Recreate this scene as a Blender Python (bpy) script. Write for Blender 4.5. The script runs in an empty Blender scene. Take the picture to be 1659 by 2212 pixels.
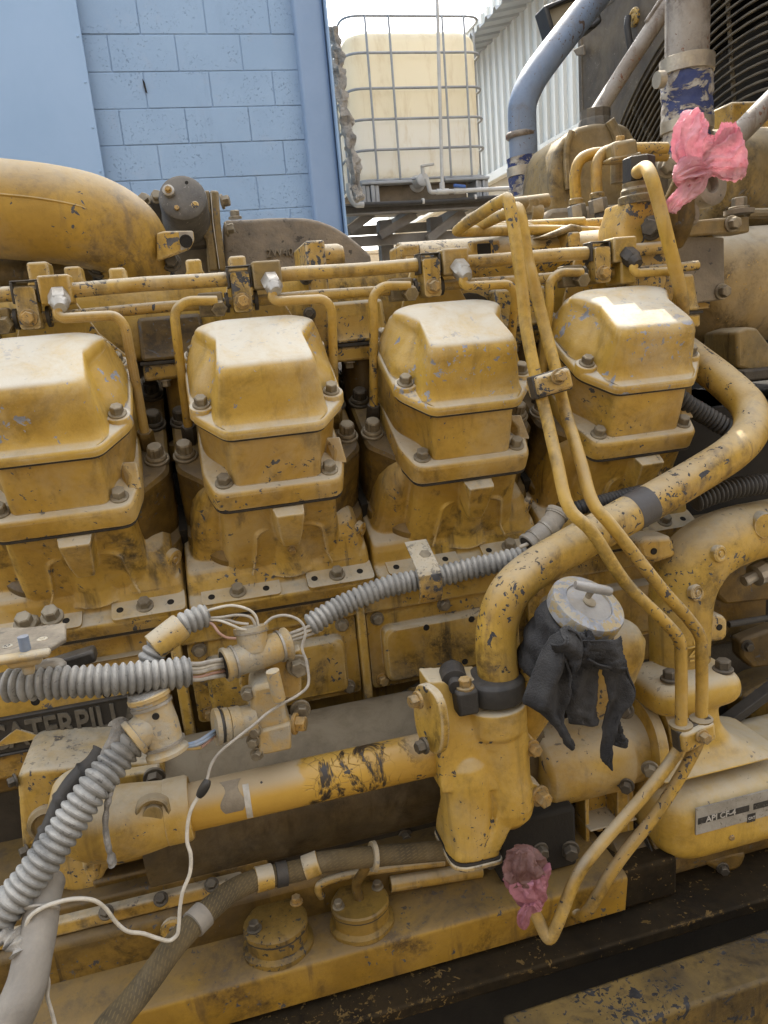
import bpy, bmesh, math, random
from math import sin, cos, pi, radians, sqrt
from mathutils import Vector, Matrix, noise

# ------------------------------------------------------------------ camera, world, sun, exposure
SC = bpy.context.scene
COL = SC.collection
RX = Vector((0.96589918, 0.14052385, -0.21746684))
RY = Vector((-0.244163, 0.21486344, -0.94563108))
RZ = Vector((-0.08615804, 0.96648164, 0.24184714))
CAMROT = Matrix((RX, RY, RZ))
FPX = 1600.0
cam_d = bpy.data.cameras.new('camera')
cam = bpy.data.objects.new('camera', cam_d)
COL.objects.link(cam)
cam.matrix_world = CAMROT.to_4x4()          # the eye is the origin; the yard lies 1.75 m below
cam_d.sensor_fit = 'VERTICAL'
cam_d.sensor_height = 36.0
cam_d.lens = 36.0 * FPX / 2212.0
cam_d.clip_start = 0.02
cam_d.clip_end = 3000
SC.camera = cam
GROUND = -1.75

SUN_AZ, SUN_EL = radians(7.0), radians(50.0)
wd = bpy.data.worlds.new('World'); SC.world = wd; wd.use_nodes = True
wn = wd.node_tree; bg = wn.nodes['Background']
sky = wn.nodes.new('ShaderNodeTexSky'); sky.sky_type = 'NISHITA'; sky.sun_disc = False
sky.sun_elevation = SUN_EL; sky.sun_rotation = SUN_AZ
sky.air_density = 1.2; sky.dust_density = 4.0; sky.ozone_density = 1.0
hs = wn.nodes.new('ShaderNodeHueSaturation'); hs.inputs['Saturation'].default_value = 0.30
wn.links.new(sky.outputs[0], hs.inputs['Color']); wn.links.new(hs.outputs[0], bg.inputs[0])
bg.inputs[1].default_value = 0.12
sl = bpy.data.lights.new('sun', 'SUN'); sl.energy = 2.0; sl.angle = radians(0.5); sl.color = (1.0, 0.93, 0.82)
so = bpy.data.objects.new('sun', sl); COL.objects.link(so)
sdir = Vector((sin(SUN_AZ) * cos(SUN_EL), cos(SUN_AZ) * cos(SUN_EL), sin(SUN_EL)))
so.rotation_euler = sdir.to_track_quat('Z', 'Y').to_euler(); so.location = sdir * 30
SC.view_settings.view_transform = 'Standard'
SC.view_settings.look = 'None'
SC.view_settings.exposure = 2.3
SC.view_settings.gamma = 1.0
SC.cycles.diffuse_bounces = 2
SC.cycles.max_bounces = 8

random.seed(7)

# ------------------------------------------------------------------ measuring: a sight line cut by a plane of known depth
VW = {0: (0, 0, 1), 1: (0, 329.2, .3638), 2: (548.6, 329.2, .3307), 3: (1042.4, 0, .3717), 4: (1042.4, 548.6, .3717),
      5: (0, 685.8, .3307), 6: (384, 685.8, .3307), 7: (713.2, 685.8, .3307), 8: (0, 1234.4, .4134), 9: (548.6, 1207, .3968),
      10: (987.5, 1097.2, .4047), 11: (0, 1645.8, .4299), 12: (658.3, 1645.8, .3968), 13: (1097.2, 1536, .3386),
      14: (0, 0, .4299), 15: (658.3, 0, .3638), 16: (987.5, 384, .4047)}
def ray(k, x, y):
    ox, oy, s = VW[k]
    return CAMROT @ Vector((ox + x * s - 830, -(oy + y * s - 1106), -FPX))
def P(k, x, y, Y):
    r = ray(k, x, y); return r * (Y / r.y)
def PZ(k, x, y, Z):
    r = ray(k, x, y); return r * (Z / r.z)
def PX(k, x, y, X):
    r = ray(k, x, y); return r * (X / r.x)
TILT = radians(30)
BU = Vector((0, -sin(TILT), cos(TILT))); BV = Vector((0, -cos(TILT), -sin(TILT)))
BX = Vector((1, 0, 0))
BORE = 0.292
def bank_origin(i): return Vector((0.0905 + BORE * i, 1.117, -0.0555))
def bank_matrix(i):
    return Matrix.Translation(bank_origin(i)) @ Matrix.Rotation(TILT, 4, 'X')
def Bk(i, s, v, u):                      # a point of the tilted cylinder bank
    return bank_origin(i) + BX * s + BV * v + BU * u

# ------------------------------------------------------------------ mesh helpers
def frame_of(d):
    d = d.normalized()
    a = Vector((0, 0, 1)) if abs(d.z) < 0.9 else Vector((1, 0, 0))
    x = d.cross(a).normalized(); y = d.cross(x).normalized()
    return x, y, d
class MB:
    def __init__(s): s.v = []; s.f = []
    def add(s, vs, fs):
        b = len(s.v); s.v += [tuple(q) for q in vs]; s.f += [tuple(i + b for i in q) for q in fs]; return s
    def box(s, lo, hi):
        x0, y0, z0 = lo; x1, y1, z1 = hi
        return s.add([(x0,y0,z0),(x1,y0,z0),(x1,y1,z0),(x0,y1,z0),(x0,y0,z1),(x1,y0,z1),(x1,y1,z1),(x0,y1,z1)],
                     [(0,3,2,1),(4,5,6,7),(0,1,5,4),(1,2,6,5),(2,3,7,6),(3,0,4,7)])
    def obox(s, c, ax, ay, az):          # centre and three half-axis vectors
        c = Vector(c); vs = []
        for k in (-1, 1):
            for a, b in ((-1,-1),(1,-1),(1,1),(-1,1)):
                vs.append(c + ax * a + ay * b + az * k)
        fs = [(0,3,2,1),(4,5,6,7),(0,1,5,4),(1,2,6,5),(2,3,7,6),(3,0,4,7)]
        if ax.cross(ay).dot(az) < 0: fs = [q[::-1] for q in fs]
        return s.add(vs, fs)
    def loft(s, rings, cap0=True, cap1=True):
        n = len(rings[0]); b = len(s.v)
        for r in rings: s.v += [tuple(q) for q in r]
        for k in range(len(rings) - 1):
            for i in range(n):
                j = (i + 1) % n
                s.f.append((b + k*n + i, b + k*n + j, b + (k+1)*n + j, b + (k+1)*n + i))
        if cap0: s.f.append(tuple(b + i for i in reversed(range(n))))
        if cap1: s.f.append(tuple(b + (len(rings)-1)*n + i for i in range(n)))
        return s
    def tube(s, path, r, n=12, caps=True, squash=None):
        path = [Vector(p) for p in path]; m = len(path); rings = []
        t0 = (path[1] - path[0]).normalized(); x, y, _ = frame_of(t0)
        for k in range(m):
            if k == 0: t = path[1] - path[0]
            elif k == m - 1: t = path[-1] - path[-2]
            else: t = (path[k+1] - path[k]).normalized() + (path[k] - path[k-1]).normalized()
            t = t.normalized()
            x = (x - t * x.dot(t)).normalized(); y = t.cross(x)
            rr = r(k / (m - 1), k) if callable(r) else r
            rings.append([path[k] + (x * cos(2*pi*i/n) + y * sin(2*pi*i/n) * (squash or 1)) * rr for i in range(n)])
        return s.loft(rings, caps, caps)
    def cyl(s, p0, p1, r0, r1=None, n=20, caps=True):
        return s.lathe(p0, Vector(p1) - Vector(p0), [(r0, 0), (r0 if r1 is None else r1, (Vector(p1)-Vector(p0)).length)], n, caps)
    def lathe(s, o, d, prof, n=24, caps=True):
        o = Vector(o); x, y, t = frame_of(Vector(d))
        rings = [[o + t * h + (x * cos(2*pi*i/n) - y * sin(2*pi*i/n)) * r for i in range(n)] for r, h in prof]
        # frame_of gives x, y with x×y = t ; keep outward winding
        b = len(s.v); s.loft(rings, caps, caps)
        v1 = Vector(s.v[b]); 
        if x.cross(-y).dot(t) < 0:
            nf = len(rings) * n - n + (2 if caps else 0)
            s.f[-nf:] = [q[::-1] for q in s.f[-nf:]]
        return s
    def plate(s, pts, d):                # polygon (list of points) extruded by vector d
        d = Vector(d); a = [Vector(p) for p in pts]
        nn = Vector((0,0,0))
        for i in range(len(a)): nn += a[i].cross(a[(i+1) % len(a)])
        if nn.dot(d) < 0: a = a[::-1]
        return s.loft([a, [p + d for p in a]])
SHARED = {}
def mesh_from(name, mb, mat, smooth=35, fix=True):
    me = bpy.data.meshes.new(name)
    me.from_pydata(mb.v, [], mb.f)
    if fix:
        bm = bmesh.new(); bm.from_mesh(me)
        bmesh.ops.recalc_face_normals(bm, faces=bm.faces[:]); bm.to_mesh(me); bm.free()
    if smooth:
        me.polygons.foreach_set('use_smooth', [True] * len(me.polygons))
        me.set_sharp_from_angle(angle=radians(smooth))
    if mat is not None: me.materials.append(mat)
    me.update()
    return me
ROOT = {}
def link(name, me, parent=None, mw=None, bevel=0, seg=2, sub=0):
    o = bpy.data.objects.new(name, me); COL.objects.link(o)
    if parent is not None:
        o.parent = parent
        pm = ROOT.get(parent.name, Matrix())
        o.matrix_parent_inverse = pm.inverted()
    m = mw if mw is not None else Matrix()
    o.matrix_basis = m
    ROOT[o.name] = m
    if bevel:
        b = o.modifiers.new('bevel', 'BEVEL'); b.width = bevel; b.segments = seg; b.limit_method = 'ANGLE'; b.angle_limit = radians(32)
        b.harden_normals = False
    if sub:
        q = o.modifiers.new('sub', 'SUBSURF'); q.levels = sub; q.render_levels = sub
    return o
def ob(name, mb, mat, parent=None, smooth=35, bevel=0, seg=2, sub=0, mw=None, label=None):
    o = link(name, mesh_from(name, mb, mat, smooth), parent, mw, bevel, seg, sub)
    if label: o['label'] = label
    return o
def cast_mesh(name, mb, mat, voxel=.003, it=5):      # several overlapping solids melted into one casting with soft fillets
    me = mesh_from(name + '_raw', mb, None, 0)
    t = bpy.data.objects.new('tmp', me); COL.objects.link(t)
    r = t.modifiers.new('r', 'REMESH'); r.mode = 'VOXEL'; r.voxel_size = voxel
    s = t.modifiers.new('s', 'SMOOTH'); s.factor = .5; s.iterations = it
    out = bpy.data.meshes.new_from_object(t.evaluated_get(bpy.context.evaluated_depsgraph_get()))
    bpy.data.objects.remove(t); bpy.data.meshes.remove(me)
    out.name = name; out.materials.clear(); out.materials.append(mat)
    out.polygons.foreach_set('use_smooth', [True] * len(out.polygons)); out.update()
    return out
def tag(o, label, cat, group=None):
    o['label'] = label; o['category'] = cat
    if group: o['group'] = group
    return o
def struct(o): o['kind'] = 'structure'; return o
def thing(name, label, cat, loc=(0, 0, 0), group=None):
    o = bpy.data.objects.new(name, None); COL.objects.link(o); o.empty_display_size = .05
    o.location = loc; ROOT[o.name] = Matrix.Translation(loc)
    return tag(o, label, cat, group)
def fillet(pts, rad, seg=6):             # round the corners of a polyline
    pts = [Vector(p) for p in pts]; out = [pts[0]]
    for i in range(1, len(pts) - 1):
        a, b, c = pts[i-1], pts[i], pts[i+1]
        r = rad[i-1] if isinstance(rad, (list, tuple)) else rad
        u = (a - b); w = (c - b); ul = min(r, u.length * .49); wl = min(r, w.length * .49); l = min(ul, wl)
        p0 = b + u.normalized() * l; p2 = b + w.normalized() * l
        for k in range(seg + 1):
            t = k / seg; out.append(p0 * (1-t)**2 + b * 2*t*(1-t) + p2 * t*t)
    out.append(pts[-1]); return out
def spline(pts, per=8):
    pts = [Vector(p) for p in pts]; q = [pts[0]*2 - pts[1]] + pts + [pts[-1]*2 - pts[-2]]; out = []
    for i in range(1, len(q) - 2):
        for k in range(per):
            t = k / per
            out.append(0.5 * ((2*q[i]) + (q[i+1]-q[i-1])*t + (2*q[i-1]-5*q[i]+4*q[i+1]-q[i+2])*t*t + (3*q[i]-q[i-1]-3*q[i+1]+q[i+2])*t**3))
    out.append(pts[-1]); return out
def resample(path, step):
    path = [Vector(p) for p in path]; L = [0]
    for a, b in zip(path, path[1:]): L.append(L[-1] + (b - a).length)
    n = max(2, int(L[-1] / step)); out = []; j = 0
    for k in range(n + 1):
        d = L[-1] * k / n
        while j < len(L) - 2 and L[j+1] < d: j += 1
        t = (d - L[j]) / max(1e-9, L[j+1] - L[j]); out.append(path[j].lerp(path[j+1], min(1, t)))
    return out
def rpoly(pts, rad, seg=4):              # closed polygon with rounded corners -> list of 2D points
    n = len(pts); out = []
    for i in range(n):
        a = Vector(pts[i-1]); b = Vector(pts[i]); c = Vector(pts[(i+1) % n])
        r = rad[i] if isinstance(rad, (list, tuple)) else rad
        u = a - b; w = c - b; l = min(r, u.length*.48, w.length*.48)
        p0 = b + u.normalized()*l; p2 = b + w.normalized()*l
        for k in range(seg + 1):
            t = k / seg; out.append(p0*(1-t)**2 + b*2*t*(1-t) + p2*t*t)
    return out
def mirror(half):                        # half outline from front centre round to the back, s > 0
    return half + [(-s, v) for s, v in reversed(half)]
def ring(poly, u):                       # bank plan (s, v) -> local bank coordinates (x = s, y = -v, z = u)
    return [Vector((p[0], -p[1], u)) for p in poly]

# ------------------------------------------------------------------ materials
class NT:
    def __init__(s, name):
        s.m = bpy.data.materials.new(name); s.m.use_nodes = True; s.t = s.m.node_tree; s.n = s.t.nodes
        s.b = s.n['Principled BSDF']; s.out = s.n['Material Output']
        s.geo = s.n.new('ShaderNodeNewGeometry')
    def put(s, sock, val):
        if hasattr(val, 'is_linked') or hasattr(val, 'links'): s.t.links.new(val, sock)
        elif isinstance(val, (tuple, list)) and len(val) == 3 and sock.type == 'RGBA': sock.default_value = (*val, 1)
        else: sock.default_value = val
    def noise(s, scale, detail=4, rough=.55, dist=0, stretch=None, off=(0, 0, 0)):
        q = s.n.new('ShaderNodeTexNoise'); q.inputs['Scale'].default_value = scale; q.inputs['Detail'].default_value = detail
        q.inputs['Roughness'].default_value = rough; q.inputs['Distortion'].default_value = dist
        mp = s.n.new('ShaderNodeMapping'); mp.inputs['Location'].default_value = off
        if stretch: mp.inputs['Scale'].default_value = stretch
        s.t.links.new(s.geo.outputs['Position'], mp.inputs[0]); s.t.links.new(mp.outputs[0], q.inputs['Vector'])
        return q.outputs['Fac']
    def voro(s, scale, feature='F1', rnd=1.0):
        q = s.n.new('ShaderNodeTexVoronoi'); q.feature = feature; q.inputs['Scale'].default_value = scale
        s.t.links.new(s.geo.outputs['Position'], q.inputs['Vector']); return q.outputs['Distance']
    def rng(s, x, a, b, c=0., d=1., smooth=True):
        q = s.n.new('ShaderNodeMapRange'); q.clamp = True
        if smooth: q.interpolation_type = 'SMOOTHSTEP'
        s.put(q.inputs[0], x)
        for i, v in zip((1, 2, 3, 4), (a, b, c, d)): q.inputs[i].default_value = v
        return q.outputs[0]
    def math(s, op, a, b=0.):
        q = s.n.new('ShaderNodeMath'); q.operation = op; q.use_clamp = False
        s.put(q.inputs[0], a); s.put(q.inputs[1], b); return q.outputs[0]
    def mix(s, f, a, b):
        q = s.n.new('ShaderNodeMix'); q.data_type = 'RGBA'
        s.put(q.inputs[0], f); s.put(q.inputs[6], a); s.put(q.inputs[7], b); return q.outputs[2]
    def nz(s, k='Normal'):
        q = s.n.new('ShaderNodeSeparateXYZ'); s.t.links.new(s.geo.outputs[k], q.inputs[0]); return q.outputs[2]
    def bump(s, h, strength=.3, dist=.002):
        q = s.n.new('ShaderNodeBump'); q.inputs['Strength'].default_value = strength; q.inputs['Distance'].default_value = dist
        s.put(q.inputs['Height'], h); s.t.links.new(q.outputs[0], s.b.inputs['Normal'])
    def edge(s, radius=.004):            # 1 near convex and concave edges
        q = s.n.new('ShaderNodeBevel'); q.samples = 2; q.inputs['Radius'].default_value = radius
        d = s.n.new('ShaderNodeVectorMath'); d.operation = 'DOT_PRODUCT'
        s.t.links.new(q.outputs[0], d.inputs[0]); s.t.links.new(s.geo.outputs['True Normal'], d.inputs[1])
        return s.rng(d.outputs['Value'], .998, .88, 0, 1)
    def fin(s, col, rough=.5, metal=0., spec=.5):
        s.put(s.b.inputs['Base Color'], col); s.put(s.b.inputs['Roughness'], rough); s.put(s.b.inputs['Metallic'], metal)
        s.put(s.b.inputs['Specular IOR Level'], spec); return s.m

def paint(name, base=(.53, .337, .060), dark=(.385, .228, .036), dust=.8, chips=.62, grime=.4, chipcol=(.06, .06, .065), edge=.6,
          dustcol=(.53, .485, .385), rough=.42, stain=(.050, .032, .012), seed=0, up=(.25, .85), spec=.45):
    N = NT(name); o = (seed * 3.1, seed * 1.7, seed)
    c = N.mix(N.rng(N.noise(6, 6, .65, .4, off=o), .36, .66), base, dark)
    # brown mottling, fine grained and patchy
    mo = N.math('MULTIPLY', N.rng(N.noise(120, 5, .72, off=o), .44, .66), N.rng(N.noise(11, 5, .65, .4, off=(o[0], 4, 2)), .40, .66, .12, .8))
    c = N.mix(N.math('MULTIPLY', mo, .28 + .45 * grime), c, tuple(x * .42 for x in base))
    # long run-down stains and blotchy oil grime
    st = N.rng(N.noise(30, 5, .62, .3, stretch=(1.3, 1.3, .14), off=o), .54, .70, 0, .85 * grime)
    c = N.mix(st, c, stain)
    bl = N.math('MULTIPLY', N.rng(N.noise(8, 6, .7, .6, off=(o[0]+5, 2, 1)), .48, .66), N.rng(N.noise(80, 5, .75, off=o), .30, .58))
    c = N.mix(N.math('MULTIPLY', bl, min(1, grime * 1.25)), c, tuple(x * .6 for x in stain))
    # dust lying on what faces up, and a thin film everywhere
    up_ = N.rng(N.nz(), up[0], up[1])
    dn = N.rng(N.noise(16, 7, .7, .4, off=o), .25, .62, .45, 1)
    dz = N.math('MULTIPLY', N.math('MULTIPLY', up_, dn), dust)
    film = N.rng(N.noise(7, 7, .72, .5, off=(o[0], 9, 3)), .43, .78, .0, .42 * dust)
    c = N.mix(N.math('MAXIMUM', dz, film), c, dustcol)
    # chips down to the primer: clustered small flakes, fewer large ones, thick along edges
    big = N.rng(N.noise(8, 3, .55, .3, off=(3, o[1], 7)), .44, .64)
    sm_ = N.math('ADD', N.noise(135, 3, .55, .5, off=o), N.math('MULTIPLY', big, .13))
    lg_ = N.math('ADD', N.noise(46, 5, .6, .6, off=(o[0]+2, 1, o[2])), N.math('MULTIPLY', big, .05))
    if edge:
        e_ = N.edge(); ez = N.rng(N.noise(26, 4, .6, off=(2, 5, o[2])), .40, .62)
        ee = N.math('MULTIPLY', N.math('MULTIPLY', e_, ez), .20 * edge)
        c = N.mix(N.math('MULTIPLY', N.math('MULTIPLY', e_, N.rng(N.noise(18, 4, .6, off=(7, 1, o[2])), .35, .6)), .55 * min(1, dust + .2)), c, tuple(min(.8, x * 1.12) for x in dustcol))
        sm_ = N.math('ADD', sm_, ee); lg_ = N.math('ADD', lg_, N.math('MULTIPLY', ee, .6))
    cm = N.math('MAXIMUM', N.rng(sm_, .800 - .085 * chips, .815 - .085 * chips), N.rng(lg_, .735 - .075 * chips, .745 - .075 * chips))
    cm = N.math('MULTIPLY', cm, N.rng(dz, .3, .9, 1, .35))
    c = N.mix(cm, c, N.mix(N.rng(N.noise(70, 4), .35, .65), chipcol, tuple(min(1, x * 1.5 + .01) for x in chipcol)))
    h = N.math('SUBTRACT', N.math('ADD', N.math('MULTIPLY', N.noise(300, 4, .6), .5), N.math('MULTIPLY', N.noise(36, 5, .65), .7)), N.math('MULTIPLY', cm, .7))
    N.bump(h, .45, .002)
    r = N.mix(N.math('MAXIMUM', dz, film), N.rng(N.noise(30, 4), .3, .7, rough - .08, rough + .16), (.9, .9, .9))
    return N.fin(c, r, 0., spec)
def plain(name, a, b, scale=12, rough=.6, metal=0., bump=.3, dust=0., dustcol=(.48, .41, .30), spot=0., spotcol=(.03, .03, .03), stretch=None, bdist=.002, fine=220, spec=.5):
    N = NT(name)
    c = N.mix(N.rng(N.noise(scale, 6, .65, .3, stretch=stretch), .32, .68), a, b)
    if spot: c = N.mix(N.rng(N.noise(scale * 5, 4, .6, .5), .66 - .12*spot, .70 - .12*spot), c, spotcol)
    r = rough
    if dust:
        d = N.math('MULTIPLY', N.rng(N.nz(), .1, .8, .25, 1), N.rng(N.noise(18, 6, .7, .3), .3, .65, .2, 1))
        d = N.math('MULTIPLY', d, dust); c = N.mix(d, c, dustcol); r = N.rng(d, 0, .7, rough, .95)
    N.bump(N.math('ADD', N.noise(fine, 4, .6), N.noise(scale * 3, 4, .6)), bump, bdist)
    return N.fin(c, r, metal, spec)

M = {}
M['yellow'] = paint('yellow_paint_dusty')
M['yellow_body'] = paint('yellow_paint_block', dust=.8, chips=.6, grime=.75, seed=2, stain=(.035, .022, .009))
M['yellow_stained'] = paint('yellow_paint_stained', base=(.27, .165, .03), dark=(.11, .068, .014), dust=.1, chips=.9, grime=1.0, chipcol=(.03, .026, .02), edge=.9, dustcol=(.2, .15, .08), seed=3)
M['yellow_oily_shade'] = paint('yellow_paint_oily_shade', base=(.24, .145, .026), dark=(.075, .046, .012), dust=.5, chips=.45, grime=1.0, seed=4, dustcol=(.20, .155, .095))  # oil grime, darkened further so recesses and undersides look shaded
M['yellow_chip'] = paint('yellow_paint_chipped', dust=.9, chips=1.3, grime=.6, edge=.9, chipcol=(.04, .042, .048), seed=5)
M['yellow_pipe'] = paint('yellow_paint_pipe', base=(.53, .335, .058), dust=.7, chips=.75, grime=.45, chipcol=(.055, .05, .05), edge=0, seed=6)
M['yellow_cover'] = paint('yellow_paint_cover', base=(.54, .348, .064), dark=(.425, .258, .042), dust=1.0, chips=.8, grime=.3, chipcol=(.22, .23, .26), edge=.7, dustcol=(.56, .52, .425), seed=8, up=(.35, .80))
M['yellow_grey'] = paint('yellow_paint_sooty', base=(.28, .19, .06), dark=(.145, .11, .055), dust=.8, chips=.5, grime=.9, dustcol=(.40, .34, .24), chipcol=(.10, .09, .08), seed=9)
M['cast'] = plain('dusty_bare_casting', (.23, .19, .135), (.12, .10, .075), 11, .8, 0, .5, .6, spot=.3)
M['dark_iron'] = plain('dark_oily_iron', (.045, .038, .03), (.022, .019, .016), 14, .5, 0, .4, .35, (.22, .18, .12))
M['black'] = plain('black_rubber', (.022, .022, .023), (.035, .034, .032), 20, .6, 0, .3, .3, (.2, .17, .13))
M['black_clean'] = plain('black_plastic', (.016, .016, .017), (.026, .026, .026), 20, .42, 0, .2, .12)
M['void'] = plain('void_shade_black', (.012, .010, .008), (.02, .017, .012), 9, .9, 0, .3)  # black for holes, gaps and dark insides; shade put into the colour
M['bolt'] = plain('dull_zinc_bolt', (.30, .26, .19), (.15, .125, .09), 40, .45, .55, .3, .6, (.45, .39, .28))
M['bolt_dark'] = plain('black_oxide_bolt', (.05, .047, .043), (.10, .085, .065), 40, .45, .5, .3, .5, (.36, .31, .23))
M['bolt_yellow'] = plain('yellow_painted_bolt', (.45, .26, .05), (.20, .14, .06), 60, .55, .1, .4, .5, (.45, .38, .26), spot=.5)
M['zinc'] = plain('zinc_fitting', (.42, .40, .36), (.24, .22, .19), 30, .42, .6, .3, .45, (.42, .37, .28))
M['conduit'] = plain('grey_conduit', (.235, .235, .225), (.13, .13, .125), 26, .55, .0, .4, 1.0, (.52, .505, .46), spot=.4, spotcol=(.05, .05, .05))
M['fitting'] = plain('cast_conduit_fitting', (.34, .31, .245), (.46, .30, .085), 26, .55, .1, .5, .6, (.47, .43, .34), spot=.45, spotcol=(.20, .19, .17))
M['wire'] = plain('grey_wire', (.48, .45, .39), (.30, .28, .25), 60, .6, 0, .2, .4)
M['wire_pale'] = plain('white_wire', (.66, .62, .53), (.48, .45, .38), 60, .5, 0, .2, .3)
M['wire_pink'] = plain('dull_pink_wire', (.42, .24, .17), (.35, .22, .17), 60, .6)
M['wire_blue'] = plain('pale_blue_wire', (.22, .30, .42), (.30, .34, .40), 60, .6)
M['tape'] = plain('grey_wrapped_tape', (.36, .35, .33), (.14, .14, .14), 40, .5, 0, .8, .5, bdist=.004)
M['hose'] = None
M['blue_wall'] = None
def block_mat():
    N = NT('blue_block_paint')
    c = N.mix(N.rng(N.noise(2.2, 5, .6), .35, .7), (.275, .40, .57), (.305, .435, .605))
    pit = N.rng(N.noise(85, 3, .62, .3), .60, .68)
    zone = N.rng(N.noise(4.5, 3, .5), .42, .60)
    pm = N.math('MULTIPLY', pit, zone)
    c = N.mix(N.math('MULTIPLY', pm, .55), c, (.14, .21, .33))
    c = N.mix(N.rng(N.noise(6, 6, .72, .4), .52, .74, 0, .35), c, (.36, .43, .55))
    c = N.mix(N.rng(N.noise(3, 5, .7, .3, stretch=(2, 2, .4), off=(4, 2, 1)), .58, .75, 0, .25), c, (.19, .28, .42))
    N.bump(N.math('SUBTRACT', N.math('MULTIPLY', N.noise(60, 4, .6), .4), pm), .6, .006)
    return N.fin(c, .62)
M['block'] = block_mat()
M['blue_panel'] = plain('blue_sheet_paint', (.32, .46, .655), (.29, .43, .62), 1.6, .45, 0, .12, 0, fine=14)
M['blue_post'] = plain('blue_post_paint', (.235, .335, .50), (.21, .31, .47), 3, .5, 0, .15, .15, (.4, .4, .4))
M['blue_pipe'] = paint('blue_grey_pipe_paint', base=(.165, .225, .33), dark=(.155, .20, .28), dust=.45, chips=.45, grime=.35, chipcol=(.06, .04, .03), edge=0, dustcol=(.36, .32, .26), stain=(.19, .155, .11), seed=11)
M['rust_pipe'] = paint('rusty_grey_pipe_paint', base=(.30, .28, .25), dark=(.20, .165, .13), dust=.5, chips=.8, grime=.9, chipcol=(.13, .055, .025), edge=0, dustcol=(.36, .32, .26), stain=(.13, .09, .06), seed=12)
def cracked_hose():
    N = NT('blue_hose_cracked')
    c = N.mix(N.rng(N.noise(60, 4), .35, .65), (.028, .042, .135), (.045, .060, .15))
    w = N.math('ADD', N.noise(17, 6, .68, .8, stretch=(1, 1, 1.7)), N.math('MULTIPLY', N.noise(90, 4, .7, stretch=(1, 1, 3)), .14))
    pm_ = N.rng(w, .535, .575)
    c = N.mix(pm_, c, N.mix(N.rng(N.noise(40, 5, .7), .38, .62), (.42, .40, .36), (.22, .19, .16)))
    N.bump(N.math('ADD', N.math('MULTIPLY', pm_, .6), N.noise(70, 5, .7)), .8, .004)
    return N.fin(c, .75)
M['blue_hose'] = cracked_hose()
M['steel_strap'] = plain('hose_clamp_steel', (.42, .37, .28), (.27, .24, .2), 30, .4, .5, .3, .5)
M['galv'] = plain('galvanised_tube', (.40, .42, .44), (.31, .33, .35), 10, .5, .3, .15, .1)
M['pvc'] = plain('white_pvc', (.62, .62, .60), (.50, .49, .46), 9, .45, 0, .1, .2)
M['blue_valve'] = plain('blue_valve_plastic', (.06, .15, .42), (.05, .12, .36), 9, .5)
M['sheet'] = plain('white_cladding', (.78, .75, .67), (.64, .61, .53), 1.3, .55, 0, .1, 0, stretch=(1, 1, .15), fine=6)
M['plaster'] = plain('sandy_plaster', (.56, .47, .34), (.48, .39, .27), 2.2, .9, 0, .3, 0, fine=30)
M['roof'] = plain('grey_roof_sheet', (.42, .43, .43), (.33, .34, .34), 2, .5, .2, .1)
M['stand'] = plain('dusty_steel_beam', (.20, .19, .175), (.13, .115, .10), 4, .65, 0, .2, .6, (.42, .36, .27))
M['sand'] = plain('sandy_ground', (.46, .39, .28), (.38, .32, .23), 1.4, .95, 0, .4, 0, fine=25, bdist=.01)
M['pad'] = plain('bounce_cut_dark', (.15, .13, .10), (.10, .085, .065), 1.4, .95, 0, .4, 0, fine=25, bdist=.01)
M['wool'] = plain('grey_insulation', (.62, .57, .50), (.42, .38, .33), 30, .95, 0, 1.0, 0, bdist=.02, fine=60)
M['black_panel'] = paint('black_panel_dusty', base=(.15, .115, .070), dark=(.07, .056, .038), dust=.5, chips=.5, grime=.5, chipcol=(.16, .13, .09), edge=.5, dustcol=(.22, .185, .13), stain=(.14, .11, .07), seed=14)
M['rod'] = plain('dusty_guard_rod', (.05, .043, .033), (.13, .105, .066), 20, .6, .1, .3, .5, (.34, .29, .2))
M['wood'] = plain('pallet_wood', (.26, .21, .15), (.17, .14, .1), 9, .9, 0, .3)
def ibc_mat():
    N = NT('ibc_plastic'); z = N.nz('Position')
    zz = N.math('ADD', z, N.math('MULTIPLY', N.noise(5, 3), .02))
    lv = P(15, 640, 695, 5.62).z; up = N.rng(zz, lv - .008, lv + .012)
    c = N.mix(up, (.86, .85, .81), (.84, .78, .63))
    c = N.mix(N.rng(N.noise(6, 5, .7, .4, stretch=(1.6, 1.6, .35)), .48, .75, 0, .6), c, (.60, .50, .34))
    N.fin(c, .5)
    tr = N.n.new('ShaderNodeBsdfTranslucent'); mx = N.n.new('ShaderNodeMixShader'); mx.inputs[0].default_value = .42
    N.put(tr.inputs[0], c); N.t.links.new(N.b.outputs[0], mx.inputs[1]); N.t.links.new(tr.outputs[0], mx.inputs[2])
    N.t.links.new(mx.outputs[0], N.out.inputs[0]); return N.m
M['ibc'] = ibc_mat()
def bag_mat(name, a, b, tw):
    N = NT(name); c = N.mix(N.rng(N.noise(22, 4, .6, .5), .35, .68), a, b); N.fin(c, .38)
    N.bump(N.noise(45, 6, .62, 1.6), .8, .008)
    tr = N.n.new('ShaderNodeBsdfTranslucent'); mx = N.n.new('ShaderNodeMixShader'); mx.inputs[0].default_value = tw
    N.put(tr.inputs[0], c); N.t.links.new(N.b.outputs[0], mx.inputs[1]); N.t.links.new(tr.outputs[0], mx.inputs[2])
    tp = N.n.new('ShaderNodeBsdfTransparent'); N.put(tp.inputs[0], tuple(min(1, x * 1.15 + .1) for x in b)); m2 = N.n.new('ShaderNodeMixShader')
    N.put(m2.inputs[0], N.rng(N.noise(30, 4, .6, .8), .35, .7, .08, .30)); N.t.links.new(mx.outputs[0], m2.inputs[1]); N.t.links.new(tp.outputs[0], m2.inputs[2])
    N.t.links.new(m2.outputs[0], N.out.inputs[0]); return N.m
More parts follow.
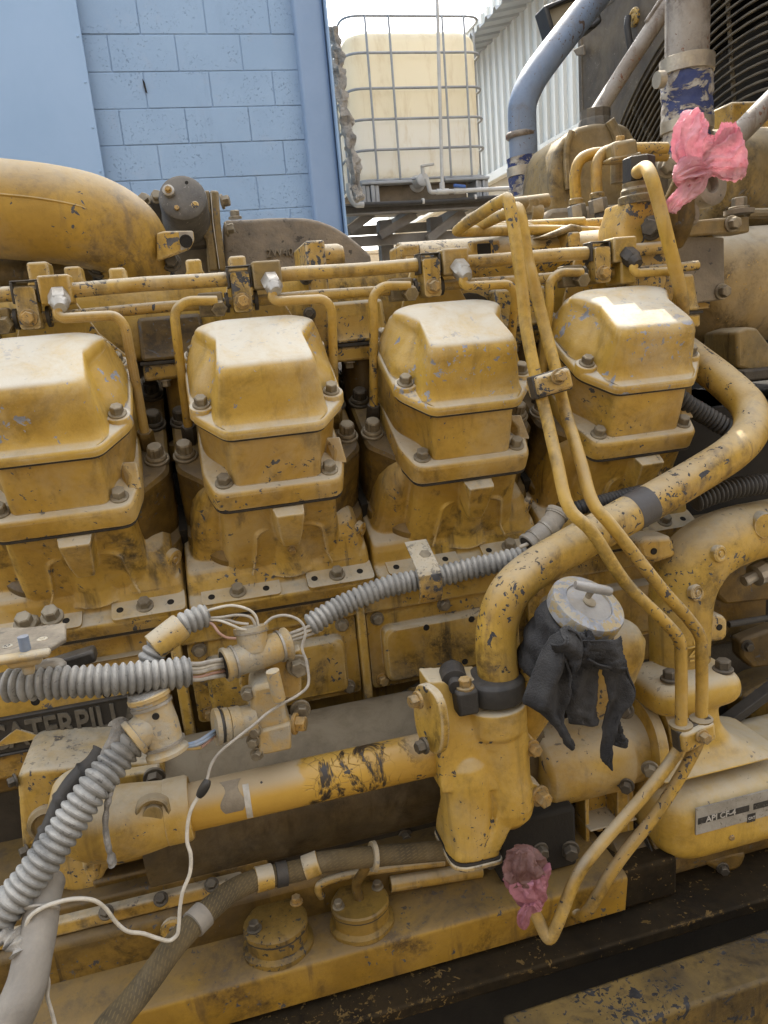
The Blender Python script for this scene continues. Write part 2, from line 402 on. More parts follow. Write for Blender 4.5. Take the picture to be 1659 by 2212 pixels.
M['pink'] = bag_mat('pink_plastic_film', (.86, .56, .60), (.72, .36, .43), .38)
M['pink_dirty'] = bag_mat('dusty_pink_film', (.66, .30, .37), (.46, .20, .24), .3)
M['film_grey'] = bag_mat('smoky_clear_film', (.24, .13, .11), (.42, .24, .23), .35)
M['cloth'] = plain('black_knit_rag', (.030, .030, .032), (.055, .055, .057), 30, .95, 0, .8, .35, (.13, .125, .115), bdist=.003, fine=420, spec=.15)
M['oily_base'] = paint('oily_base_paint', base=(.030, .021, .010), dark=(.010, .008, .005), dust=.12, spec=.15, chips=.95, grime=.9, chipcol=(.105, .066, .020), edge=.8, dustcol=(.10, .068, .032), stain=(.012, .010, .008), seed=15, rough=.75)
M['plank'] = paint('worn_deck_paint', base=(.20, .130, .036), dark=(.085, .058, .024), dust=.2, spec=.2, chips=1.35, grime=.8, chipcol=(.026, .025, .025), edge=.8, dustcol=(.17, .135, .085), stain=(.05, .036, .02), seed=16)
M['gasket'] = plain('black_gasket', (.025, .022, .02), (.05, .043, .033), 40, .7, 0, .4)
def hose_mat():
    N = NT('braided_hose')
    tc = N.n.new('ShaderNodeUVMap') 
    w = N.n.new('ShaderNodeTexBrick'); w.inputs['Scale'].default_value = 1.0
    mp = N.n.new('ShaderNodeMapping'); N.t.links.new(tc.outputs[0], mp.inputs[0])
    mp.inputs['Rotation'].default_value = (0, 0, .75)
    N.t.links.new(mp.outputs[0], w.inputs[0]); w.offset = .5
    w.inputs['Color1'].default_value = (1, 1, 1, 1); w.inputs['Color2'].default_value = (.7, .7, .7, 1); w.inputs['Mortar'].default_value = (0, 0, 0, 1)
    w.inputs['Mortar Size'].default_value = .18; w.inputs['Brick Width'].default_value = 1.0; w.inputs['Row Height'].default_value = .5
    c = N.mix(N.rng(N.noise(16, 5, .7), .35, .68), (.135, .098, .045), (.07, .053, .028))
    c = N.mix(N.math('MULTIPLY', N.rng(w.outputs[0], .2, .9), .55), c, (.20, .145, .06))
    d = N.rng(N.noise(9, 5, .7, .4), .5, .7, 0, .35); c = N.mix(d, c, (.30, .245, .16))
    N.bump(w.outputs[0], .6, .0015); return N.fin(c, .85)
M['hose'] = hose_mat()
M['hose_grey'] = plain('dusty_grey_hose', (.235, .215, .185), (.15, .135, .115), 14, .8, 0, .3, .7, (.36, .32, .26))
M['ribbed_black'] = plain('black_corrugated_sleeve', (.020, .020, .021), (.034, .033, .032), 20, .5, 0, .2, .35, (.16, .14, .11))
M['label_plate'] = plain('scuffed_silver_label', (.40, .385, .35), (.29, .275, .24), 40, .5, .3, .3, .3, spot=.25, spotcol=(.14, .12, .09))
M['ink'] = plain('black_print', (.018, .017, .016), (.04, .037, .033), 60, .6, spot=.3, spotcol=(.2, .18, .15))
M['print_white'] = plain('worn_white_print', (.50, .48, .44), (.36, .34, .3), 60, .6)
M['plate_black'] = plain('black_plate', (.022, .02, .017), (.035, .031, .026), 30, .55, 0, .3, .2, (.15, .13, .1))
M['letter'] = plain('dusty_black_letter', (.135, .118, .09), (.07, .062, .05), 50, .6, 0, .4, .4, (.30, .26, .19))
M['white_mark'] = plain('white_paint_mark', (.55, .53, .48), (.42, .39, .33), 60, .7)
M['cap_metal'] = plain('worn_silver_cap', (.34, .345, .35), (.24, .24, .24), 26, .45, .4, .35, .3, spot=.2, spotcol=(.45, .27, .06))
M['lamp_glass'] = plain('cloudy_lamp_lens', (.42, .37, .27), (.34, .30, .21), 5, .2)

# ------------------------------------------------------------------ the yard: ground, sky side, far wall, shed
g = MB().add([(-400, -400, GROUND), (400, -400, GROUND), (400, 600, GROUND), (-400, 600, GROUND)], [(0, 1, 2, 3)])
struct(ob('ground', g, M['sand'], smooth=0))
struct(ob('bounce_cut_pad', MB().box((-7, -5, GROUND - .1), (4.0, 5.0, GROUND + .006)), M['pad'], smooth=0))  # unseen dark pad, added to weaken bounce light from below
bk = MB(); bx = [-14 + k * 1.0 for k in range(29)]
by_ = [(-3.6, 0), (-4.3, 2.2), (-5.0, 4.8), (-5.9, 6.9), (-7.5, 7.8), (-14, 7.2), (-22, 0)]
vs = [(x, y + .5 * noise.noise(Vector((x * .35, y, 0))), GROUND - .05 + z * (1 + .14 * noise.noise(Vector((x * .3, y * .4, 3))))) for x in bx for y, z in by_]
n_ = len(by_); bk.add(vs, [(i * n_ + j, (i + 1) * n_ + j, (i + 1) * n_ + j + 1, i * n_ + j + 1) for i in range(len(bx) - 1) for j in range(n_ - 1)])
struct(ob('sky_block_bank', bk, plain('sky_block_earth', (.15, .12, .085), (.10, .08, .055), 2, .95, 0, .5, 0, fine=20, bdist=.02), smooth=60))  # unseen bank behind the camera, added to cut frontal sky light
w = MB().box((-2, 17.0, GROUND), (9, 17.25, 1.6))
w.box((-2.05, 16.95, 1.6), (9.05, 17.3, 1.68))
tag(ob('boundary_wall', w, M['plaster'], bevel=.02), 'low sandy plastered yard wall far behind the tank stand', 'wall')

# blue block building -------------------------------------------------------
WY = 5.10
bw = thing('blue_building', 'blue painted concrete block building with smooth sheet panel behind the engine', 'building', (0, WY, GROUND))
XR = P(14, 1555, 700, WY).x          # right end of the block courses
XL = P(14, 465, 500, WY - .06).x     # edge of the smooth panel
ZR = [P(14, 950, y, WY).z for y in (176, 359, 545, 724, 900)]
pitch = (ZR[0] - ZR[-1]) / 4
J0 = P(14, 1030, 90, WY).x
BW = P(14, 1352, 90, WY).x - J0
ob('wall_core', MB().box((-9, WY - .0055, GROUND), (XR + .12, 12, 8.6)), M['block'], bw, smooth=0)
blkmesh = {}
def block_mesh(wd):
    k = round(wd, 3)
    if k not in blkmesh:
        blkmesh[k] = mesh_from('concrete_block', MB().box((.0026, 0, .0026), (wd - .0026, .06, pitch - .0026)), M['block'], 0)
    return blkmesh[k]
random.seed(3)
for r in range(-4, 14):
    zb = ZR[0] - r * pitch                # bottom joint of course r counted downwards from the first joint
    x = J0 - 8 * BW + (BW * .5 if r % 2 else 0) - (.02 if r == 2 else 0)
    while x < XR - .02:
        x0 = max(x, XL - .45); x1 = min(x + BW, XR)
        if x1 - x0 > .06 and x1 > XL - .3:
            o = link('concrete_block', block_mesh(x1 - x0), bw, Matrix.Translation((x0, WY - .0118 + random.uniform(-.002, .002), zb)), bevel=.004, seg=3)
        x += BW
# broken joint with a dark crack in the third course
ck = P(14, 728, 432, WY - .016)
ob('joint_crack', MB().plate([ck + Vector((-.008, 0, .04)), ck + Vector((.003, 0, .02)), ck + Vector((.010, 0, -.04)), ck + Vector((.0, 0, -.035)), ck + Vector((-.006, 0, 0))], (0, -.003, 0)), M['void'], bw)
pm = MB().box((-7, WY - .075, -1.2), (XL, WY - .055, 8.4))
pn = ob('sheet_panel', pm, M['blue_panel'], bw, bevel=.003)
rv = MB()
for k in range(14):
    rv.lathe((XL - .022, WY - .075, 3.2 - k * .24), (0, -1, 0), [(.008, 0), (.007, .003), (.003, .005)], 8)
ob('rivet_row', rv, M['blue_panel'], pn)
# corner post: folded steel post with a lip
pc0 = P(14, 1500, 300, WY - .07).x; pc1 = P(15, 185, 700, WY - .1).x
z0, z1 = GROUND, 8.6
prof = rpoly([(pc0, WY + .05), (pc0, WY - .09), (pc1 - .012, WY - .115), (pc1 - .012, WY + .2)], [.001, .03, .05, .001], 6)
ob('corner_post', MB().loft([[Vector((p[0], p[1], z)) for p in prof] for z in (z0, z1)]), M['blue_post'], bw, smooth=50)
ob('post_flashing', MB().box((pc1 - .011, WY - .15, z0), (pc1, WY + .3, z1)), M['blue_panel'], bw, bevel=.002)
# insulation squeezed out behind the post
random.seed(5)
ins = MB(); path = spline([P(15, x, y, 5.32) for x, y in ((168, 165), (195, 330), (215, 520), (245, 720), (275, 900), (300, 1060), (325, 1190))], 14)
rings = []
for k, c in enumerate(path):
    rr = []
    for i in range(14):
        a = 2 * pi * i / 14
        d = Vector((cos(a), sin(a), 0)); n_ = noise.noise(Vector((c.x * 9 + d.x * 1.5, d.y * 1.5 + 4, c.z * 14))) + .6 * noise.noise(c * 40 + d * 3)
        rr.append(c + d * (.034 + .04 * n_) + Vector((0, 0, .03 * noise.noise(c * 22 + d))))
    rings.append(rr)
ins.loft(rings)
tag(ob('insulation_strip', ins, M['wool'], smooth=60), 'ragged grey insulation strip hanging down beside the blue corner post', 'insulation')

# shed on the right ------------------------------------------------------------
SX = 4.05
sh = thing('storage_shed', 'white ribbed sheet shed with overhanging roof behind the water tank', 'shed', (SX, 8, GROUND))
SZ0 = PX(0, 1165, 321, SX).z; SZ1 = PX(0, 1100, 75, SX).z
ob('base_wall', MB().box((SX + .05, 3.4, GROUND), (SX + .3, 15, SZ0)), M['plaster'], sh)
ob('sill_rail', MB().box((SX - .05, 3.4, SZ0 - .09), (SX + .12, 15, SZ0 + .015)), M['sheet'], sh, bevel=.01)
def ribbed(y0, y1, z0, z1, x):
    m = MB(); pr = []
    y = y0
    while y < y1 - .001:
        for dy, dx in ((0, 0), (.12, 0), (.135, -.03), (.165, -.03), (.18, 0)):
            if y + dy <= y1 + .001: pr.append((y + dy, x + dx))
        y += .19
    pr.append((y1, x))
    vs = [Vector((a[1], a[0], z)) for z in (z0, z1) for a in pr]; n = len(pr)
    return m.add(vs, [(i, i + 1, n + i + 1, n + i) for i in range(n - 1)])
for k in range(12):
    y = 3.5 + k * .95
    o = ob('cladding_sheet', ribbed(y, y + .948, SZ0, SZ1 + .5, SX + (.004 if k % 2 else 0)), M['sheet'], sh, smooth=0)
    so_ = o.modifiers.new('thick', 'SOLIDIFY'); so_.thickness = .003
ob('inner_wall', MB().box((SX + .06, 3.5, SZ0), (SX + .1, 15, SZ1 + .5)), M['sheet'], sh)
rm = MB(); n = 0; vs = []
yy = 3.2
while yy < 15:
    for dy, dz in ((0, 0), (.10, 0), (.13, .045), (.17, .045), (.2, 0)): vs.append((yy + dy, dz))
    yy += .24
rows = []
for x, z in ((SX - .42, SZ1 + .02), (SX + 5, SZ1 + 1.0)):
    rows.append([Vector((x, a, z + b)) for a, b in vs])
rm.add(rows[0] + rows[1], [(i, i + 1, len(vs) + i + 1, len(vs) + i) for i in range(len(vs) - 1)])
o = ob('roof_sheet', rm, M['roof'], sh, smooth=0); q = o.modifiers.new('t', 'SOLIDIFY'); q.thickness = .004
ob('shed_body', MB().box((SX + .31, 3.6, GROUND), (SX + 6, 14.9, SZ0 + .3)), M['plaster'], sh)

# tank stand -------------------------------------------------------------------
TY = 5.55
st = thing('tank_stand', 'welded steel beam stand with diagonal braces carrying the water tank', 'stand', (1.7, TY, GROUND))
bz1 = P(15, 700, 1196, TY).z; bz0 = P(15, 700, 1262, TY).z
bxl = P(15, 262, 1200, TY).x - .3; bxr = 3.6
ch = MB(); ch.box((bxl, TY, bz0), (bxr, TY + .012, bz1)); ch.box((bxl, TY - .06, bz1 - .012), (bxr, TY, bz1)); ch.box((bxl, TY - .06, bz0), (bxr, TY, bz0 + .012))
ob('front_channel', ch, M['stand'], st)
ch = MB(); ch.box((bxl, TY + 1.1, bz0), (bxr, TY + 1.112, bz1)); ob('rear_channel', ch, M['stand'], st)
for x in (1.3, 1.75, 2.15, 2.5):
    ob('cross_bar', MB().box((x, TY + .02, bz1 - .07), (x + .06, TY + 1.09, bz1 - .001)), M['stand'], st)
lz = P(15, 700, 1370, TY).z
for a, b in (((262, 1370), (400, 1270)), ((445, 1400), (655, 1275)), ((735, 1420), (940, 1262)), ((1010, 1400), (1200, 1250))):
    p0 = P(15, a[0], a[1], TY + .05); p1 = P(15, b[0], b[1], TY + .05)
    d = (p1 - p0); q = d.normalized(); nn = Vector((q.z, 0, -q.x))
    ob('brace', MB().obox((p0 + p1) / 2, d / 2, Vector((0, .03, 0)), nn * .03), M['stand'], st)
for x in (P(15, 470, 1300, TY + .3).x, P(15, 770, 1300, TY + .3).x):
    ob('leg', MB().box((x - .05, TY + .25, GROUND), (x + .05, TY + .35, bz0 - .001)), M['stand'], st)
for x in (bxl + .1, bxr - .1):
    ob('leg', MB().box((x - .05, TY + .02, GROUND), (x + .05, TY + .12, bz0 - .001)), M['stand'], st)
ob('lower_rail', MB().box((bxl, TY + .1, lz - .07), (bxr, TY + .15, lz)), M['stand'], st)

# water tank -------------------------------------------------------------------
tk = thing('water_tank', 'cream plastic water tank in a galvanised tube cage on the steel stand', 'water tank', (1.8, TY + .5, bz1))
tx0 = P(15, 272, 640, TY + .05).x; tx1 = P(15, 1055, 640, TY + .05).x + .03
tz0 = P(15, 700, 1068, TY + .05).z; tz1 = P(15, 700, 172, TY + .05).z
tz1 = P(15, 640, 168, TY + .12).z
def rbox(lo, hi, r, seg=5):
    m = MB(); x0, y0, z0 = lo; x1, y1, z1 = hi; rings = []
    def R(ins, z):
        return [Vector((p[0], p[1], z)) for p in rpoly([(x0+ins, y0+ins), (x1-ins, y0+ins), (x1-ins, y1-ins), (x0+ins, y1-ins)], max(r - ins*.5, .01), seg)]
    for k in range(seg + 1):
        a = pi/2 * k / seg; rings.append(R(r*.7*(1-sin(a)), z0 + r*.7*(1-cos(a))))
    for k in range(seg + 1):
        a = pi/2 * k / seg; rings.append(R(r*.7*(1-cos(a)), z1 - r*.7*(1-sin(a))))
    return m.loft(rings)
ob('tank_body', rbox((tx0 + .015, TY + .09, tz0), (tx1 - .015, TY + 1.05, tz1), .15, 6), M['ibc'], tk, smooth=60)
def cage_ring(z, r=.0092, grow=0):
    pl = rpoly([(tx0 - grow, TY + .05), (tx1 + grow, TY + .05), (tx1 + grow, TY + 1.09), (tx0 - grow, TY + 1.09)], .13, 6)
    pts = [Vector((p[0], p[1], z)) for p in pl]; return MB().tube(pts + [pts[0]], r, 8, False)
for y in (95, 312, 521, 703, 883, 1062):
    ob('cage_ring', cage_ring(P(15, 640, y, TY + .05).z), M['galv'], tk, smooth=60)
ztop = P(15, 640, 95, TY + .05).z; zbot = P(15, 640, 1062, TY + .05).z
for (xa, ya), (xb, yb) in (((348, 110), (442, 1045)), ((487, 110), (577, 1045)), ((803, 110), (882, 1045)), ((935, 110), (1001, 1045))):
    xm = (P(15, xa, ya, TY + .04).x + P(15, xb, yb, TY + .04).x) / 2
    ob('cage_post', MB().tube([(xm, TY + .035, zbot), (xm, TY + .035, ztop)], .0085, 8), M['galv'], tk)
for y in (TY + .25, TY + .45, TY + .7, TY + .9):
    for x in (tx0 - .012, tx1 + .012):
        ob('cage_post', MB().tube([(x, y, zbot), (x, y, ztop)], .0085, 8), M['galv'], tk)
for x in (tx0 + .2, tx0 + .4, tx0 + .6, tx0 + .8):
    ob('cage_post', MB().tube([(x, TY + 1.10, zbot), (x, TY + 1.10, ztop)], .0085, 8), M['galv'], tk)
pf0 = P(15, 335, 1090, TY).x; pf1 = P(15, 1098, 1060, TY).x
for a, b in ((pf0, P(15, 446, 1090, TY).x), (P(15, 1018, 1060, TY).x, pf1)):
    f = MB(); n_ = 4; wd = (b - a) / n_
    for k in range(n_):
        f.box((a + k * wd + .003, TY + .01 + (.012 if k % 2 else 0), bz1 + .001), (a + (k + 1) * wd - .001, TY + .2, zbot - .035))
    ob('pallet_foot', f, M['galv'], tk, bevel=.004)
ob('pallet_foot', MB().box((1.55, TY + .5, bz1 + .001), (2.0, TY + .7, zbot - .035)), M['stand'], tk)
for (xa, ya), (xb, yb) in (((335, 1085), (640, 1070)), ((835, 1055), (1100, 1045))):
    a = P(15, xa, ya, TY).x; b = P(15, xb, yb, TY).x
    ob('pallet_rim', MB().box((a, TY, zbot - .034), (b, TY + .08, zbot - .012)), M['galv'], tk, bevel=.006)
ob('pallet_sheet', MB().box((pf0, TY + .1, zbot - .03), (pf1, TY + 1.05, zbot - .02)), M['wood'], tk)
ob('pallet_skirt', MB().box((pf0 + .14, TY + .12, bz1 + .002), (pf1 - .14, TY + .14, zbot - .032)), M['wood'], tk)
# tap
tp = P(15, 705, 1065, TY - .04)
t_ = MB(); t_.lathe(tp + Vector((0, .2, 0)), (0, -1, 0), [(.06, 0), (.06, .05), (.04, .06), (.035, .15), (.045, .16), (.045, .2), (.03, .21)], 18)
t_.cyl(tp + Vector((0, 0, .02)), tp + Vector((0, 0, .085)), .014)
tv = ob('outlet_valve', t_, M['pvc'], tk, smooth=40)
ob('lever', MB().obox(tp + Vector((.035, -.01, .092)), Vector((.05, 0, .006)), Vector((0, .012, 0)), Vector((-.001, 0, .008))), M['pvc'], tv, bevel=.004)
# pipework on the stand
pv = [P(15, 722, 1060, TY - .1), P(15, 738, 1100, TY - .1), P(15, 745, 1142, TY - .1), P(15, 820, 1142, TY - .1), P(15, 1330, 1128, TY - .1)]
zz = pv[2].z; pv[3].z = zz; pv[4].z = zz
pp = thing('water_pipe', 'white plastic water pipe with blue valve running below the tank', 'pipe', pv[2])
ob('run', MB().tube(fillet(pv, .04), .016, 12), M['pvc'], pp, smooth=60)
vx = P(15, 819, 1135, TY - .1).x
ob('riser', MB().tube([(vx, TY - .1, zz), P(15, 788, 10, TY - .1), (vx - .01, TY - .1, 3.2)], .0125, 12), M['pvc'], pp, smooth=60)
ob('tee', MB().cyl((vx - .045, TY - .1, zz), (vx + .045, TY - .1, zz), .021).cyl((vx, TY - .1, zz), (vx, TY - .1, zz + .06), .019), M['pvc'], pp)
bx_ = P(15, 920, 1135, TY - .1).x
vb = ob('valve_body', MB().cyl((bx_ - .04, TY - .1, zz), (bx_ + .04, TY - .1, zz), .022), M['pvc'], pp)
ob('valve_handle', MB().obox((bx_, TY - .11, zz + .03), Vector((.045, 0, -.006)), Vector((0, .014, 0)), Vector((0, 0, .011))), M['blue_valve'], vb, bevel=.006)
dp = [P(15, 262, 1090, TY - .09), P(15, 268, 1160, TY - .09), P(15, 300, 1212, TY - .09), P(15, 352, 1216, TY - .09)]
dd = thing('drain_pipe', 'dark hose with white elbow lying along the tank stand beam', 'pipe', dp[2])
ob('white_elbow', MB().tube(spline(dp, 8), .02, 12), M['pvc'], dd, smooth=60)
ob('dark_run', MB().tube([P(15, 345, 1216, TY - .09), P(15, 800, 1198, TY - .09), P(15, 1330, 1158, TY - .09)], .017, 12), M['black'], dd, smooth=60)
for x, y in ((703, 1196), (1012, 1172)):
    p = P(15, x, y, TY - .09); ob('pipe_clip', MB().cyl(p - Vector((.008, 0, 0)), p + Vector((.008, 0, 0)), .022), M['pvc'], dd)

# ------------------------------------------------------------------ the engine: cylinder bank
EN = thing('diesel_engine', 'large dusty yellow diesel engine filling the foreground', 'engine', (0.3, 1.55, -.95))

def hex_mesh(name, mat, washer=True, n=6, tall=1.0, sock=False):
    m = MB()
    if washer: m.lathe((0, 0, 0), (0, 0, 1), [(.95, -.05), (.95, .16), (.9, .22), (.6, .24)], 20)
    z0 = .2 if washer else 0
    if n == 6:
        m.lathe((0, 0, 0), (0, 0, 1), [(.70, z0), (.70, z0 + .75 * tall), (.60, z0 + .86 * tall), (.02, z0 + .87 * tall)], 6)
    else:                                # twelve-point head on a flange
        pts = []
        def star(r0, r1, z): return [Vector((cos(2*pi*i/24) * (r0 if i % 2 else r1), sin(2*pi*i/24) * (r0 if i % 2 else r1), z)) for i in range(24)]
        m.lathe((0, 0, 0), (0, 0, 1), [(.80, .2), (.80, .42), (.72, .55), (.5, .56)], 24)
        m.loft([star(.54, .62, .5), star(.54, .62, 1.25), star(.48, .5, 1.36)])
    return mesh_from(name, m, mat, 30)
HEX = hex_mesh('hex_bolt', M['bolt']); HEXD = hex_mesh('hex_bolt_dark', M['bolt_dark']); HEXY = hex_mesh('hex_bolt_yellow', M['bolt_yellow'])
HEXN = hex_mesh('hex_nut', M['zinc'], False, 6, 1.3); TWELVE = hex_mesh('head_bolt', M['bolt_dark'], True, 12)
TWELVE_L = hex_mesh('head_bolt_pale', M['bolt'], True, 12)
def bolt(parent, p, d, size=.012, me=None, name='bolt', spin=None):
    me = me or HEX
    x, y, z = frame_of(Vector(d)); a = random.uniform(0, 1) if spin is None else spin
    x2 = x * cos(a) + y * sin(a); y2 = z.cross(x2)
    mw = Matrix.Translation(Vector(p)) @ Matrix((x2, y2, z)).transposed().to_4x4() @ Matrix.Scale(size, 4)
    return link(name, me, parent, mw)
def lbolt(parent, i, s, v, u, size=.012, me=None, name='bolt'):
    return bolt(parent, Bk(i, s, v, u), BU, size, me, name)

SEG = 4
# ---- valve cover
flange = mirror([(.066, .130), (.107, .078), (.109, .0), (.107, -.075), (.070, -.098)])
flr = [.011, .014, .03, .02, .02] + [.02, .02, .03, .014, .011]
def fl(d, u): return ring(rpoly([(s * (1 + d / .1), v * (1 + d / .12)) for s, v in flange], flr, SEG), u)
def body(t, u, h=0.):                    # t shapes the front bulge, h (0 to 1) is the height that shapes the side lobes
    k = max(0., (h - .74) / .26); S = .103 - .012 * h - .040 * k ** 1.7
    hh = [(.074 + (.061 - .074) * t, .107 + (.079 - .107) * t), (.079 - .021 * h, .060 - .046 * h), (.103 - .046 * h, .040 - .034 * h), (S + .001, -.052 + .014 * h + .026 * k), (.075 - .018 * h - .016 * k, -.083 + .022 * h + .045 * k)]
    r = [.019, .014, .016, .022, .02]
    return ring(rpoly(mirror(hh), r + r[::-1], SEG), u)
def bodyt(u):
    # outline shrinks slowly low down (upright front), faster at the shoulder
    pass
cv = MB()
H = .077
rings = [fl(-.004, -.013), fl(0, -.0115), fl(0, -.003), fl(-.002, .000), fl(-.004, .001)]
rings += [body(-.36, .0025, -.04), body(-.20, .006, 0), body(-.08, .011, .04), body(0, .018, .10)]
for k in range(1, 9):
    t = k / 8; rings.append(body(.26 * t + .06 * t * t, .018 + (H - .038) * t, .10 + .68 * t))
for a in (15, 30, 45, 60, 75, 90):
    q = radians(a); rings.append(body(.32 + .68 * (1 - cos(q)), H - .020 + .020 * sin(q), .78 + .22 * (1 - cos(q))))
cv.loft(rings)
for s in (-1, 1):                        # bosses under the bolts
    for v in (.067, -.066): cv.lathe((s * .091, -v, 0), (0, 0, 1), [(.018, -.01), (.017, .006), (.0155, .0075)], 14)
COVER = mesh_from('valve_cover', cv, M['yellow_cover'], 50)
# ---- rocker base
def rb(ins, u, t):
    h = [(.060 - ins * .3, .124 + .014 * t), (.070, .090 + .006 * t), (.101 - .004 * t, .060 - .004 * t), (.103, -.04), (.098, -.09)]
    return ring(rpoly(mirror(h), [.010, .012, .016, .02, .02, .02, .02, .016, .012, .010], SEG), u)
bs = MB(); bs.loft([rb(0, -.016, 0), rb(-.003, -.04, .4), rb(-.004, -.088, 1)])
lf = mirror([(.090, .152), (.104, .10), (.104, .02), (.10, -.09), (.06, -.095)])
lfr = [.016, .014, .02, .02, .01]
def lfl(ins, u): return ring(rpoly([(s - math.copysign(ins, s), v - (ins if v > 0 else -ins)) for s, v in lf], lfr + lfr[::-1], SEG), u)
bs.loft([lfl(.0, -.119), lfl(0, -.092), lfl(.003, -.087)])
bs.add([(.074, -.078, -.09), (.105, -.078, -.09), (.105, -.116, -.088), (.086, -.110, -.088), (.080, -.074, -.068), (.102, -.076, -.068), (.103, -.098, -.078), (.092, -.096, -.078)], [(0,3,2,1),(4,5,6,7),(0,1,5,4),(1,2,6,5),(2,3,7,6),(3,0,4,7)])
BASE = mesh_from('rocker_base', bs, M['yellow'], 40)
GSK = MB(); GSK.loft([lfl(-.0012, -.1222), lfl(-.0012, -.1192)]); GASK = mesh_from('gasket', GSK, M['gasket'], 30)
G2 = MB(); G2.loft([fl(-.002, -.0162), fl(-.002, -.0132)]); GASK2 = mesh_from('cover_gasket', G2, M['gasket'], 30)
# ---- lifter housing
lh = MB()
def hs_(sx0, sx1, v, u, r=.02, vb=-.02):
    return ring(rpoly([(sx1, v), (sx1 + .006, .03), (sx1, vb), (sx0, vb), (sx0 - .006, .03), (sx0, v)], [r, .02, .02, .02, .02, r], SEG), u)
lh.loft([hs_(-.084, .084, .144, -.1225), hs_(-.086, .086, .143, -.175), hs_(-.088, .090, .143, -.215), hs_(-.089, .091, .1435, -.255, .02)])
# left port bulge
def lp(u, sx, r=.03): return ring(rpoly([(-.06, .118), (-.06, .0), (sx, .0), (sx, .118)], [.005, .005, r, r], SEG), u)
lh.loft([lp(-.10, -.088), lp(-.115, -.100), lp(-.135, -.113), lp(-.16, -.124), lp(-.19, -.131), lp(-.225, -.135), lp(-.24, -.139), lp(-.252, -.145)])
# right foot with plug boss
def rp(u, sx, v): return ring(rpoly([(sx, v), (sx, .03), (.06, .03), (.06, v)], [.03, .01, .005, .005], SEG), u)
lh.loft([rp(-.200, .102, .108), rp(-.208, .116, .122), rp(-.222, .125, .134), rp(-.24, .130, .142), rp(-.256, .134, .152)])
# deck flange with the step
dk = [(.137, .191), (.141, .02), (.137, -.02), (-.148, -.02), (-.152, .02), (-.152, .189)]
def dkr(ins, u): return ring(rpoly([(s - math.copysign(ins, s), v - (ins if v > 0 else 0)) for s, v in dk], [.012, .01, .01, .01, .01, .012], SEG), u)
lh.loft([dkr(0, -.298), dkr(0, -.276), dkr(.003, -.2725)])
lh.loft([ring(rpoly([(.137 - i, v), (.141 - i, .02), (.137, -.02), (-.148, -.02), (-.152 + i, .02), (-.152 + i, v)], [.012, .01, .01, .01, .01, .012], SEG), u) for i, v, u in ((.001, .166, -.274), (.001, .158, -.268), (.002, .150, -.256), (.004, .142, -.249), (.008, .136, -.2465))])
# central wedge, the ribs beside it and the column below
lh.loft([ring([(-.016, .140), (.034, .140), (.030, .172), (-.010, .172)], -.124), ring([(-.014, .140), (.031, .140), (.026, .170), (-.006, .170)], -.165),
         ring([(-.010, .140), (.028, .140), (.022, .166), (-.001, .166)], -.192), ring([(-.004, .138), (.024, .138), (.018, .142), (.004, .142)], -.200)])
lh.lathe((.010, -.118, -.262), (0, 0, 1), [(.050, 0), (.043, .006), (.036, .02), (.032, .05), (.030, .066), (.012, .072)], 20)
for sx, dx in ((-.040, -.012), (.062, .012)):
    pts = [(sx * .45, -.141, -.172), (sx * .9, -.146, -.178), (sx, -.1455, -.20), (sx + dx * .4, -.147, -.235), (sx + dx, -.158, -.252)]
    lh.tube(spline(pts, 5), .0024, 6)
LIFT = cast_mesh('lifter_housing', lh, M['yellow_body'], .0018, 2)
pad1 = MB(); pad1.loft([ring(rpoly([(-.132, .152), (-.132, .187), (-.012, .188), (-.012, .153)], .008, 4), z) for z in (-.274, -.2690)])
pad2 = MB(); pad2.loft([ring(rpoly([(.030, .146), (.030, .190), (.136, .190), (.136, .148)], .008, 4), z) for z in (-.274, -.2660)])
PAD1 = mesh_from('mounting_pad', pad1, M['yellow_body'], 30); PAD2 = mesh_from('mounting_pad', pad2, M['yellow_body'], 30)
HOLE = mesh_from('bolt_hole', MB().lathe((0, 0, 0), (0, 0, 1), [(1, -.2), (1.0, .06), (.8, .1), (.75, .02), (.02, .01)], 14), M['void'], 40)
PLUG = mesh_from('plug', MB().lathe((0, 0, 0), (0, 0, 1), [(1.3, -.6), (1.25, .1), (1.0, .25), (.72, .25), (.68, .1), (.4, .08), (.38, .3), (.02, .3)], 18), M['yellow_chip'], 30)
# ---- cylinder head (behind), with a sloped front
hd = MB()
def hr(v0, u, ins=0): return ring(rpoly([(.088, v0 + .045), (.141 - ins, v0 - .008), (.141 - ins, -.30), (-.141 + ins, -.30), (-.141 + ins, v0 - .008), (-.088, v0 + .045)], [.02, .012, .005, .005, .012, .02], SEG), u)
hd.loft([hr(.095, -.30), hr(.095, -.235), hr(.086, -.228), hr(.062, -.225), hr(.060, -.118), hr(.056, -.113, .004)])
HEAD = mesh_from('cylinder_head', hd, M['yellow_oily_shade'], 35)

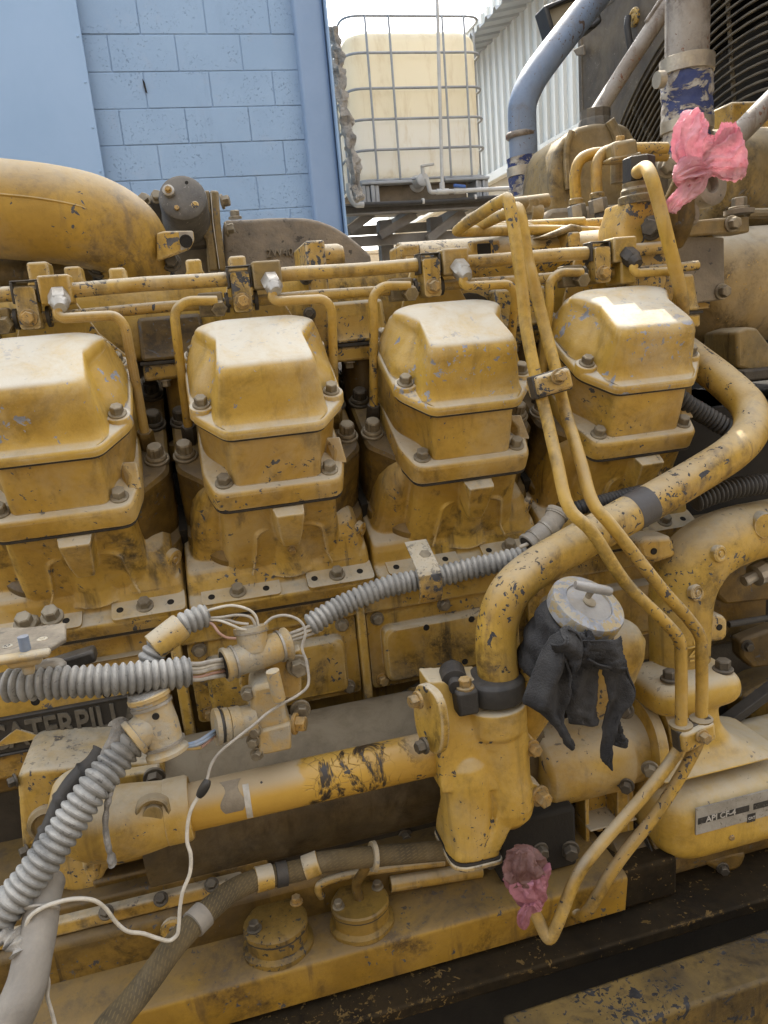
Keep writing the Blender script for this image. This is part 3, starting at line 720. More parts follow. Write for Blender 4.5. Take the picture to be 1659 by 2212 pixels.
random.seed(11)
for i in (-1, 0, 1, 2):
    mw = bank_matrix(i)
    h = link('cylinder_head', HEAD, EN, mw)
    for s in (-.125, .125):
        for v in (.022, -.066, -.15):
            lbolt(h, i, s, v, -.113, .0195, TWELVE_L if v > 0 else TWELVE, 'head_bolt')
        bx = Bk(i, s * .985, -.022, -.113)
    l = link('lifter_housing', LIFT, EN, mw)
    link('mounting_pad', PAD1, l, mw); link('mounting_pad', PAD2, l, mw)
    for s in (-.117, -.034): bolt(l, Bk(i, s, .173, -.2690), BU, .0052, HOLE, 'bolt_hole', 0)
    for s in (.042, .115): bolt(l, Bk(i, s, .172, -.2660), BU, .0052, HOLE, 'bolt_hole', 0)
    if i != 1: lbolt(l, i, -.077, .171, -.2690, .0135)
    lbolt(l, i, .078, .172, -.2660, .0135)
    bolt(l, Bk(i, .128, .118, -.232), (BX * .8 + BV * .75).normalized(), .0125, PLUG, 'plug')
    if i == 0: bolt(l, Bk(i, .012, .150, -.215), BV, .0075, HEXY)
    r = link('rocker_base', BASE, EN, mw, bevel=.002)
    for s in (-.0755, .0755): lbolt(r, i, s, .127, -.087, .0135)
    link('gasket', GASK, r, mw)
    c = link('valve_cover', COVER, EN, mw); link('gasket', GASK2, c, mw)
    for s in (-.091, .091):
        for v in (.067, -.066): lbolt(c, i, s, v, .0075, .0128)
    c['label'] = ['dusty valve cover cut by the left edge of the photo', 'pale dust topped valve cover, second from the left', 'scratched valve cover with bare scrapes, third from the left', 'sunlit chipped valve cover, nearest the fan'][i + 1]

# raised casting marks on the third head's face
def text_mesh(txt, size, depth, mat, name, extrude=True, bold=0.):
    cu = bpy.data.curves.new(name, 'FONT'); cu.body = txt; cu.size = size; cu.extrude = depth; cu.offset = bold
    cu.align_x = 'CENTER'; cu.align_y = 'CENTER'; cu.resolution_u = 3
    o = bpy.data.objects.new(name, cu); COL.objects.link(o)
    me = bpy.data.meshes.new_from_object(o.evaluated_get(bpy.context.evaluated_depsgraph_get()))
    bpy.data.objects.remove(o); bpy.data.curves.remove(cu)
    me.materials.clear(); me.materials.append(mat); me.name = name
    return me
def put_text(parent, txt, p, right, up, size, depth, mat, name='raised_lettering', bold=0., squash=1):
    right = Vector(right).normalized(); up = Vector(up); up = (up - right * up.dot(right)).normalized(); nn = right.cross(up)
    mw = Matrix.Translation(Vector(p)) @ Matrix((right * squash, up, nn)).transposed().to_4x4()
    return link(name, text_mesh(txt, size, depth, mat, name, bold=bold), parent, mw)
heads = [o for o in EN.children if o.name.startswith('cylinder_head')]
hp = Bk(1, -.094, .062, -.155)
put_text(heads[2], '52', hp, -BX + BU * .1, -BU, .040, .0022, M['yellow_oily_shade'])
# black filler put in for the shade in the gaps between the heads
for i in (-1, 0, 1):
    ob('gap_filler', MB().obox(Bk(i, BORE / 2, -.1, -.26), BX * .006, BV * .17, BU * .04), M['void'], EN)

# ------------------------------------------------------------------ fuel rails, manifold and what stands behind the bank
RY1, RY2 = 1.160, 1.168
uz = P(1, 800, 790, RY1).z; lz_ = P(1, 800, 935, RY2).z
def rail(name, y, z, r, x0, x1, mat):
    return ob(name, MB().tube([(x0 + (x1 - x0) * k / 30, y, z + .0008 * sin(k * 1.3)) for k in range(31)], r, 14), mat, EN, smooth=60)
ru = rail('fuel_rail', RY1, uz, .0105, -.55, .80, M['yellow_chip'])
rl = rail('return_rail', RY2, lz_, .0082, -.55, .86, M['yellow_chip'])
xb0 = P(1, 345, 830, RY1).x; xc0 = P(1, 175, 900, RY1).x; xd0 = P(1, 1255, 900, RY1).x - BORE
SADDLE = mesh_from('clamp_block', MB().loft([[Vector((p[0], -.022, p[1])) for p in rpoly([(-.0135, -.016), (.0135, -.016), (.0135, .040), (-.0135, .040)], .006, 4)],
                                             [Vector((p[0], .014, p[1])) for p in rpoly([(-.0135, -.016), (.0135, -.016), (.0135, .040), (-.0135, .040)], .006, 4)]]), M['yellow_chip'], 40)
def hexa(p0, p1, r): return MB().lathe(p0, Vector(p1) - Vector(p0), [(r * .92, 0), (r, .002), (r, (Vector(p1) - Vector(p0)).length - .002), (r * .9, (Vector(p1) - Vector(p0)).length)], 6)
FR = .0070
for k in range(4):
    # joint block and its nut
    x = xb0 + BORE * k
    jb = ob('rail_joint', MB().box((x - .021, RY1 - .022, uz - .019), (x + .021, RY1 + .016, uz + .020)), M['yellow_grey'] if k == 1 else M['yellow'], ru, bevel=.003)
    nd = Vector((.10, -.82, -.55)).normalized(); p0 = Vector((x + .003, RY1 - .018, uz - .006)); p1 = p0 + nd * .024
    # clamp
    xc = xc0 + BORE * k
    c = link('rail_clamp', SADDLE, EN, Matrix.Translation((xc, RY2 - .006, lz_)))
    bolt(c, (xc, RY2 - .028, lz_ - .001), (0, -1, 0), .0125, HEXY)
    ob('clamp_strap', MB().box((xc - .018, RY1 - .015, uz - .014), (xc - .0145, RY1 + .014, uz + .014)).box((xc + .0145, RY1 - .015, uz - .014), (xc + .018, RY1 + .014, uz + .014))
       .box((xc - .018, RY1 - .013, uz + .0145), (xc + .018, RY1 + .013, uz + .0165)), M['dark_iron'], c, bevel=.001)
    for a_ in (.019, -.024): ob('clamp_collar', MB().cyl((xc + a_, RY2, lz_), (xc + a_ + .005, RY2, lz_), .0145), M['dark_iron'], c)
    xd = xd0 + BORE * k
    db = ob('return_joint', MB().box((xd - .018, RY2 - .013, lz_ - .018), (xd + .018, RY2 + .012, lz_ + .016)), M['yellow_grey'], rl, bevel=.003)
    # bracket plate behind the clamp
    if k in (0, 1, 2, 3):
        px = xc + .02; yb = 1.205
        pl = MB().plate([(px - .070, yb, lz_ - .085), (px - .055, yb, lz_ - .028), (px - .035, yb, lz_ + .03), (px + .03, yb, lz_ + .03), (px + .06, yb, lz_ - .028), (px + .105, yb, lz_ - .075), (px + .10, yb, lz_ - .16), (px - .06, yb, lz_ - .16)], (0, .006, 0))
        bp = ob('rail_bracket', pl, M['yellow'], EN, bevel=.0015)
        for dx in (.004, .036):
            if k >= 2 and dx == (.036, .004)[k - 2]: bolt(bp, (px + dx, yb - .001, lz_ - .05), (0, -1, 0), .007, HOLE, 'bolt_hole', 0)
            else: bolt(bp, (px + dx, yb, lz_ - .05), (0, -1, 0), .0095, HEXD if dx > .01 else HEX)
    # feed line from the joint down to the head on the right, return line from the head on the left
    i = k - 1
    sh_ = Vector((BORE * k, 0, 0))
    q = [p0 + nd * .01, p1 + nd * .004, P(1, 340, 958, 1.118) + sh_, P(1, 370, 985, 1.115) + sh_, P(1, 690, 968, 1.113) + sh_, P(1, 745, 1035, 1.113) + sh_, Bk(i, .113, -.012, -.085)]
    fl_ = ob('feed_line', MB().tube(fillet(q, [.008, .009, .014, .022, .022], 5), FR, 12), M['yellow_pipe'] if k != 0 else M['yellow'], EN, smooth=60)
    ob('line_nut', hexa(p0, p1, .0145), M['zinc'] if k < 3 else M['dark_iron'], fl_)
    ob('line_nut', MB().lathe(p1, nd, [(.0125, 0), (.0115, .004), (.008, .012)], 14), M['zinc'] if k < 3 else M['dark_iron'], fl_)
    ob('head_nut', hexa(Bk(i, .113, -.012, -.120), Bk(i, .113, -.012, -.082), .0125), M['yellow_oily_shade'], fl_)
    if k < 4:
        e = Vector((xd, RY2 - .024, lz_))
        j = i; sh_ = Vector((BORE * (k - 1), 0, 0))
        bt = Bk(j, -.115, -.012, -.085)
        q = [P(1, 1290, 880, 1.142) + sh_, P(1, 1105, 882, 1.138) + sh_, P(1, 1035, 945, 1.135) + sh_, P(1, 1050, 1080, 1.132) + sh_, bt]
        if k < 3 or True:
            rl_ = ob('return_line', MB().tube(fillet(q, [.022, .022, .03], 6), FR, 12), M['yellow_pipe'], EN, smooth=60)
            ob('line_nut', hexa(e + Vector((.010, .013, -.006)), e + Vector((.010, -.006, -.010)), .012), M['yellow_grey'], rl_)
            ob('head_nut', hexa(bt - BU * .035, bt + BU * .004, .0115), M['dark_iron'], rl_)

# water manifold log behind the rails
mz = P(1, 800, 745, 1.245).z
lg = MB()
def sec(x, r=.0): return [Vector((x, p[0], p[1])) for p in rpoly([(1.235 - r, mz - .125), (1.235 - r, mz + r), (1.345, mz + r), (1.345, mz - .125)], [.012, .035, .035, .012], 5)]
lg.loft([sec(-.62), sec(.40)])
log = ob('water_manifold', lg, M['yellow_body'], EN, smooth=50)
lg2 = MB(); lg2.tube([(.36, 1.285, mz - .012), (.95, 1.285, mz - .012)], .043, 20); lg2.box((.36, 1.25, mz - .125), (.95, 1.33, mz - .03))
ob('water_manifold_end', lg2, M['yellow_chip'], EN, smooth=50, bevel=.003)
for X, Y, w_, h_, mt in ((230, 655, .030, .052, 'yellow'), (435, 682, .024, .030, 'yellow'), (697, 690, .024, .026, 'yellow'), (1147, 640, .024, .040, 'yellow'), (1405, 620, .026, .062, 'yellow_chip')):
    p = P(1, X, Y, 1.25)
    m = MB(); hh = p.z - mz + .004
    m.loft([[Vector((p.x + a * w_ * (1.35 if t == 0 else 1), 1.262 + b * .028, mz - .004 + hh * t)) for a, b in ((-.5, -1), (.5, -1), (.5, .6), (-.5, .6))] for t in (0, .35, 1)])
    ob('lifting_boss', m, M[mt], log, bevel=.004)
# flange between the two manifold lengths
fx = P(2, 420, 900, 1.24).x
ob('manifold_flange', MB().box((fx - .016, 1.224, mz - .165), (fx + .016, 1.36, mz + .036)), M['yellow_chip'], EN, bevel=.004)
for z in (mz - .02, mz - .075, mz - .14): bolt(EN, (fx - .020, 1.226, z), (-.2, -1, .1), .011, HEXD)
# feet of the manifold on the heads: pad, dark joint, pad, tube
for k in range(-1, 4):
    x = P(1, 1030, 1150, 1.2).x + BORE * (k - 0)
    ft = MB().loft([[Vector((x + a * w_, 1.235 + b, z)) for a, b in ((-1, -d_), (1, -d_), (1, .09), (-1, .09))] for w_, d_, z in ((.048, .012, mz - .06), (.05, .022, mz - .11), (.05, .03, mz - .126))])
    f = ob('manifold_foot', ft, M['yellow_oily_shade'] if k < 1 else M['yellow_chip'], EN, bevel=.006)
    ob('gasket', MB().box((x - .052, 1.202, mz - .131), (x + .052, 1.31, mz - .1265)), M['gasket'], f)
    ob('foot_flange', MB().box((x - .05, 1.206, mz - .155), (x + .05, 1.31, mz - .1315)), M['yellow_chip'], f, bevel=.004)
    bolt(f, (x - .02, 1.212, mz - .156), (0, 0, -1), .010, HEX)
    ob('water_tube', MB().lathe((x + .012, 1.262, mz - .156), (0, 0, -1), [(.035, 0), (.035, .10), (.05, .105), (.05, .13), (.035, .132), (.035, .20)], 20), M['yellow_oily_shade'], f)
    ob('exhaust_stub', MB().lathe((x - .085, 1.34, mz - .09), (0, -1, -.25), [(.045, 0), (.045, .06), (.05, .062), (.05, .085), (.02, .088)], 20), M['dark_iron'], f)
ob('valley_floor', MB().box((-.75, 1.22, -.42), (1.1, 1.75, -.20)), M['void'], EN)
ob('valley_cover', MB().box((-.75, 1.40, -.18), (1.0, 1.75, .02)), M['cast'], EN, bevel=.02)

# big intake elbow at upper left
ep = spline([P(1, x, y, d) for x, y, d in ((-700, 262, 1.37), (-300, 300, 1.355), (0, 338, 1.345), (280, 366, 1.345), (510, 408, 1.35), (660, 465, 1.36), (745, 535, 1.375), (780, 620, 1.39), (785, 680, 1.40))], 8)
el = ob('intake_elbow', MB().tube(ep, lambda t, k: .0740 - .009 * max(0, (t - .5) / .5), 40), M['yellow_oily_shade'], EN, smooth=70)
el.data.materials[0] = paint('elbow_paint', base=(.48, .295, .045), dark=(.36, .215, .036), dust=.9, chips=.2, grime=.6, edge=0, dustcol=(.44, .37, .26), stain=(.17, .115, .055), seed=21, up=(.1, .95))
seam = [p + (Vector((0, -.8, .12))).normalized() * .0738 for p in ep][10:40]
ob('casting_seam', MB().tube(seam, .0022, 6), el.data.materials[0], el)
a = [P(1, x, y, 1.320) for x, y in ((930, 480), (975, 466), (1148, 464), (1156, 520), (1130, 570), (1060, 600), (935, 645))]
lug = ob('elbow_lug', MB().plate(a, (0, .014, 0)), M['yellow'], el, bevel=.003)
b_ = [P(1, x, y, 1.3185) for x, y in ((1062, 470), (1146, 469), (1153, 520), (1128, 566), (1075, 582))]
ob('bare_lug_face', MB().plate(b_, (0, .001, 0)), M['zinc'], lug)
bolt(lug, P(1, 1106, 527, 1.317), (0, -1, 0), .0105, HOLE, 'bolt_hole', 0)
bt = spline([P(1, x, y, 1.40) for x, y in ((560, 700), (700, 712), (900, 680), (1000, 640))], 8)
bo = ob('rubber_boot', MB().tube(bt, lambda t, k: .024 + .004 * sin(k * 1.7), 14), M['black'], EN, smooth=60)
for x, y in ((585, 690), (1020, 655)): bolt(bo, P(1, x, y, 1.36), (0, -1, .2), .017, HEXD)
ob('pale_tube', MB().tube([P(1, -900, 760, 1.42), P(1, 250, 725, 1.42), P(1, 560, 705, 1.42)], .036, 20), M['yellow_grey'], EN, smooth=60)
ob('black_duct', MB().box(P(1, -900, 655, 1.75), P(1, 560, 600, 2.0)), M['void'], EN)

# breather cap on its flange
fc = P(1, 1085, 262, 1.40); ax = Vector((.04, .95, -.31)).normalized()
br = MB().lathe(fc, ax, [(.004, .0), (.033, .0), (.0395, .004), (.041, .010), (.041, .062), (.043, .066), (.045, .085)], 36)
cap = ob('breather_cap', br, plain('dusty_grey_cap', (.115, .108, .098), (.065, .062, .058), 30, .5, .2, .3, .45, (.30, .27, .22), spot=.15, spotcol=(.25, .23, .2)), EN, smooth=40)
for x, y in ((1000, 220), (1052, 335)):
    p = P(1, x, y, 1.395); o = ob('stud_collar', MB().lathe(p + ax * .012, -ax, [(.0105, 0), (.010, .010), (.0085, .011)], 16), M['zinc'], cap); bolt(cap, p + ax * .001, -ax, .0065, HEXY, 'stud')
bolt(cap, P(1, 1108, 172, 1.392) + ax * .004, -ax, .003, HOLE, 'vent_hole', 0)
bolt(cap, P(1, 1158, 305, 1.392) + ax * .003, -ax, .005, PLUG, 'rivet', 0)
fb = fc + ax * .075
fp = [fb + Vector((a_, 0, b2)) for a_, b2 in ((-.065, .028), (-.045, .042), (.02, .046), (.048, .015), (.050, -.03), (.03, -.052), (-.02, -.052), (-.048, -.02))]
fpl = ob('breather_flange', MB().plate(fp, (0, .012, -.004)), M['dark_iron'], EN, bevel=.004)
for x, y in ((935, 268), (1192, 398), (860, 285)): bolt(fpl, P(1, x, y, 1.455), (-.1, -1, .35), .0125, HEXY if x > 1000 else HEX)
# bracket block beside the cap
q = [P(1, x, y, 1.46) for x, y in ((1178, 228), (1245, 222), (1262, 420), (1300, 700), (1242, 705), (1225, 520), (1200, 490), (1150, 495), (1150, 470), (1180, 440))]
bb = ob('support_bracket', MB().plate(q, (0, .10, 0)), M['yellow_grey'], EN, bevel=.006)
q = [P(1, x, y, 1.458) for x, y in ((1247, 222), (1300, 226), (1312, 420), (1345, 700), (1302, 705), (1264, 420))]
bb2 = ob('bracket_end_plate', MB().plate(q, (0, .11, 0)), M['yellow_grey'], EN, bevel=.004)
q = [P(1, x, y, 1.4565) for x, y in ((1250, 240), (1264, 420), (1303, 690), (1307, 690), (1270, 420), (1256, 240))]
ob('sealant_line', MB().plate(q, (0, .001, 0)), M['white_mark'], bb2)
for x, y in ((1318, 293), (1345, 458)): bolt(bb2, P(1, x, y, 1.49), (1, -.25, .1), .014, HEX)
ob('recess_wall', MB().plate([P(1, x, y, 1.52) for x, y in ((1000, 470), (1240, 470), (1300, 740), (1000, 760))], (0, .05, 0)), M['cast'], EN)
# grey charge-air casting with a raised part number
pf = [(1330, 396, 1), (1659, 390, 1)]
top = [P(1, 1330, 400, 1.53), P(1, 1500, 395, 1.53), P(2, 60, 428, 1.53), P(2, 250, 424, 1.53), P(2, 380, 434, 1.53), P(2, 500, 472, 1.53), P(2, 600, 530, 1.53), P(2, 690, 600, 1.53), P(2, 770, 672, 1.53)]
top = spline(top, 4); low = [P(2, 770, 900, 1.53), P(1, 1330, 900, 1.53)]
cs = ob('charge_air_casting', MB().plate(top + low, (0, .30, 0)), plain('sooty_iron_casting', (.27, .22, .16), (.13, .115, .10), 11, .85, 0, .6, .5, (.42, .37, .29), spot=.4, spotcol=(.06, .052, .045), fine=120, bdist=.003), EN, bevel=.05, seg=6, smooth=60)
put_text(cs, '2W4043', P(2, 205, 655, 1.527), BX, (0, 0, 1), .021, .003, M['cast'])
bolt(cs, P(1, 1398, 392, 1.60), (0, 0, 1), .014, HEX)
# black box bosses on the manifold end
for x0, x1, y0, y1 in ((955, 1085, 592, 700), (1410, 1605, 562, 690)):
    a_ = P(2, x0, y1, 1.25); b2 = P(2, x1, y0, 1.25)
    o = ob('manifold_pad', MB().box((a_.x, 1.245, a_.z), (b2.x, 1.32, b2.z)), M['yellow_chip'], EN, bevel=.006)
    if x0 > 1200:
        c0 = P(2, 1465, 672, 1.243); c1 = P(2, 1550, 590, 1.243); ob('pad_recess', MB().box((c0.x, 1.2425, c0.z), (c1.x, 1.247, c1.z)), M['void'], o, bevel=.002)
a_ = P(2, 540, 700, 1.245)
ob('end_plug', MB().lathe((fx + .016, 1.27, mz + .012), (1, 0, 0), [(.022, 0), (.022, .028), (.018, .036), (.004, .037)], 20), M['yellow_chip'], EN, smooth=50)

# twin oil lines running down across the valve covers
TA = [P(0, 1330, 502, 1.30), P(0, 1180, 497, 1.27), P(2, 1400, 515, 1.20), P(2, 1345, 500, 1.18), P(2, 1480, 405, 1.10), P(2, 1625, 318, 1.03), P(3, 160, 1200, 1.01), P(4, 222, 120, 1.0), P(4, 255, 430, .99), P(4, 306, 690, .97), P(4, 362, 900, .955), P(4, 432, 1200, .915), P(4, 500, 1470, .882),
      P(4, 640, 1620, .866), P(10, 900, 400, .856), P(10, 1100, 600, .85), P(10, 1183, 700, .85), P(10, 1196, 800, .85), P(10, 1196, 1160, .84), P(10, 1180, 1290, .84), P(13, 900, 500, .835), P(13, 560, 890, .825), P(13, 430, 1080, .82), P(13, 330, 1330, .815), P(13, 275, 1445, .815), P(13, 240, 1425, .82), P(13, 195, 1330, .83), P(13, 150, 1255, .835)]
TB = [P(0, 1330, 478, 1.34), P(0, 1200, 488, 1.32), P(2, 1485, 500, 1.24), P(2, 1560, 440, 1.18), P(2, 1680, 390, 1.09), P(3, 215, 1230, 1.05), P(3, 262, 1500, 1.04), P(4, 290, 130, 1.03), P(4, 345, 360, 1.02), P(4, 430, 690, .985), P(4, 478, 900, .97), P(4, 570, 1200, .925), P(4, 640, 1440, .892),
      P(4, 760, 1590, .874), P(10, 1100, 440, .858), P(10, 1230, 585, .86), P(10, 1300, 690, .855), P(10, 1306, 800, .85), P(10, 1304, 1140, .845), P(10, 1270, 1290, .845), P(13, 980, 610, .845), P(13, 760, 890, .845), P(13, 640, 1060, .845), P(13, 560, 1200, .845), P(13, 500, 1285, .85), P(13, 445, 1300, .87), P(13, 370, 1150, .90), P(13, 270, 980, .93)]
for pts in (TA, TB):
    tp_ = ob('oil_line', MB().tube(spline(pts, 5), .0088, 14), M['yellow_pipe'], EN, smooth=60)
def line_clamp(c, dirs, w_, h_, d_, bp, bn):
    ax_, ay_, az_ = dirs
    o = ob('line_clamp', MB().obox(c, ax_ * w_, ay_ * d_, az_ * h_), M['yellow_chip'], EN, bevel=.005)
    ob('clamp_lining', MB().obox(c, ax_ * (w_ * 1.06), ay_ * (d_ * .5), az_ * (h_ * 1.12)), M['dark_iron'], o, bevel=.002)
    bolt(o, bp, bn, .0115, HEXY); return o
c1 = P(4, 390, 752, .96); ax_ = Vector((.97, .1, .14)).normalized(); ay_ = Vector((0, 1, -.15)).normalized(); az_ = ax_.cross(ay_).normalized(); ay_ = az_.cross(ax_)
line_clamp(c1, (ax_, ay_, az_),   .0275, .0145, .017, P(4, 440, 715, .94), -ay_)
c2 = P(10, 1255, 1200, .838); ax_ = Vector((.98, .1, .12)).normalized(); az_ = ax_.cross(Vector((0, 1, 0))).normalized(); ay_ = az_.cross(ax_)
line_clamp(c2, (ax_, ay_, az_),   .0285, .015, .017, P(10, 1308, 1218, .818), -ay_)
for c, yo in ((c2, 0),):
    for x, y in ((1196, 1165), (1304, 1135)): ob('line_washer', MB().lathe(P(10, x, y, .841), (0, 0, 1), [(.0165, 0), (.0165, .004), (.011, .005)], 18), M['yellow_grey'], EN)

# ------------------------------------------------------------------ engine side below the bank: camshaft covers, coolers, oil pan
SY = 1.135                                # side of the block
zt = Bk(0, 0, .185, -.298).z
blk = MB(); blk.box((-.95, SY + .02, -.66), (1.02, 1.9, zt + .004)); 
ob('engine_block', blk, M['yellow_oily_shade'], EN, bevel=.006)
ob('deck_gasket_strip', MB().box((-.95, SY - .012, zt - .014), (1.0, SY + .1, zt - .002)), M['dark_iron'], EN)
ob('block_rail', MB().box((-.95, SY - .004, zt - .052), (1.0, SY + .1, zt - .0145)), M['yellow_body'], EN, bevel=.004)
def cam_cover(x0, x1, z0, z1, bolts, holes=(), raised=True, name='camshaft_cover'):
    m = MB(); y = SY + .02
    m.loft([[Vector((p[0], yy, p[1])) for p in rpoly([(x0, z0), (x1, z0), (x1, z1), (x0, z1)], .010, 4)] for yy in (y, y - .014, y - .016)])
    if raised:
        a = .022
        m.loft([[Vector((p[0], yy, p[1])) for p in rpoly([(x0+a+i, z0+a*.55+i), (x1-a-i, z0+a*.55+i), (x1-a-i, z1-a*1.35-i), (x0+a+i, z1-a*1.35-i)], .016, 4)] for yy, i in ((y - .014, 0), (y - .032, .002), (y - .036, .006))])
    c = ob(name, m, M['yellow_body'], EN, smooth=40)
    for bx, bz in bolts: bolt(c, (bx, y - .016, bz), (0, -1, 0), .0125, HEX if random.random() < .7 else HEXY)
    for hx, hz in holes: bolt(c, (hx, y - .036, hz), (0, -1, 0), .0055, HOLE, 'bolt_hole', 0)
    return c
pa = P(9, 612, 290, SY); pb = P(9, 1000, 660, SY); zc1 = pa.z; zc0 = P(9, 640, 715, SY).z
random.seed(4)
hxy = [P(9, x, y, SY - .016) for x, y in ((940, 375), (1185, 330), (920, 607), (1150, 560))]
cam_cover(pa.x, pa.x + .272, zc0, zc1, [(pa.x + .018, zc1 - .016), (pa.x + .136, zc1 - .012), (pa.x + .25, zc1 - .016), (pa.x + .018, zc0 + .014), (pa.x + .136, zc0 + .010)], [(h.x, h.z) for h in hxy])
x2 = pa.x - BORE
cam_cover(x2, x2 + .272, zc0, zc1, [(x2 + .25, zc1 - .016), (x2 + .018, zc1 - .016), (x2 + .25, zc0 + .014), (x2 + .018, zc0 + .014)])
x3 = pa.x + BORE
cam_cover(x3, x3 + .272, zc0, zc1, [(x3 + .018, zc1 - .016)])
ob('cover_rib', MB().box((pa.x - .018, SY - .012, zc0 - .02), (pa.x - .004, SY + .05, zc1 + .02)), M['yellow_body'], EN, bevel=.003)
for px_ in (x2 - .012,):
    ob('cover_rib', MB().box((px_ - .012, SY - .016, zc0 - .02), (px_ + .004, SY + .05, zc1 + .02)), M['yellow_body'], EN, bevel=.003)
# name plate panel
npz1 = P(8, 400, 560, SY).z; npz0 = P(8, 200, 960, SY - .01).z; npx1 = P(8, 905, 700, SY).x
ob('cover_top_flange', MB().box((-.95, SY - .022, npz1 + .030), (npx1 - .002, SY + .05, zc1 + .004)), M['yellow_body'], EN, bevel=.004)
npb = ob('name_plate_cover', MB().box((-.95, SY - .012, npz0 - .03), (npx1, SY + .05, npz1 + .029)), M['yellow_body'], EN, bevel=.006)
A = P(8, -30, 842, SY - .014); Bq = P(8, 705, 700, SY - .014)
rt = Vector((1, 0, 0)); ctr = (A + Bq) / 2; zc = ctr.z - .009
L0 = P(8, -140, 800, SY - .014).x; L1 = P(8, 770, 700, SY - .014).x
hh = .0265
plt = ob('name_plate', MB().box((L0, SY - .018, zc - hh), (L1, SY - .011, zc + hh)), M['plate_black'], npb, bevel=.002)
ob('plate_rim', MB().box((L0, SY - .021, zc + hh), (L1, SY - .011, zc + hh + .004)).box((L0, SY - .021, zc - hh - .004), (L1, SY - .011, zc - hh)), M['black'], npb, bevel=.0015)
tm = text_mesh('CATERPILLAR', .060, .0022, M['letter'], 'raised_lettering', bold=.0012)
w_ = max(v.co.x for v in tm.vertices) - min(v.co.x for v in tm.vertices)
tx0 = P(8, -75, 840, SY - .018).x; want = (P(8, 690, 690, SY - .018).x - tx0) / 9.35 * 11
sx_ = want / w_
mw = Matrix.Translation((tx0 + want / 2, SY - .0195, zc)) @ Matrix(((sx_, 0, 0), (0, 0, -1), (0, .92, 0))).to_4x4()
link('raised_lettering', tm, plt, mw)
ap = P(8, 95, 862, SY - .0225)
ob('yellow_triangle', MB().plate([ap + Vector((-.036, 0, -.010)), ap + Vector((.036, 0, -.010)), ap + Vector((0, 0, .012))], (0, .004, 0)), M['yellow'], plt)
for x, y in ((186, 680), (549, 854), (265, 912), (560, 640), (212, 970)):
    bolt(npb, P(8, x, y, SY - .012), (0, -1, 0), .0065, HOLE, 'bolt_hole', 0)
bolt(npb, P(8, 460, 940, SY - .012), (0, -1, 0), .0115, HEXY)
for x, y in ((1640 * 1, 720),): pass
# dark box put in for the shade between the covers and the cooler
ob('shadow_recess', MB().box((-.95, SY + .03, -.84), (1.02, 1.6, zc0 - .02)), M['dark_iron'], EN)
for x in (.24, .46, .62):
    ob('recess_rib', MB().tube(spline([(x - .05, SY + .0, zc0 - .10), (x, SY + .01, zc0 - .05), (x + .07, SY + .02, zc0 - .02)], 4), .012, 8), M['dark_iron'], EN)

# oil cooler: large cylinder along the engine
oc_z = P(9, 300, 960, 1.02).z
oz = P(9, 500, 1080, 1.02).z - .02
ocr = .105; ocy = 1.06
oc = ob('oil_cooler', MB().lathe((-.17, ocy, oz - .03), (1, 0, 0), [(.05, 0), (ocr, .002), (ocr, .50), (ocr * .96, .51), (ocr * .96, .62)], 48), paint('cooler_paint', base=(.13, .09, .035), dark=(.06, .043, .022), dust=.9, chips=-1.5, grime=.9, edge=0, dustcol=(.30, .25, .17), chipcol=(.30, .19, .05), seed=23, up=(.30, .9)), EN, smooth=60)  # coat darkened along with the recesses, to look more shaded
# pipe in front of it, collar, cast elbow and mounting box on the left
py = .900
pr0 = P(9, 960, 1075, py); pl0 = P(8, 1005, 1215, py)
pz = (pr0.z + pl0.z) / 2
PR = .0305
pipe = ob('water_pipe', MB().tube([(pl0.x - .02, py, pz), (pl0.x + .2, py, pz), (pr0.x + .05, py, pz)], PR, 32), M['yellow'], EN, smooth=60)
N = NT('pipe_peeling_paint')
c = N.mix(N.rng(N.noise(6, 5, .6), .35, .7), (.52, .31, .045), (.42, .245, .034))
sx = N.n.new('ShaderNodeSeparateXYZ'); N.t.links.new(N.geo.outputs['Position'], sx.inputs[0])
zone = N.rng(N.math('ADD', sx.outputs[0], N.math('MULTIPLY', N.noise(40, 3), .03)), .070, .080)
zone = N.math('MULTIPLY', zone, N.rng(sx.outputs[0], .185, .225, 1, .2))
cr = N.voro(58, 'DISTANCE_TO_EDGE'); crk = N.rng(N.math('ADD', cr, N.math('MULTIPLY', N.noise(90, 4, .7), .12)), .10, .03)
tar = N.math('MULTIPLY', zone, N.math('MAXIMUM', N.math('MULTIPLY', crk, N.rng(N.noise(14, 3), .42, .55)), N.rng(N.noise(24, 5, .72, .8, stretch=(1, .5, .5)), .52, .60)))
up_ = N.rng(N.nz(), .25, .9)
c = N.mix(N.math('MULTIPLY', N.math('MULTIPLY', up_, .85), N.rng(zone, 0, 1, 1, .12)), c, (.44, .365, .25))
c = N.mix(tar, c, (.035, .026, .018))
c = N.mix(N.rng(N.noise(30, 3, .6), .665, .675), c, (.05, .045, .04))
N.bump(N.math('SUBTRACT', N.math('MULTIPLY', N.noise(120, 4), .3), tar), .5, .003)
pipe.data.materials[0] = N.fin(c, N.rng(zone, 0, 1, .65, .38))
p = P(8, 1296, 1190, py)
ob('white_mark', MB().loft([[Vector((p.x + d, py, pz)) + Vector((0, -cos(t), sin(t))) * (PR + .0006) for d in (-.004, .004)] + [Vector((p.x + d, py, pz)) + Vector((0, -cos(t), sin(t))) * (PR - .002) for d in (.004, -.004)] for t in [radians(a) for a in range(-38, 62, 8)]]), M['white_mark'], pipe)
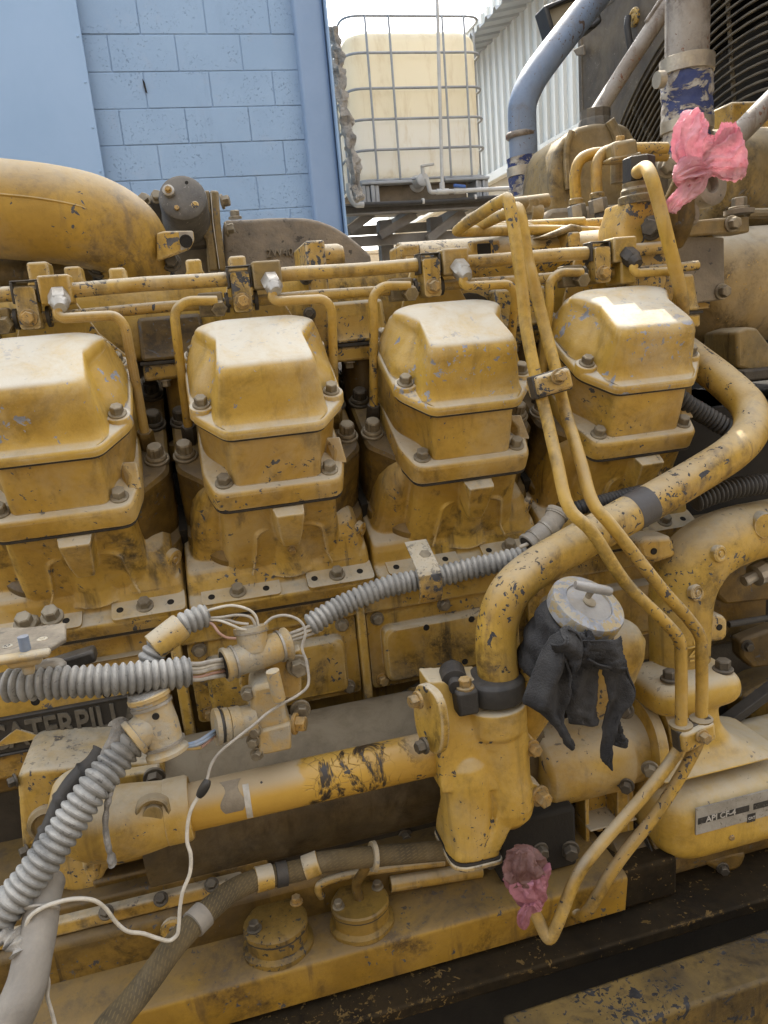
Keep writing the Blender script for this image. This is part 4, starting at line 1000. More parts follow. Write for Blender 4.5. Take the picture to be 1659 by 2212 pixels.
ob('bare_patch', MB().loft([[Vector((P(8, 1215, 1130, py).x + d * (1 + .35 * sin(t * 5)), py, pz)) + Vector((0, -cos(t), sin(t))) * (PR + .0005) for d in (-.013, .011)] + [Vector((P(8, 1215, 1130, py).x + d, py, pz)) + Vector((0, -cos(t), sin(t))) * (PR - .002) for d in (.01, -.01)] for t in [radians(a) for a in range(-2, 80, 8)]]), M['cast'], pipe)
cx0 = P(8, 862, 1250, py).x; cx1 = P(8, 1003, 1250, py).x
ob('pipe_collar', MB().lathe((cx0, py, pz), (1, 0, 0), [(.039, 0), (.0415, .002), (.0415, cx1 - cx0 - .004), (.039, cx1 - cx0), (.03, cx1 - cx0)], 36), M['yellow'], EN, smooth=50)
ew = P(8, 590, 1290, py + .03)
em = MB().tube(spline([(cx0 + .006, py, pz), (cx0 - .04, py, pz), (cx0 - .085, py + .012, pz - .003), (cx0 - .112, py + .05, pz - .006), (cx0 - .118, py + .1, pz - .006)], 7), lambda t, k: .040 + .007 * sin(pi * min(1, t * 1.2)), 30)
elb = ob('cast_elbow', em, M['yellow'], EN, smooth=60)
pc = P(8, 800, 1280, py - .036)
ob('elbow_plug', MB().lathe(pc + Vector((0, .012, 0)), (0, -1, .12), [(.024, 0), (.022, .010), (.0195, .012), (.016, .010), (.016, .006), (.012, .006), (.012, .013), (.002, .013)], 24), M['yellow_grey'], elb, smooth=30)
# mounting plate and box behind the elbow
by = py + .075
q = [P(8, x, y, by) for x, y in ((485, 1090), (835, 1035), (850, 1110), (860, 1180), (960, 1330), (880, 1480), (560, 1530), (500, 1480))]
mp_ = ob('elbow_flange', MB().plate(q, (0, .02, 0)), M['yellow_body'], EN, bevel=.004)
for x, y, me in ((808, 1075, HEXD), (850, 1452, HEXY)): bolt(mp_, P(8, x, y, by), (0, -1, 0), .016, me)
q0 = [P(8, x, y, by + .03) for x, y in ((85, 1075), (140, 1040), (500, 1010), (860, 990), (880, 1480), (560, 1560), (500, 1700), (130, 1640))]
bxm = ob('cooler_housing', MB().plate(q0, (0, .12, 0)), M['yellow_body'], EN, bevel=.02, seg=4)
for x, y in ((85, 1090), (145, 1455)): bolt(bxm, P(8, x, y, by + .03), (-1, -.5, 0), .010, HEXD)
ob('housing_boss', MB().lathe(P(8, 260, 1310, by + .03), (0, -1, 0), [(.03, -.01), (.028, .008), (.022, .012), (.018, .006), (.004, .006)], 24), M['yellow_grey'], bxm)
q = [P(8, x, y, by - .005) for x, y in ((395, 1240), (440, 1215), (500, 1230), (505, 1400), (520, 1610), (470, 1640), (430, 1560))]
ob('housing_rib', MB().plate(q, (0, .05, 0)), M['yellow_body'], bxm, bevel=.006)
q = [P(8, x, y, by + .012) for x, y in ((1000, 1340), (1110, 1300), (1120, 1480), (1125, 1560), (1020, 1580))]
ob('support_plate', MB().plate(q, (0, .03, 0)), M['yellow_body'], EN, bevel=.003)

# rails along the crankcase under the cooler
def along(name, yA, kA, d, h, mat, x0=-.95, x1=.62, bev=.004, down=None):
    """bar along the engine: kA = (view, X, Y) of its top front edge, yA its depth"""
    p = P(kA[0], kA[1], kA[2], yA); return ob(name, MB().box((x0, yA, p.z - h), (x1, yA + d, p.z)), mat, EN, bevel=bev), p
r1, p1 = along('crankcase_rail', 1.0, (9, 300, 1485), .14, .032, M['yellow_oily_shade'], -.25, P(9, 985, 1340, 1.0).x)
for x, y in ((517, 1460), (593, 1440)): bolt(r1, P(9, x, y, 1.0), (0, -1, 0), .0145, HEXY)
r2, p2 = along('crankcase_ledge', .99, (9, 300, 1545), .16, .012, M['yellow_oily_shade'], -.6, P(9, 1040, 1420, .99).x)
r3, p3 = along('crankcase_flange', 1.0, (9, 300, 1580), .2, .10, M['dark_iron'], -.6, .40)
for x, y in ((825, 1505), (1065 * 1, 1440)): bolt(r3, P(9, x, y, .999), (0, -1, 0), .012, HEXD)
# lower skirt left: sheets and steps seen under the housing
r4, p4 = along('crankcase_skirt', .975, (11, 700, 640), .2, .06, M['yellow_oily_shade'], -.95, .0)
r5, p5 = along('oil_gallery', .96, (11, 560, 745), .2, .022, M['yellow_body'], -.95, -.04)
for x, y in ((810, 690), (1065, 618), (535, 757)): bolt(r5, P(11, x, y, .958), (0, -.6, .8), .011, HEXD)
lp_, p6 = along('side_pan', .95, (11, 500, 860), .2, .075, M['yellow_oily_shade'], -.95, P(12, 965, 560, .95).x, .012)
ob('pan_seam', MB().box((-.95, .942, p6.z - .088), (P(12, 965, 560, .95).x, 1.1, p6.z - .0755)), M['yellow_oily_shade'], EN, bevel=.003)
bolt(lp_, P(11, 870, 840, .949), (0, -1, 0), .014, PLUG, 'plug', 0)
ob('pan_ridge', MB().tube(spline([P(12, 95, 735, .948), P(12, 75, 700, .948), P(12, 90, 665, .948), P(12, 200, 625, .948), P(12, 450, 580, .948), P(12, 760, 545, .948)], 6), .006, 8), M['yellow_body'], lp_, smooth=60)
ob('pan_ridge', MB().tube([P(12, 465, 665, .945), P(12, 960, 585, .945)], .012, 10), M['yellow_body'], lp_, smooth=60)

# oil pan with its wide ledge
oz1 = -.85
oy0 = .868
op = MB(); pts = rpoly([(oy0 + .008, -.922), (oy0, oz1 - .004), (oy0 + .012, oz1), (1.3, oz1 + .01), (1.3, -.93)], [.002, .012, .012, .001, .001], 4)
op.loft([[Vector((x, p[0], p[1])) for p in pts] for x in (-1.0, .20, PZ(13, 720, 1160, -.9).x)])
pan = ob('oil_pan', op, M['yellow_oily_shade'], EN, smooth=50)
pan.data.materials[0] = paint('pan_paint', base=(.42, .25, .032), dark=(.27, .155, .02), dust=.65, chips=.62, grime=.75, edge=.4, dustcol=(.17, .13, .08), stain=(.11, .065, .024), seed=25, up=(.3, .9))
ob('pan_end', MB().box((PZ(13, 720, 1160, -.9).x, oy0 + .012, -.925), (PZ(13, 1075, 1080, -.9).x, 1.2, oz1 - .004)), M['oily_base'], EN, bevel=.006)
# breather drum with pipe on the ledge
d0 = Vector((.122, .919, oz1 + .003))
def drum(c, r, h, mat):
    pl = rpoly([(r * a, r * b) for a, b in ((1.05, .15), (.5, .9), (-.5, .9), (-1.05, .15), (-.98, -.55), (-.3, -1.0), (.35, -1.0), (.98, -.55))], r * .35, 3)
    m = MB().loft([[c + Vector((p[0] * s, p[1] * s, z)) for p in pl] for s, z in ((1.16, -.004), (1.16, .003), (1.0, .007), (1.0, .026))])
    return m, pl
m, pl = drum(d0, .0405, .052, None)
dr = ob('crankcase_breather', m, M['yellow_stained'], EN, smooth=40)
ob('breather_joint', MB().loft([[d0 + Vector((p[0] * 1.03, p[1] * 1.03, z)) for p in pl] for z in (.0262, .0282)]), M['gasket'], dr)
ob('breather_lid', MB().loft([[d0 + Vector((p[0] * s, p[1] * s, z)) for p in pl] for s, z in ((1.04, .0284), (1.04, .0338), (.98, .036))]), M['yellow_stained'], dr, smooth=40)
bolt(dr, d0 + Vector((-.032, -.006, .036)), (0, 0, 1), .0095); bolt(dr, d0 + Vector((.031, .012, .036)), (0, 0, 1), .0095)
hp_ = spline([d0 + Vector((.002, .0, .026)), d0 + Vector((-.002, 0, .06)), P(12, 320, 600, .905), P(12, 345, 555, .90), P(12, 385, 520, .90)], 6)
ob('breather_pipe', MB().tube(hp_, .0072, 12), M['yellow_oily_shade'], dr, smooth=60)
d1 = Vector((-.002, .920, oz1 + .003))
m, pl = drum(d1, .043, .06, None)
d2 = ob('oil_drum_cap', m, M['yellow_stained'], EN, smooth=40)
ob('cap_joint', MB().loft([[d1 + Vector((p[0] * 1.03, p[1] * 1.03, z)) for p in pl] for z in (.0262, .0292)]), M['gasket'], d2)
ob('cap_lid', MB().loft([[d1 + Vector((p[0] * s, p[1] * s, z)) for p in pl] for s, z in ((1.05, .0295), (1.05, .036), (.92, .040))]), M['yellow_stained'], d2, smooth=40)
bolt(d2, d1 + Vector((-.03, -.012, .040)), (0, 0, 1), .011, HEXD); bolt(d2, d1 + Vector((.034, .018, .040)), (0, 0, 1), .010, HEXY)

# ------------------------------------------------------------------ skid base
SK = thing('skid_base', 'oily steel skid base rail under the engine at lower right', 'skid base', (.3, .95, GROUND))
bz = -.934; gy = .835
ob('top_flange', MB().box((-1.2, gy, bz - .022), (3.2, 1.2, bz)), M['oily_base'], SK, bevel=.004)
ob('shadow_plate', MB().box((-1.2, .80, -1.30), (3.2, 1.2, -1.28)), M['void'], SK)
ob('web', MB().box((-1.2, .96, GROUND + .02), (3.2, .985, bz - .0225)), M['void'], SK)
ob('far_flange', MB().box((-1.2, 1.9, bz - .3), (3.2, 2.2, bz)), M['oily_base'], SK)
e0 = PZ(0, 1085, 2192, -.955); e1 = PZ(0, 1659, 1985, -.955)
pk = MB().plate([(e0.x, e0.y, -.955), (e1.x + .9, e1.y, -.955), (e1.x + .9, e1.y - .085, -.955), (e0.x - .01, e1.y - .085 - .01, -.955)], (0, 0, -.16))
DK = tag(ob('deck_beam', pk, M['plank'], bevel=.006), 'scuffed yellow brown steel beam across the bottom right corner', 'beam')

# ------------------------------------------------------------------ coolant plumbing and pumps at the right end of the engine
cp = [P(0, x, y, d) for x, y, d in ((1084, 1500, .885), (1073, 1420, .885), (1076, 1345, .888), (1105, 1275, .893), (1165, 1222, 0.920), (1260, 1166, 0.935), (1400, 1088, 0.955), (1510, 1024, 0.975), (1585, 975, .98), (1622, 930, 1.01), (1618, 880, 1.05), (1570, 830, 1.10), (1500, 775, 1.17), (1420, 715, 1.26))]
xo = ob('crossover_pipe', MB().tube(spline(cp, 7), .0283, 30), M['yellow_pipe'], EN, smooth=60)
xo.data.materials[0] = paint('crossover_paint', base=(.52, .325, .052), dark=(.375, .22, .03), dust=.5, chips=.95, grime=.75, edge=0, chipcol=(.032, .032, .036), stain=(.10, .055, .018), seed=31)
sp = spline(cp, 7)
bi = min(range(len(sp)), key=lambda k: (sp[k] - P(0, 1395, 1092, .935)).length)
ob('bare_primer_patch', MB().tube(sp[bi-1:bi+2], .0287, 30, False), plain('grey_primer', (.085, .08, .078), (.07, .066, .064), 20, .55), xo, smooth=60)
# coupling clamp
cz = P(9, 1310, 690, .885); 
cl = MB().lathe(cz + Vector((0, 0, -.018)), (0, 0, 1), [(.030, 0), (.040, .001), (.0425, .005), (.0425, .029), (.040, .034), (.028, .036)], 36)
cl.box((cz.x - .066, cz.y - .036, cz.z - .017), (cz.x - .036, cz.y - .006, cz.z + .018))
cl.box((cz.x + .040, cz.y - .005, cz.z - .017), (cz.x + .070, cz.y + .024, cz.z + .018))
ck_ = ob('coupling_clamp', cl, M['black'], EN, bevel=.004, smooth=40)
bolt(ck_, (cz.x - .050, cz.y - .022, cz.z + .018), (0, 0, 1), .013, HEXY); bolt(ck_, P(9, 1468, 572, .885), (0, 0, 1), .014, HEXD)
ob('clamp_lug', MB().lathe(P(9, 1090, 655, .885), (-.2, -1, -.1), [(.018, -.02), (.018, .008), (.010, .010), (.010, .022), (.002, .022)], 20), M['black'], ck_, smooth=30)
# thermostat housing
hy = .885; hc = P(9, 1302, 790, hy)
HS = MB(); 
def pz9(y, x=1300): return P(9, x, y, hy - .04).z
def wz(y): return P(9, 1320, y, hy - .045)
colr = .0465
top_z = P(9, 1302, 765, hy).z
HS.lathe((hc.x, hy, top_z), (0, 0, -1), [(.030, 0), (colr, .001), (colr, .036), (colr * .94, .042), (.039, .046), (.036, .06)], 40)
rcx = hc.x + .010
lx0 = P(9, 1046, 1300, hy - .03).x; lx1 = P(9, 1335, 1600, hy - .03).x
fz = P(9, 1060, 1655, hy - .03).z; HT = top_z - fz
HS.lathe((rcx, hy - .004, top_z - .03), (0, 0, -1), [(.034, 0), (.0365, HT * .12), (.0365, HT * .40), (.039, HT * .52), (.041, HT * .60), (.037, HT * .68), (.026, HT * .74), (.008, HT * .77)], 40)
def lobe(ins, z, grow=0., right=0.): return [Vector((p[0], p[1], z)) for p in rpoly([(lx0 + ins - grow, hy - .045 + ins), (lx1 - ins + right, hy - .046 + ins), (lx1 - ins + right, hy + .05), (lx0 + ins - grow, hy + .05)], [.028, .010, .01, .01], 5)]
lcx = lx0 + .036
HS.lathe((lcx, hy - .008, top_z - HT * .27), (0, 0, -1), [(.008, 0), (.024, .006), (.033, .02), (.036, .04), (.036, HT * .6), (.036, HT * .73)], 36)
HS.box((lcx, hy - .028, fz + .03), (rcx, hy + .05, top_z - HT * .25))
HS.loft([lobe(.002, fz), lobe(.002, fz + .008), lobe(.004, fz + .018), lobe(.008, fz + .034, 0, -.006), lobe(.014, fz + .052, 0, -.03)])
HS.add([(lx1 - .02, hy - .044, fz + .01), (lx1 - .002, hy - .044, fz + .01), (lx1 - .002, hy + .02, fz + .01), (lx1 - .02, hy + .02, fz + .01), (rcx - .02, hy - .036, fz + .085), (rcx + .026, hy - .030, fz + .085), (rcx + .026, hy + .02, fz + .085), (rcx - .02, hy + .02, fz + .085)], [(0,3,2,1),(4,5,6,7),(0,1,5,4),(1,2,6,5),(2,3,7,6),(3,0,4,7)])
# upper left shoulder to the round inspection plate
a0 = P(9, 905, 700, hy - .01); 
HS.loft([[Vector((x, y_, z)) for y_, z in ((hy - .034, z0_), (hy - .026, z0_ + (z1_ - z0_) * .55), (hy - .006, z1_), (hy + .04, z1_), (hy + .04, z0_))] for x, z0_, z1_ in ((P(9, 985, 800, hy - .03).x, top_z - .105, P(9, 985, 712, hy - .03).z), (hc.x - .012, top_z - .12, P(9, 1120, 735, hy - .03).z))])
for x, y, s_ in ((1512, 1020, .013), (1552, 1280, .0165)):
    c = P(9, x, y, hy - .02)
    HS.plate([c + Vector((-.05, .0, .03)), c + Vector((-.01, 0, .022)), c + Vector((.006, 0, .008)), c + Vector((.006, 0, -.012)), c + Vector((-.015, 0, -.022)), c + Vector((-.05, 0, -.02))], (0, .03, 0))
ho = link('thermostat_housing', cast_mesh('thermostat_housing', HS, paint('housing_paint', base=(.54, .34, .058), dark=(.45, .275, .042), dust=.75, chips=.75, grime=.35, edge=0, chipcol=(.045, .042, .042), seed=33, up=(.2, .9)), .0021, 3), EN)
ob('foot_joint', MB().loft([lobe(.0005, fz - .0032), lobe(.0005, fz - .0002)]), M['gasket'], ho)
ob('foot_plate', MB().loft([lobe(-.001, fz - .011), lobe(-.001, fz - .0035)]), M['yellow_chip'], ho, bevel=.002)
bolt(ho, (lx1 - .014, hy - .03, fz - .011), (0, 0, -1), .012, HEXD)
# round plate facing left
pn_ = Vector((-.96, -.27, .05)).normalized(); pc_ = P(9, 945, 875, hy - .035)
xx_ = pn_.cross(Vector((0, 0, 1))).normalized(); zz_ = xx_.cross(pn_)
ol = rpoly([(-.026, -.045), (.026, -.045), (.038, .0), (.026, .046), (-.026, .046), (-.038, .0)], .034, 6)
ip = ob('inspection_plate', MB().plate([pc_ + xx_ * p[0] + zz_ * p[1] for p in ol], -pn_ * .012), M['yellow_chip'], ho, bevel=.002)
bolt(ho, P(9, 897, 768, hy - .04), pn_, .0125, HEXY); bolt(ho, P(9, 930, 1016, hy - .045), pn_, .012, HEXD)
# side lugs with bolts on the right
for x, y, s_ in ((1512, 1020, .013), (1552, 1280, .0165)):
    c = P(9, x, y, hy - .02)
    bolt(ho, c + Vector((0, -.001, -.002)), (.25, -1, 0), s_, HEXY)
# pipe sleeve at the housing
ob('pipe_sleeve', MB().lathe((P(9, 975, 1090, py).x, py, pz), (1, 0, 0), [(.030, 0), (.038, .001), (.038, .008), (.031, .012), (.031, .05)], 32), M['yellow_grey'], EN, smooth=40)
ob('cooler_end_band', MB().lathe((P(9, 975, 1150, 1.0).x, ocy, oz - .03), (1, 0, 0), [(.09, 0), (.109, .001), (.109, .012), (.09, .013)], 40), M['yellow_oily_shade'], oc, smooth=30)

# oil filler neck with lid
fn = Vector((.24, -.46, .86)).normalized(); fcn = P(10, 705, 505, .815)
fr = .050
neck = ob('filler_neck', MB().lathe(fcn - fn * .02, -fn, [(fr * .86, 0), (fr * .86, .06), (fr * .80, .065), (fr * .80, .16), (fr * .8, .26)], 36), M['yellow'], EN, smooth=40)
lid = MB().lathe(fcn - fn * .022, fn, [(fr * .9, 0), (fr * .99, .002), (fr, .006), (fr, .018), (fr * .97, .0215), (fr * .80, .024), (fr * .64, .0242), (fr * .62, .0215), (fr * .1, .0205), (.001, .0205)], 48)
ld = ob('filler_lid', lid, paint('lid_paint', base=(.36, .25, .08), dark=(.30, .27, .2), dust=.35, chips=3.0, grime=.15, edge=2.0, chipcol=(.20, .205, .215), seed=35, dustcol=(.40, .36, .29), up=(.3, .9)), neck, smooth=35)
u_, v_, _ = frame_of(fn)
ob('lid_centre', MB().lathe(fcn - fn * .001, fn, [(.0305, 0), (.0305, .001), (.002, .0015)], 40), M['cap_metal'], ld)
# tee handle
th0 = fcn + fn * .018
hd_ = (P(10, 815, 468, .80) - P(10, 640, 395, .80)).normalized(); hd_ = (hd_ - fn * hd_.dot(fn)).normalized()
tc_ = P(10, 728, 428, .800)
st_ = MB().tube([tc_ - fn * .016 , tc_], .0042, 10); st_.lathe(fcn - fn * .0005, fn, [(.0088, 0), (.0088, .003), (.005, .004)], 18)
ob('handle_stem', st_, M['bolt'], ld)
fc2 = [tc_ + hd_ * a for a in (-.025, -.022, 0, .022, .025)]
ob('tee_handle', MB().tube(fc2, lambda t, k: (.0048, .0062, .0066, .0062, .0048)[k], 14), M['cap_metal'], ld, smooth=40)
# yellow body behind the neck
ob('filler_base', MB().lathe(P(10, 815, 800, .93), (.25, -.2, .95), [(.02, -.10), (.044, -.08), (.046, -.02), (.046, .02), (.040, .044), (.026, .058), (.006, .063)], 30), M['yellow'], EN, smooth=50)

# pump barrel below the rag
pcn = P(10, 640, 1335, .985)
pbr = MB().lathe((P(10, 395, 1330, .985).x, .985, pcn.z), (1, 0, 0), [(.02, 0), (.056, .004), (.064, .014), (.064, .15), (.058, .157), (.058, .215), (.02, .217)], 44)
pb_ = ob('pump_barrel', pbr, M['yellow'], EN, smooth=50)
ob('barrel_drain', MB().lathe(P(10, 505, 1605, .95), (0, 0, -1), [(.020, -.02), (.019, .012), (.013, .013), (.013, .024), (.010, .026)], 6), M['yellow_oily_shade'], pb_)
ob('barrel_band', MB().lathe((P(10, 930, 1250, .985).x, .985, pcn.z + .004), (1, 0, -.12), [(.06, 0), (.078, .001), (.080, .006), (.078, .018), (.06, .019)], 40), M['yellow'], pb_, smooth=40)
ob('barrel_flange', MB().lathe((P(10, 1000, 1200, .985).x, .99, pcn.z + .006), (1, 0, -.12), [(.05, 0), (.082, .001), (.084, .03), (.05, .032)], 40), M['yellow_body'], pb_, smooth=40)
bolt(pb_, P(10, 900, 1080, .93), (-.6, -.7, .3), .014, HEXD); bolt(pb_, P(10, 1030, 1390, .90), (-.5, -.85, 0), .014, HEX); bolt(pb_, P(10, 905, 1480, .92), (-.6, -.8, 0), .013, HEXD)
# bracket stand under the barrel
brm = MB(); s0 = P(13, 430, 600, .99); s1 = P(13, 720, 560, .99); zb_ = P(13, 450, 900, .99).z
brm.box((s0.x, .985, zb_ - .02), (s1.x, .992, pcn.z)); brm.box((s0.x, .955, zb_ - .02), (s0.x + .007, .99, pcn.z)); brm.box((s0.x + .055, .95, zb_ + .05), (s0.x + .075, .99, pcn.z)); brm.box((s1.x - .01, .95, zb_), (s1.x, .99, pcn.z))
brm.box((s0.x, .94, P(13, 450, 735, .96).z), (s1.x, .99, P(13, 450, 725, .96).z)); brm.box((s0.x, .94, P(13, 450, 885, .96).z), (s1.x, .99, P(13, 450, 872, .96).z))
bk_ = ob('pump_bracket', brm, M['yellow'], EN, bevel=.002); bolt(bk_, P(13, 572, 722, .965), (-.3, -1, .2), .0115, HEXY)
bkY = PZ(12, 1250, 640, -.85).y
ob('black_back_box', MB().box((P(12, 1065, 500, bkY).x, bkY, -.845), (P(12, 1482, 400, bkY).x, bkY + .06, P(12, 1300, 290, bkY).z)), M['void'], EN, bevel=.006)  # plain matte black box behind the low bag
bolt(EN, P(13, 395, 880, bkY), (-.3, -1, 0), .016, HEXD); bolt(EN, P(13, 205, 885, bkY), (0, -1, 0), .014, HEXD)

# lower oil pump tube with flanges
lpz = P(13, 950, 940, .92).z
LP = MB().lathe((P(13, 640, 960, .93).x, .945, lpz), (1, 0, 0), [(.02, 0), (.030, .003), (.040, .012), (.040, .07), (.048, .072), (.048, .10), (.046, .102), (.046, .60)], 36)
lpo = ob('oil_pump_tube', LP, M['yellow_oily_shade'], EN, smooth=45)
ob('tube_joint', MB().lathe((P(13, 860, 940, .93).x, .945, lpz), (1, 0, 0), [(.04, 0), (.0495, .0005), (.0495, .003), (.04, .0035)], 36), M['gasket'], lpo)
ob('pump_foot', MB().box((P(13, 690, 1100, .9).x, .90, -.93), (P(13, 1060, 1000, .9).x, 1.1, lpz - .02)), M['oily_base'], EN, bevel=.006)
q = [P(13, x, y, .90) for x, y in ((1220, 965), (1440, 890), (1540, 900), (1500, 1010), (1420, 1040), (1340, 1030))]
o = ob('pump_lug', MB().plate(q, (0, .05, 0)), M['yellow_oily_shade'], EN, bevel=.01); bolt(o, P(13, 1370, 1000, .899), (-.3, -1, 0), .011, HEXD)
q = [P(13, x, y, .93) for x, y in ((1060, 990), (1180, 960), (1260, 1090), (1160, 1230), (1060, 1180))]
ob('mount_foot', MB().plate(q, (0, .04, 0)), M['oily_base'], EN, bevel=.006)

# water pump: flange block, neck and the swollen housing with its label
wy = .905
w0 = P(10, 1085, 1080, wy); w1 = P(10, 1525, 960, wy)
WP = MB(); fbm = rbox((w0.x, wy, P(10, 1300, 1120, wy).z), (w1.x + .015, wy + .12, P(10, 1300, 945, wy).z), .035, 4)
WP.add(fbm.v, fbm.f); wf = EN
bolt(wf, P(10, 1135, 915, wy + .03), (0, 0, 1), .015, HEXD); bolt(wf, P(10, 1420, 865, wy + .03), (0, 0, 1), .017, HEXD)
nz0 = P(10, 1300, 1390, wy).z; nz1 = P(10, 1300, 1080, wy).z; nxa = P(10, 1240, 1200, wy).x; nxb = P(10, 1460, 1180, wy).x
NK = MB(); 
for_k = []
for t, g_ in ((0, .10), (.12, .055), (.3, .02), (.55, .004), (.8, 0), (1, 0)):
    z = nz0 + (nz1 - nz0) * t
    for_k.append([Vector((p[0], p[1], z)) for p in rpoly([(nxa - g_ * .7, wy + .012 - g_ * .35), (nxb + g_, wy + .012 - g_ * .35), (nxb + g_, wy + .12), (nxa - g_ * .7, wy + .12)], .03, 4)])
WP.loft(for_k)
by_ = .865
b0 = P(13, 1010, 900, by_ + .03); bt_ = P(13, 1300, 420, by_ + .05).z; bb_ = P(13, 1260, 945, by_ + .02).z
bxm_ = rbox((P(13, 1085, 700, by_).x - .012, by_, bb_), (P(13, 1659, 500, by_).x + .30, by_ + .2, bt_ + .004), .062, 6); WP.add(bxm_.v, bxm_.f)
wb = link('water_pump_body', cast_mesh('water_pump_body', WP, paint('pump_paint', base=(.54, .345, .058), dark=(.47, .29, .046), dust=.8, chips=.4, grime=.25, edge=0, chipcol=(.10, .09, .085), seed=37, up=(.2, .9)), .0038, 9), EN)
bolt(wb, P(13, 1416, 795, by_ + .004), (0, -1, 0), .007, HEXY)
# label plate
LY = by_ - .0018
la = P(13, 1203, 705, LY); lz1 = P(13, 1203, 625, LY).z; lz0 = P(13, 1207, 790, LY).z; lx0_ = P(13, 1203, 700, LY).x; lx1_ = lx0_ + .22
lb = ob('label_plate', MB().box((lx0_, LY, lz0), (lx1_, LY + .003, lz1)), M['label_plate'], wb)
def strip(x0, x1, z0, z1, mat, nm): return ob(nm, MB().box((x0, LY - .0005, z0), (x1, LY + .001, z1)), mat, lb)
h_ = lz1 - lz0; xb1 = P(13, 1540, 610, LY).x
zb1 = P(13, 1215, 690, LY).z + .0; sz0 = lz0 + h_ * .39; sz1 = lz0 + h_ * .62
strip(lx0_ + .003, xb1, sz0, sz1, M['ink'], 'black_print_bar'); strip(xb1 + .008, lx1_ - .01, sz0 + .0, sz1 + .0, M['ink'], 'black_print_bar')
put_text(lb, 'API CF-4', ((lx0_ + xb1) / 2 - .004, LY - .0009, (sz0 + sz1) / 2), BX, (0, 0, 1), .0145, .0002, M['print_white'], 'printed_lettering', .0003)
cxa = P(13, 1555, 655, LY).x; strip(cxa - .0075, cxa + .0075, sz0 - .021, sz0 - .006, M['ink'], 'logo_square')
put_text(lb, 'CAT', (cxa, LY - .0009, sz0 - .0135), BX, (0, 0, 1), .0065, .0002, M['print_white'], 'printed_lettering', .0002)

# outlet elbow (tall, swinging right)
ey = 1.0
ep_ = [P(10, x, y, d) for x, y, d in ((1185, 980, ey), (1188, 800, ey), (1190, 600, ey), (1200, 450, ey), (1245, 320, ey), (1345, 215, ey), (1480, 150, ey + .01), (1640, 110, ey + .02), (1900, 60, ey + .04))]
eo = ob('outlet_elbow', MB().tube(spline(ep_, 7), lambda t, k: .048 + .006 * max(0, 1 - abs(t - .5) * 3), 40), M['yellow_chip'], EN, smooth=60)
eo.data.materials[0] = paint('elbow_worn_paint', base=(.53, .335, .055), dark=(.395, .24, .035), dust=.6, chips=.95, grime=.5, edge=0, chipcol=(.055, .052, .052), seed=39)
for x, y in ((1405, 245), (1282, 452)): bolt(eo, P(10, x, y, ey - .052), (.2, -1, .2), .011, PLUG, 'plug', 0)
q = [P(10, x, y, ey - .02) for x, y in ((965, 190), (1010, 160), (1150, 150), (1180, 260), (1060, 300), (985, 280))]
lo = ob('elbow_lug', MB().plate(q, (0, .05, 0)), M['yellow_chip'], eo, bevel=.008); bolt(lo, P(10, 1052, 232, ey - .021), (0, -1, 0), .0055, HOLE, 'bolt_hole', 0)
q = [P(10, x, y, ey - .02) for x, y in ((1330, 570), (1425, 575), (1447, 600), (1445, 690), (1420, 710), (1330, 725))]
lo = ob('elbow_lug', MB().plate(q, (0, .03, 0)), M['yellow_chip'], eo, bevel=.006); bolt(lo, P(10, 1402, 638, ey - .021), (0, -1, 0), .0055, HOLE, 'bolt_hole', 0)
put_text(eo, 'IN-14', P(10, 1258, 720, ey - .0475), (0, .3, 1), (-1, .2, 0), .026, .0022, eo.data.materials[0])
ob('elbow_flange', MB().box((P(10, 985, 980, ey).x, ey - .06, P(10, 1100, 960, ey).z - .012), (P(10, 1400, 900, ey).x, ey + .08, P(10, 1100, 935, ey).z)), M['dark_iron'], EN, bevel=.006)
ob('outlet_boss', MB().lathe(P(10, 1640, 90, ey - .03), (-.3, -1, .1), [(.02, -.03), (.02, .012), (.012, .014)], 20), M['yellow_chip'], eo, smooth=40)

# clutter behind the elbow at the right edge
q = [P(10, x, y, 1.12) for x, y in ((1390, 300), (1800, 240), (1800, 480), (1440, 520), (1390, 470))]
ob('alternator_bracket', MB().plate(q, (0, .05, 0)), M['yellow_oily_shade'], EN, bevel=.006)
ob('adjusting_stud', MB().lathe(P(10, 1530, 392, 1.03), (1, .1, .25), [(.009, 0), (.010, .002), (.010, .024), (.020, .025), (.021, .045), (.016, .046), (.016, .055), (.028, .056), (.028, .1)], 12), M['zinc'], EN, smooth=25)
q = [P(10, x, y, 1.08) for x, y in ((1515, 710), (1560, 690), (1800, 600), (1800, 830), (1580, 860), (1520, 800))]
o = ob('belt_guard_plate', MB().plate(q, (0, .03, 0)), M['yellow_oily_shade'], EN, bevel=.006); bolt(o, P(10, 1550, 735, 1.078), (-.2, -1, 0), .012, HEXD)
ob('guard_rod', MB().tube([P(10, 1450, 622, 1.05), P(10, 1760, 570, 1.05)], .006, 10), M['black'], EN)
ob('drive_belt', MB().obox(P(10, 1650, 985, 1.03), Vector((.09, 0, .045)), Vector((0, .012, 0)), Vector((-.003, 0, .008))), M['black'], EN, bevel=.002)
q = [P(10, x, y, 1.10) for x, y in ((1530, 1010), (1659, 940), (1800, 900), (1800, 1200), (1560, 1190))]
ob('timing_case', MB().plate(q, (0, .1, 0)), M['yellow_oily_shade'], EN, bevel=.01)
ob('end_shadow', MB().box((.62, 1.2, -.9), (1.5, 1.5, -.2)), M['void'], EN)

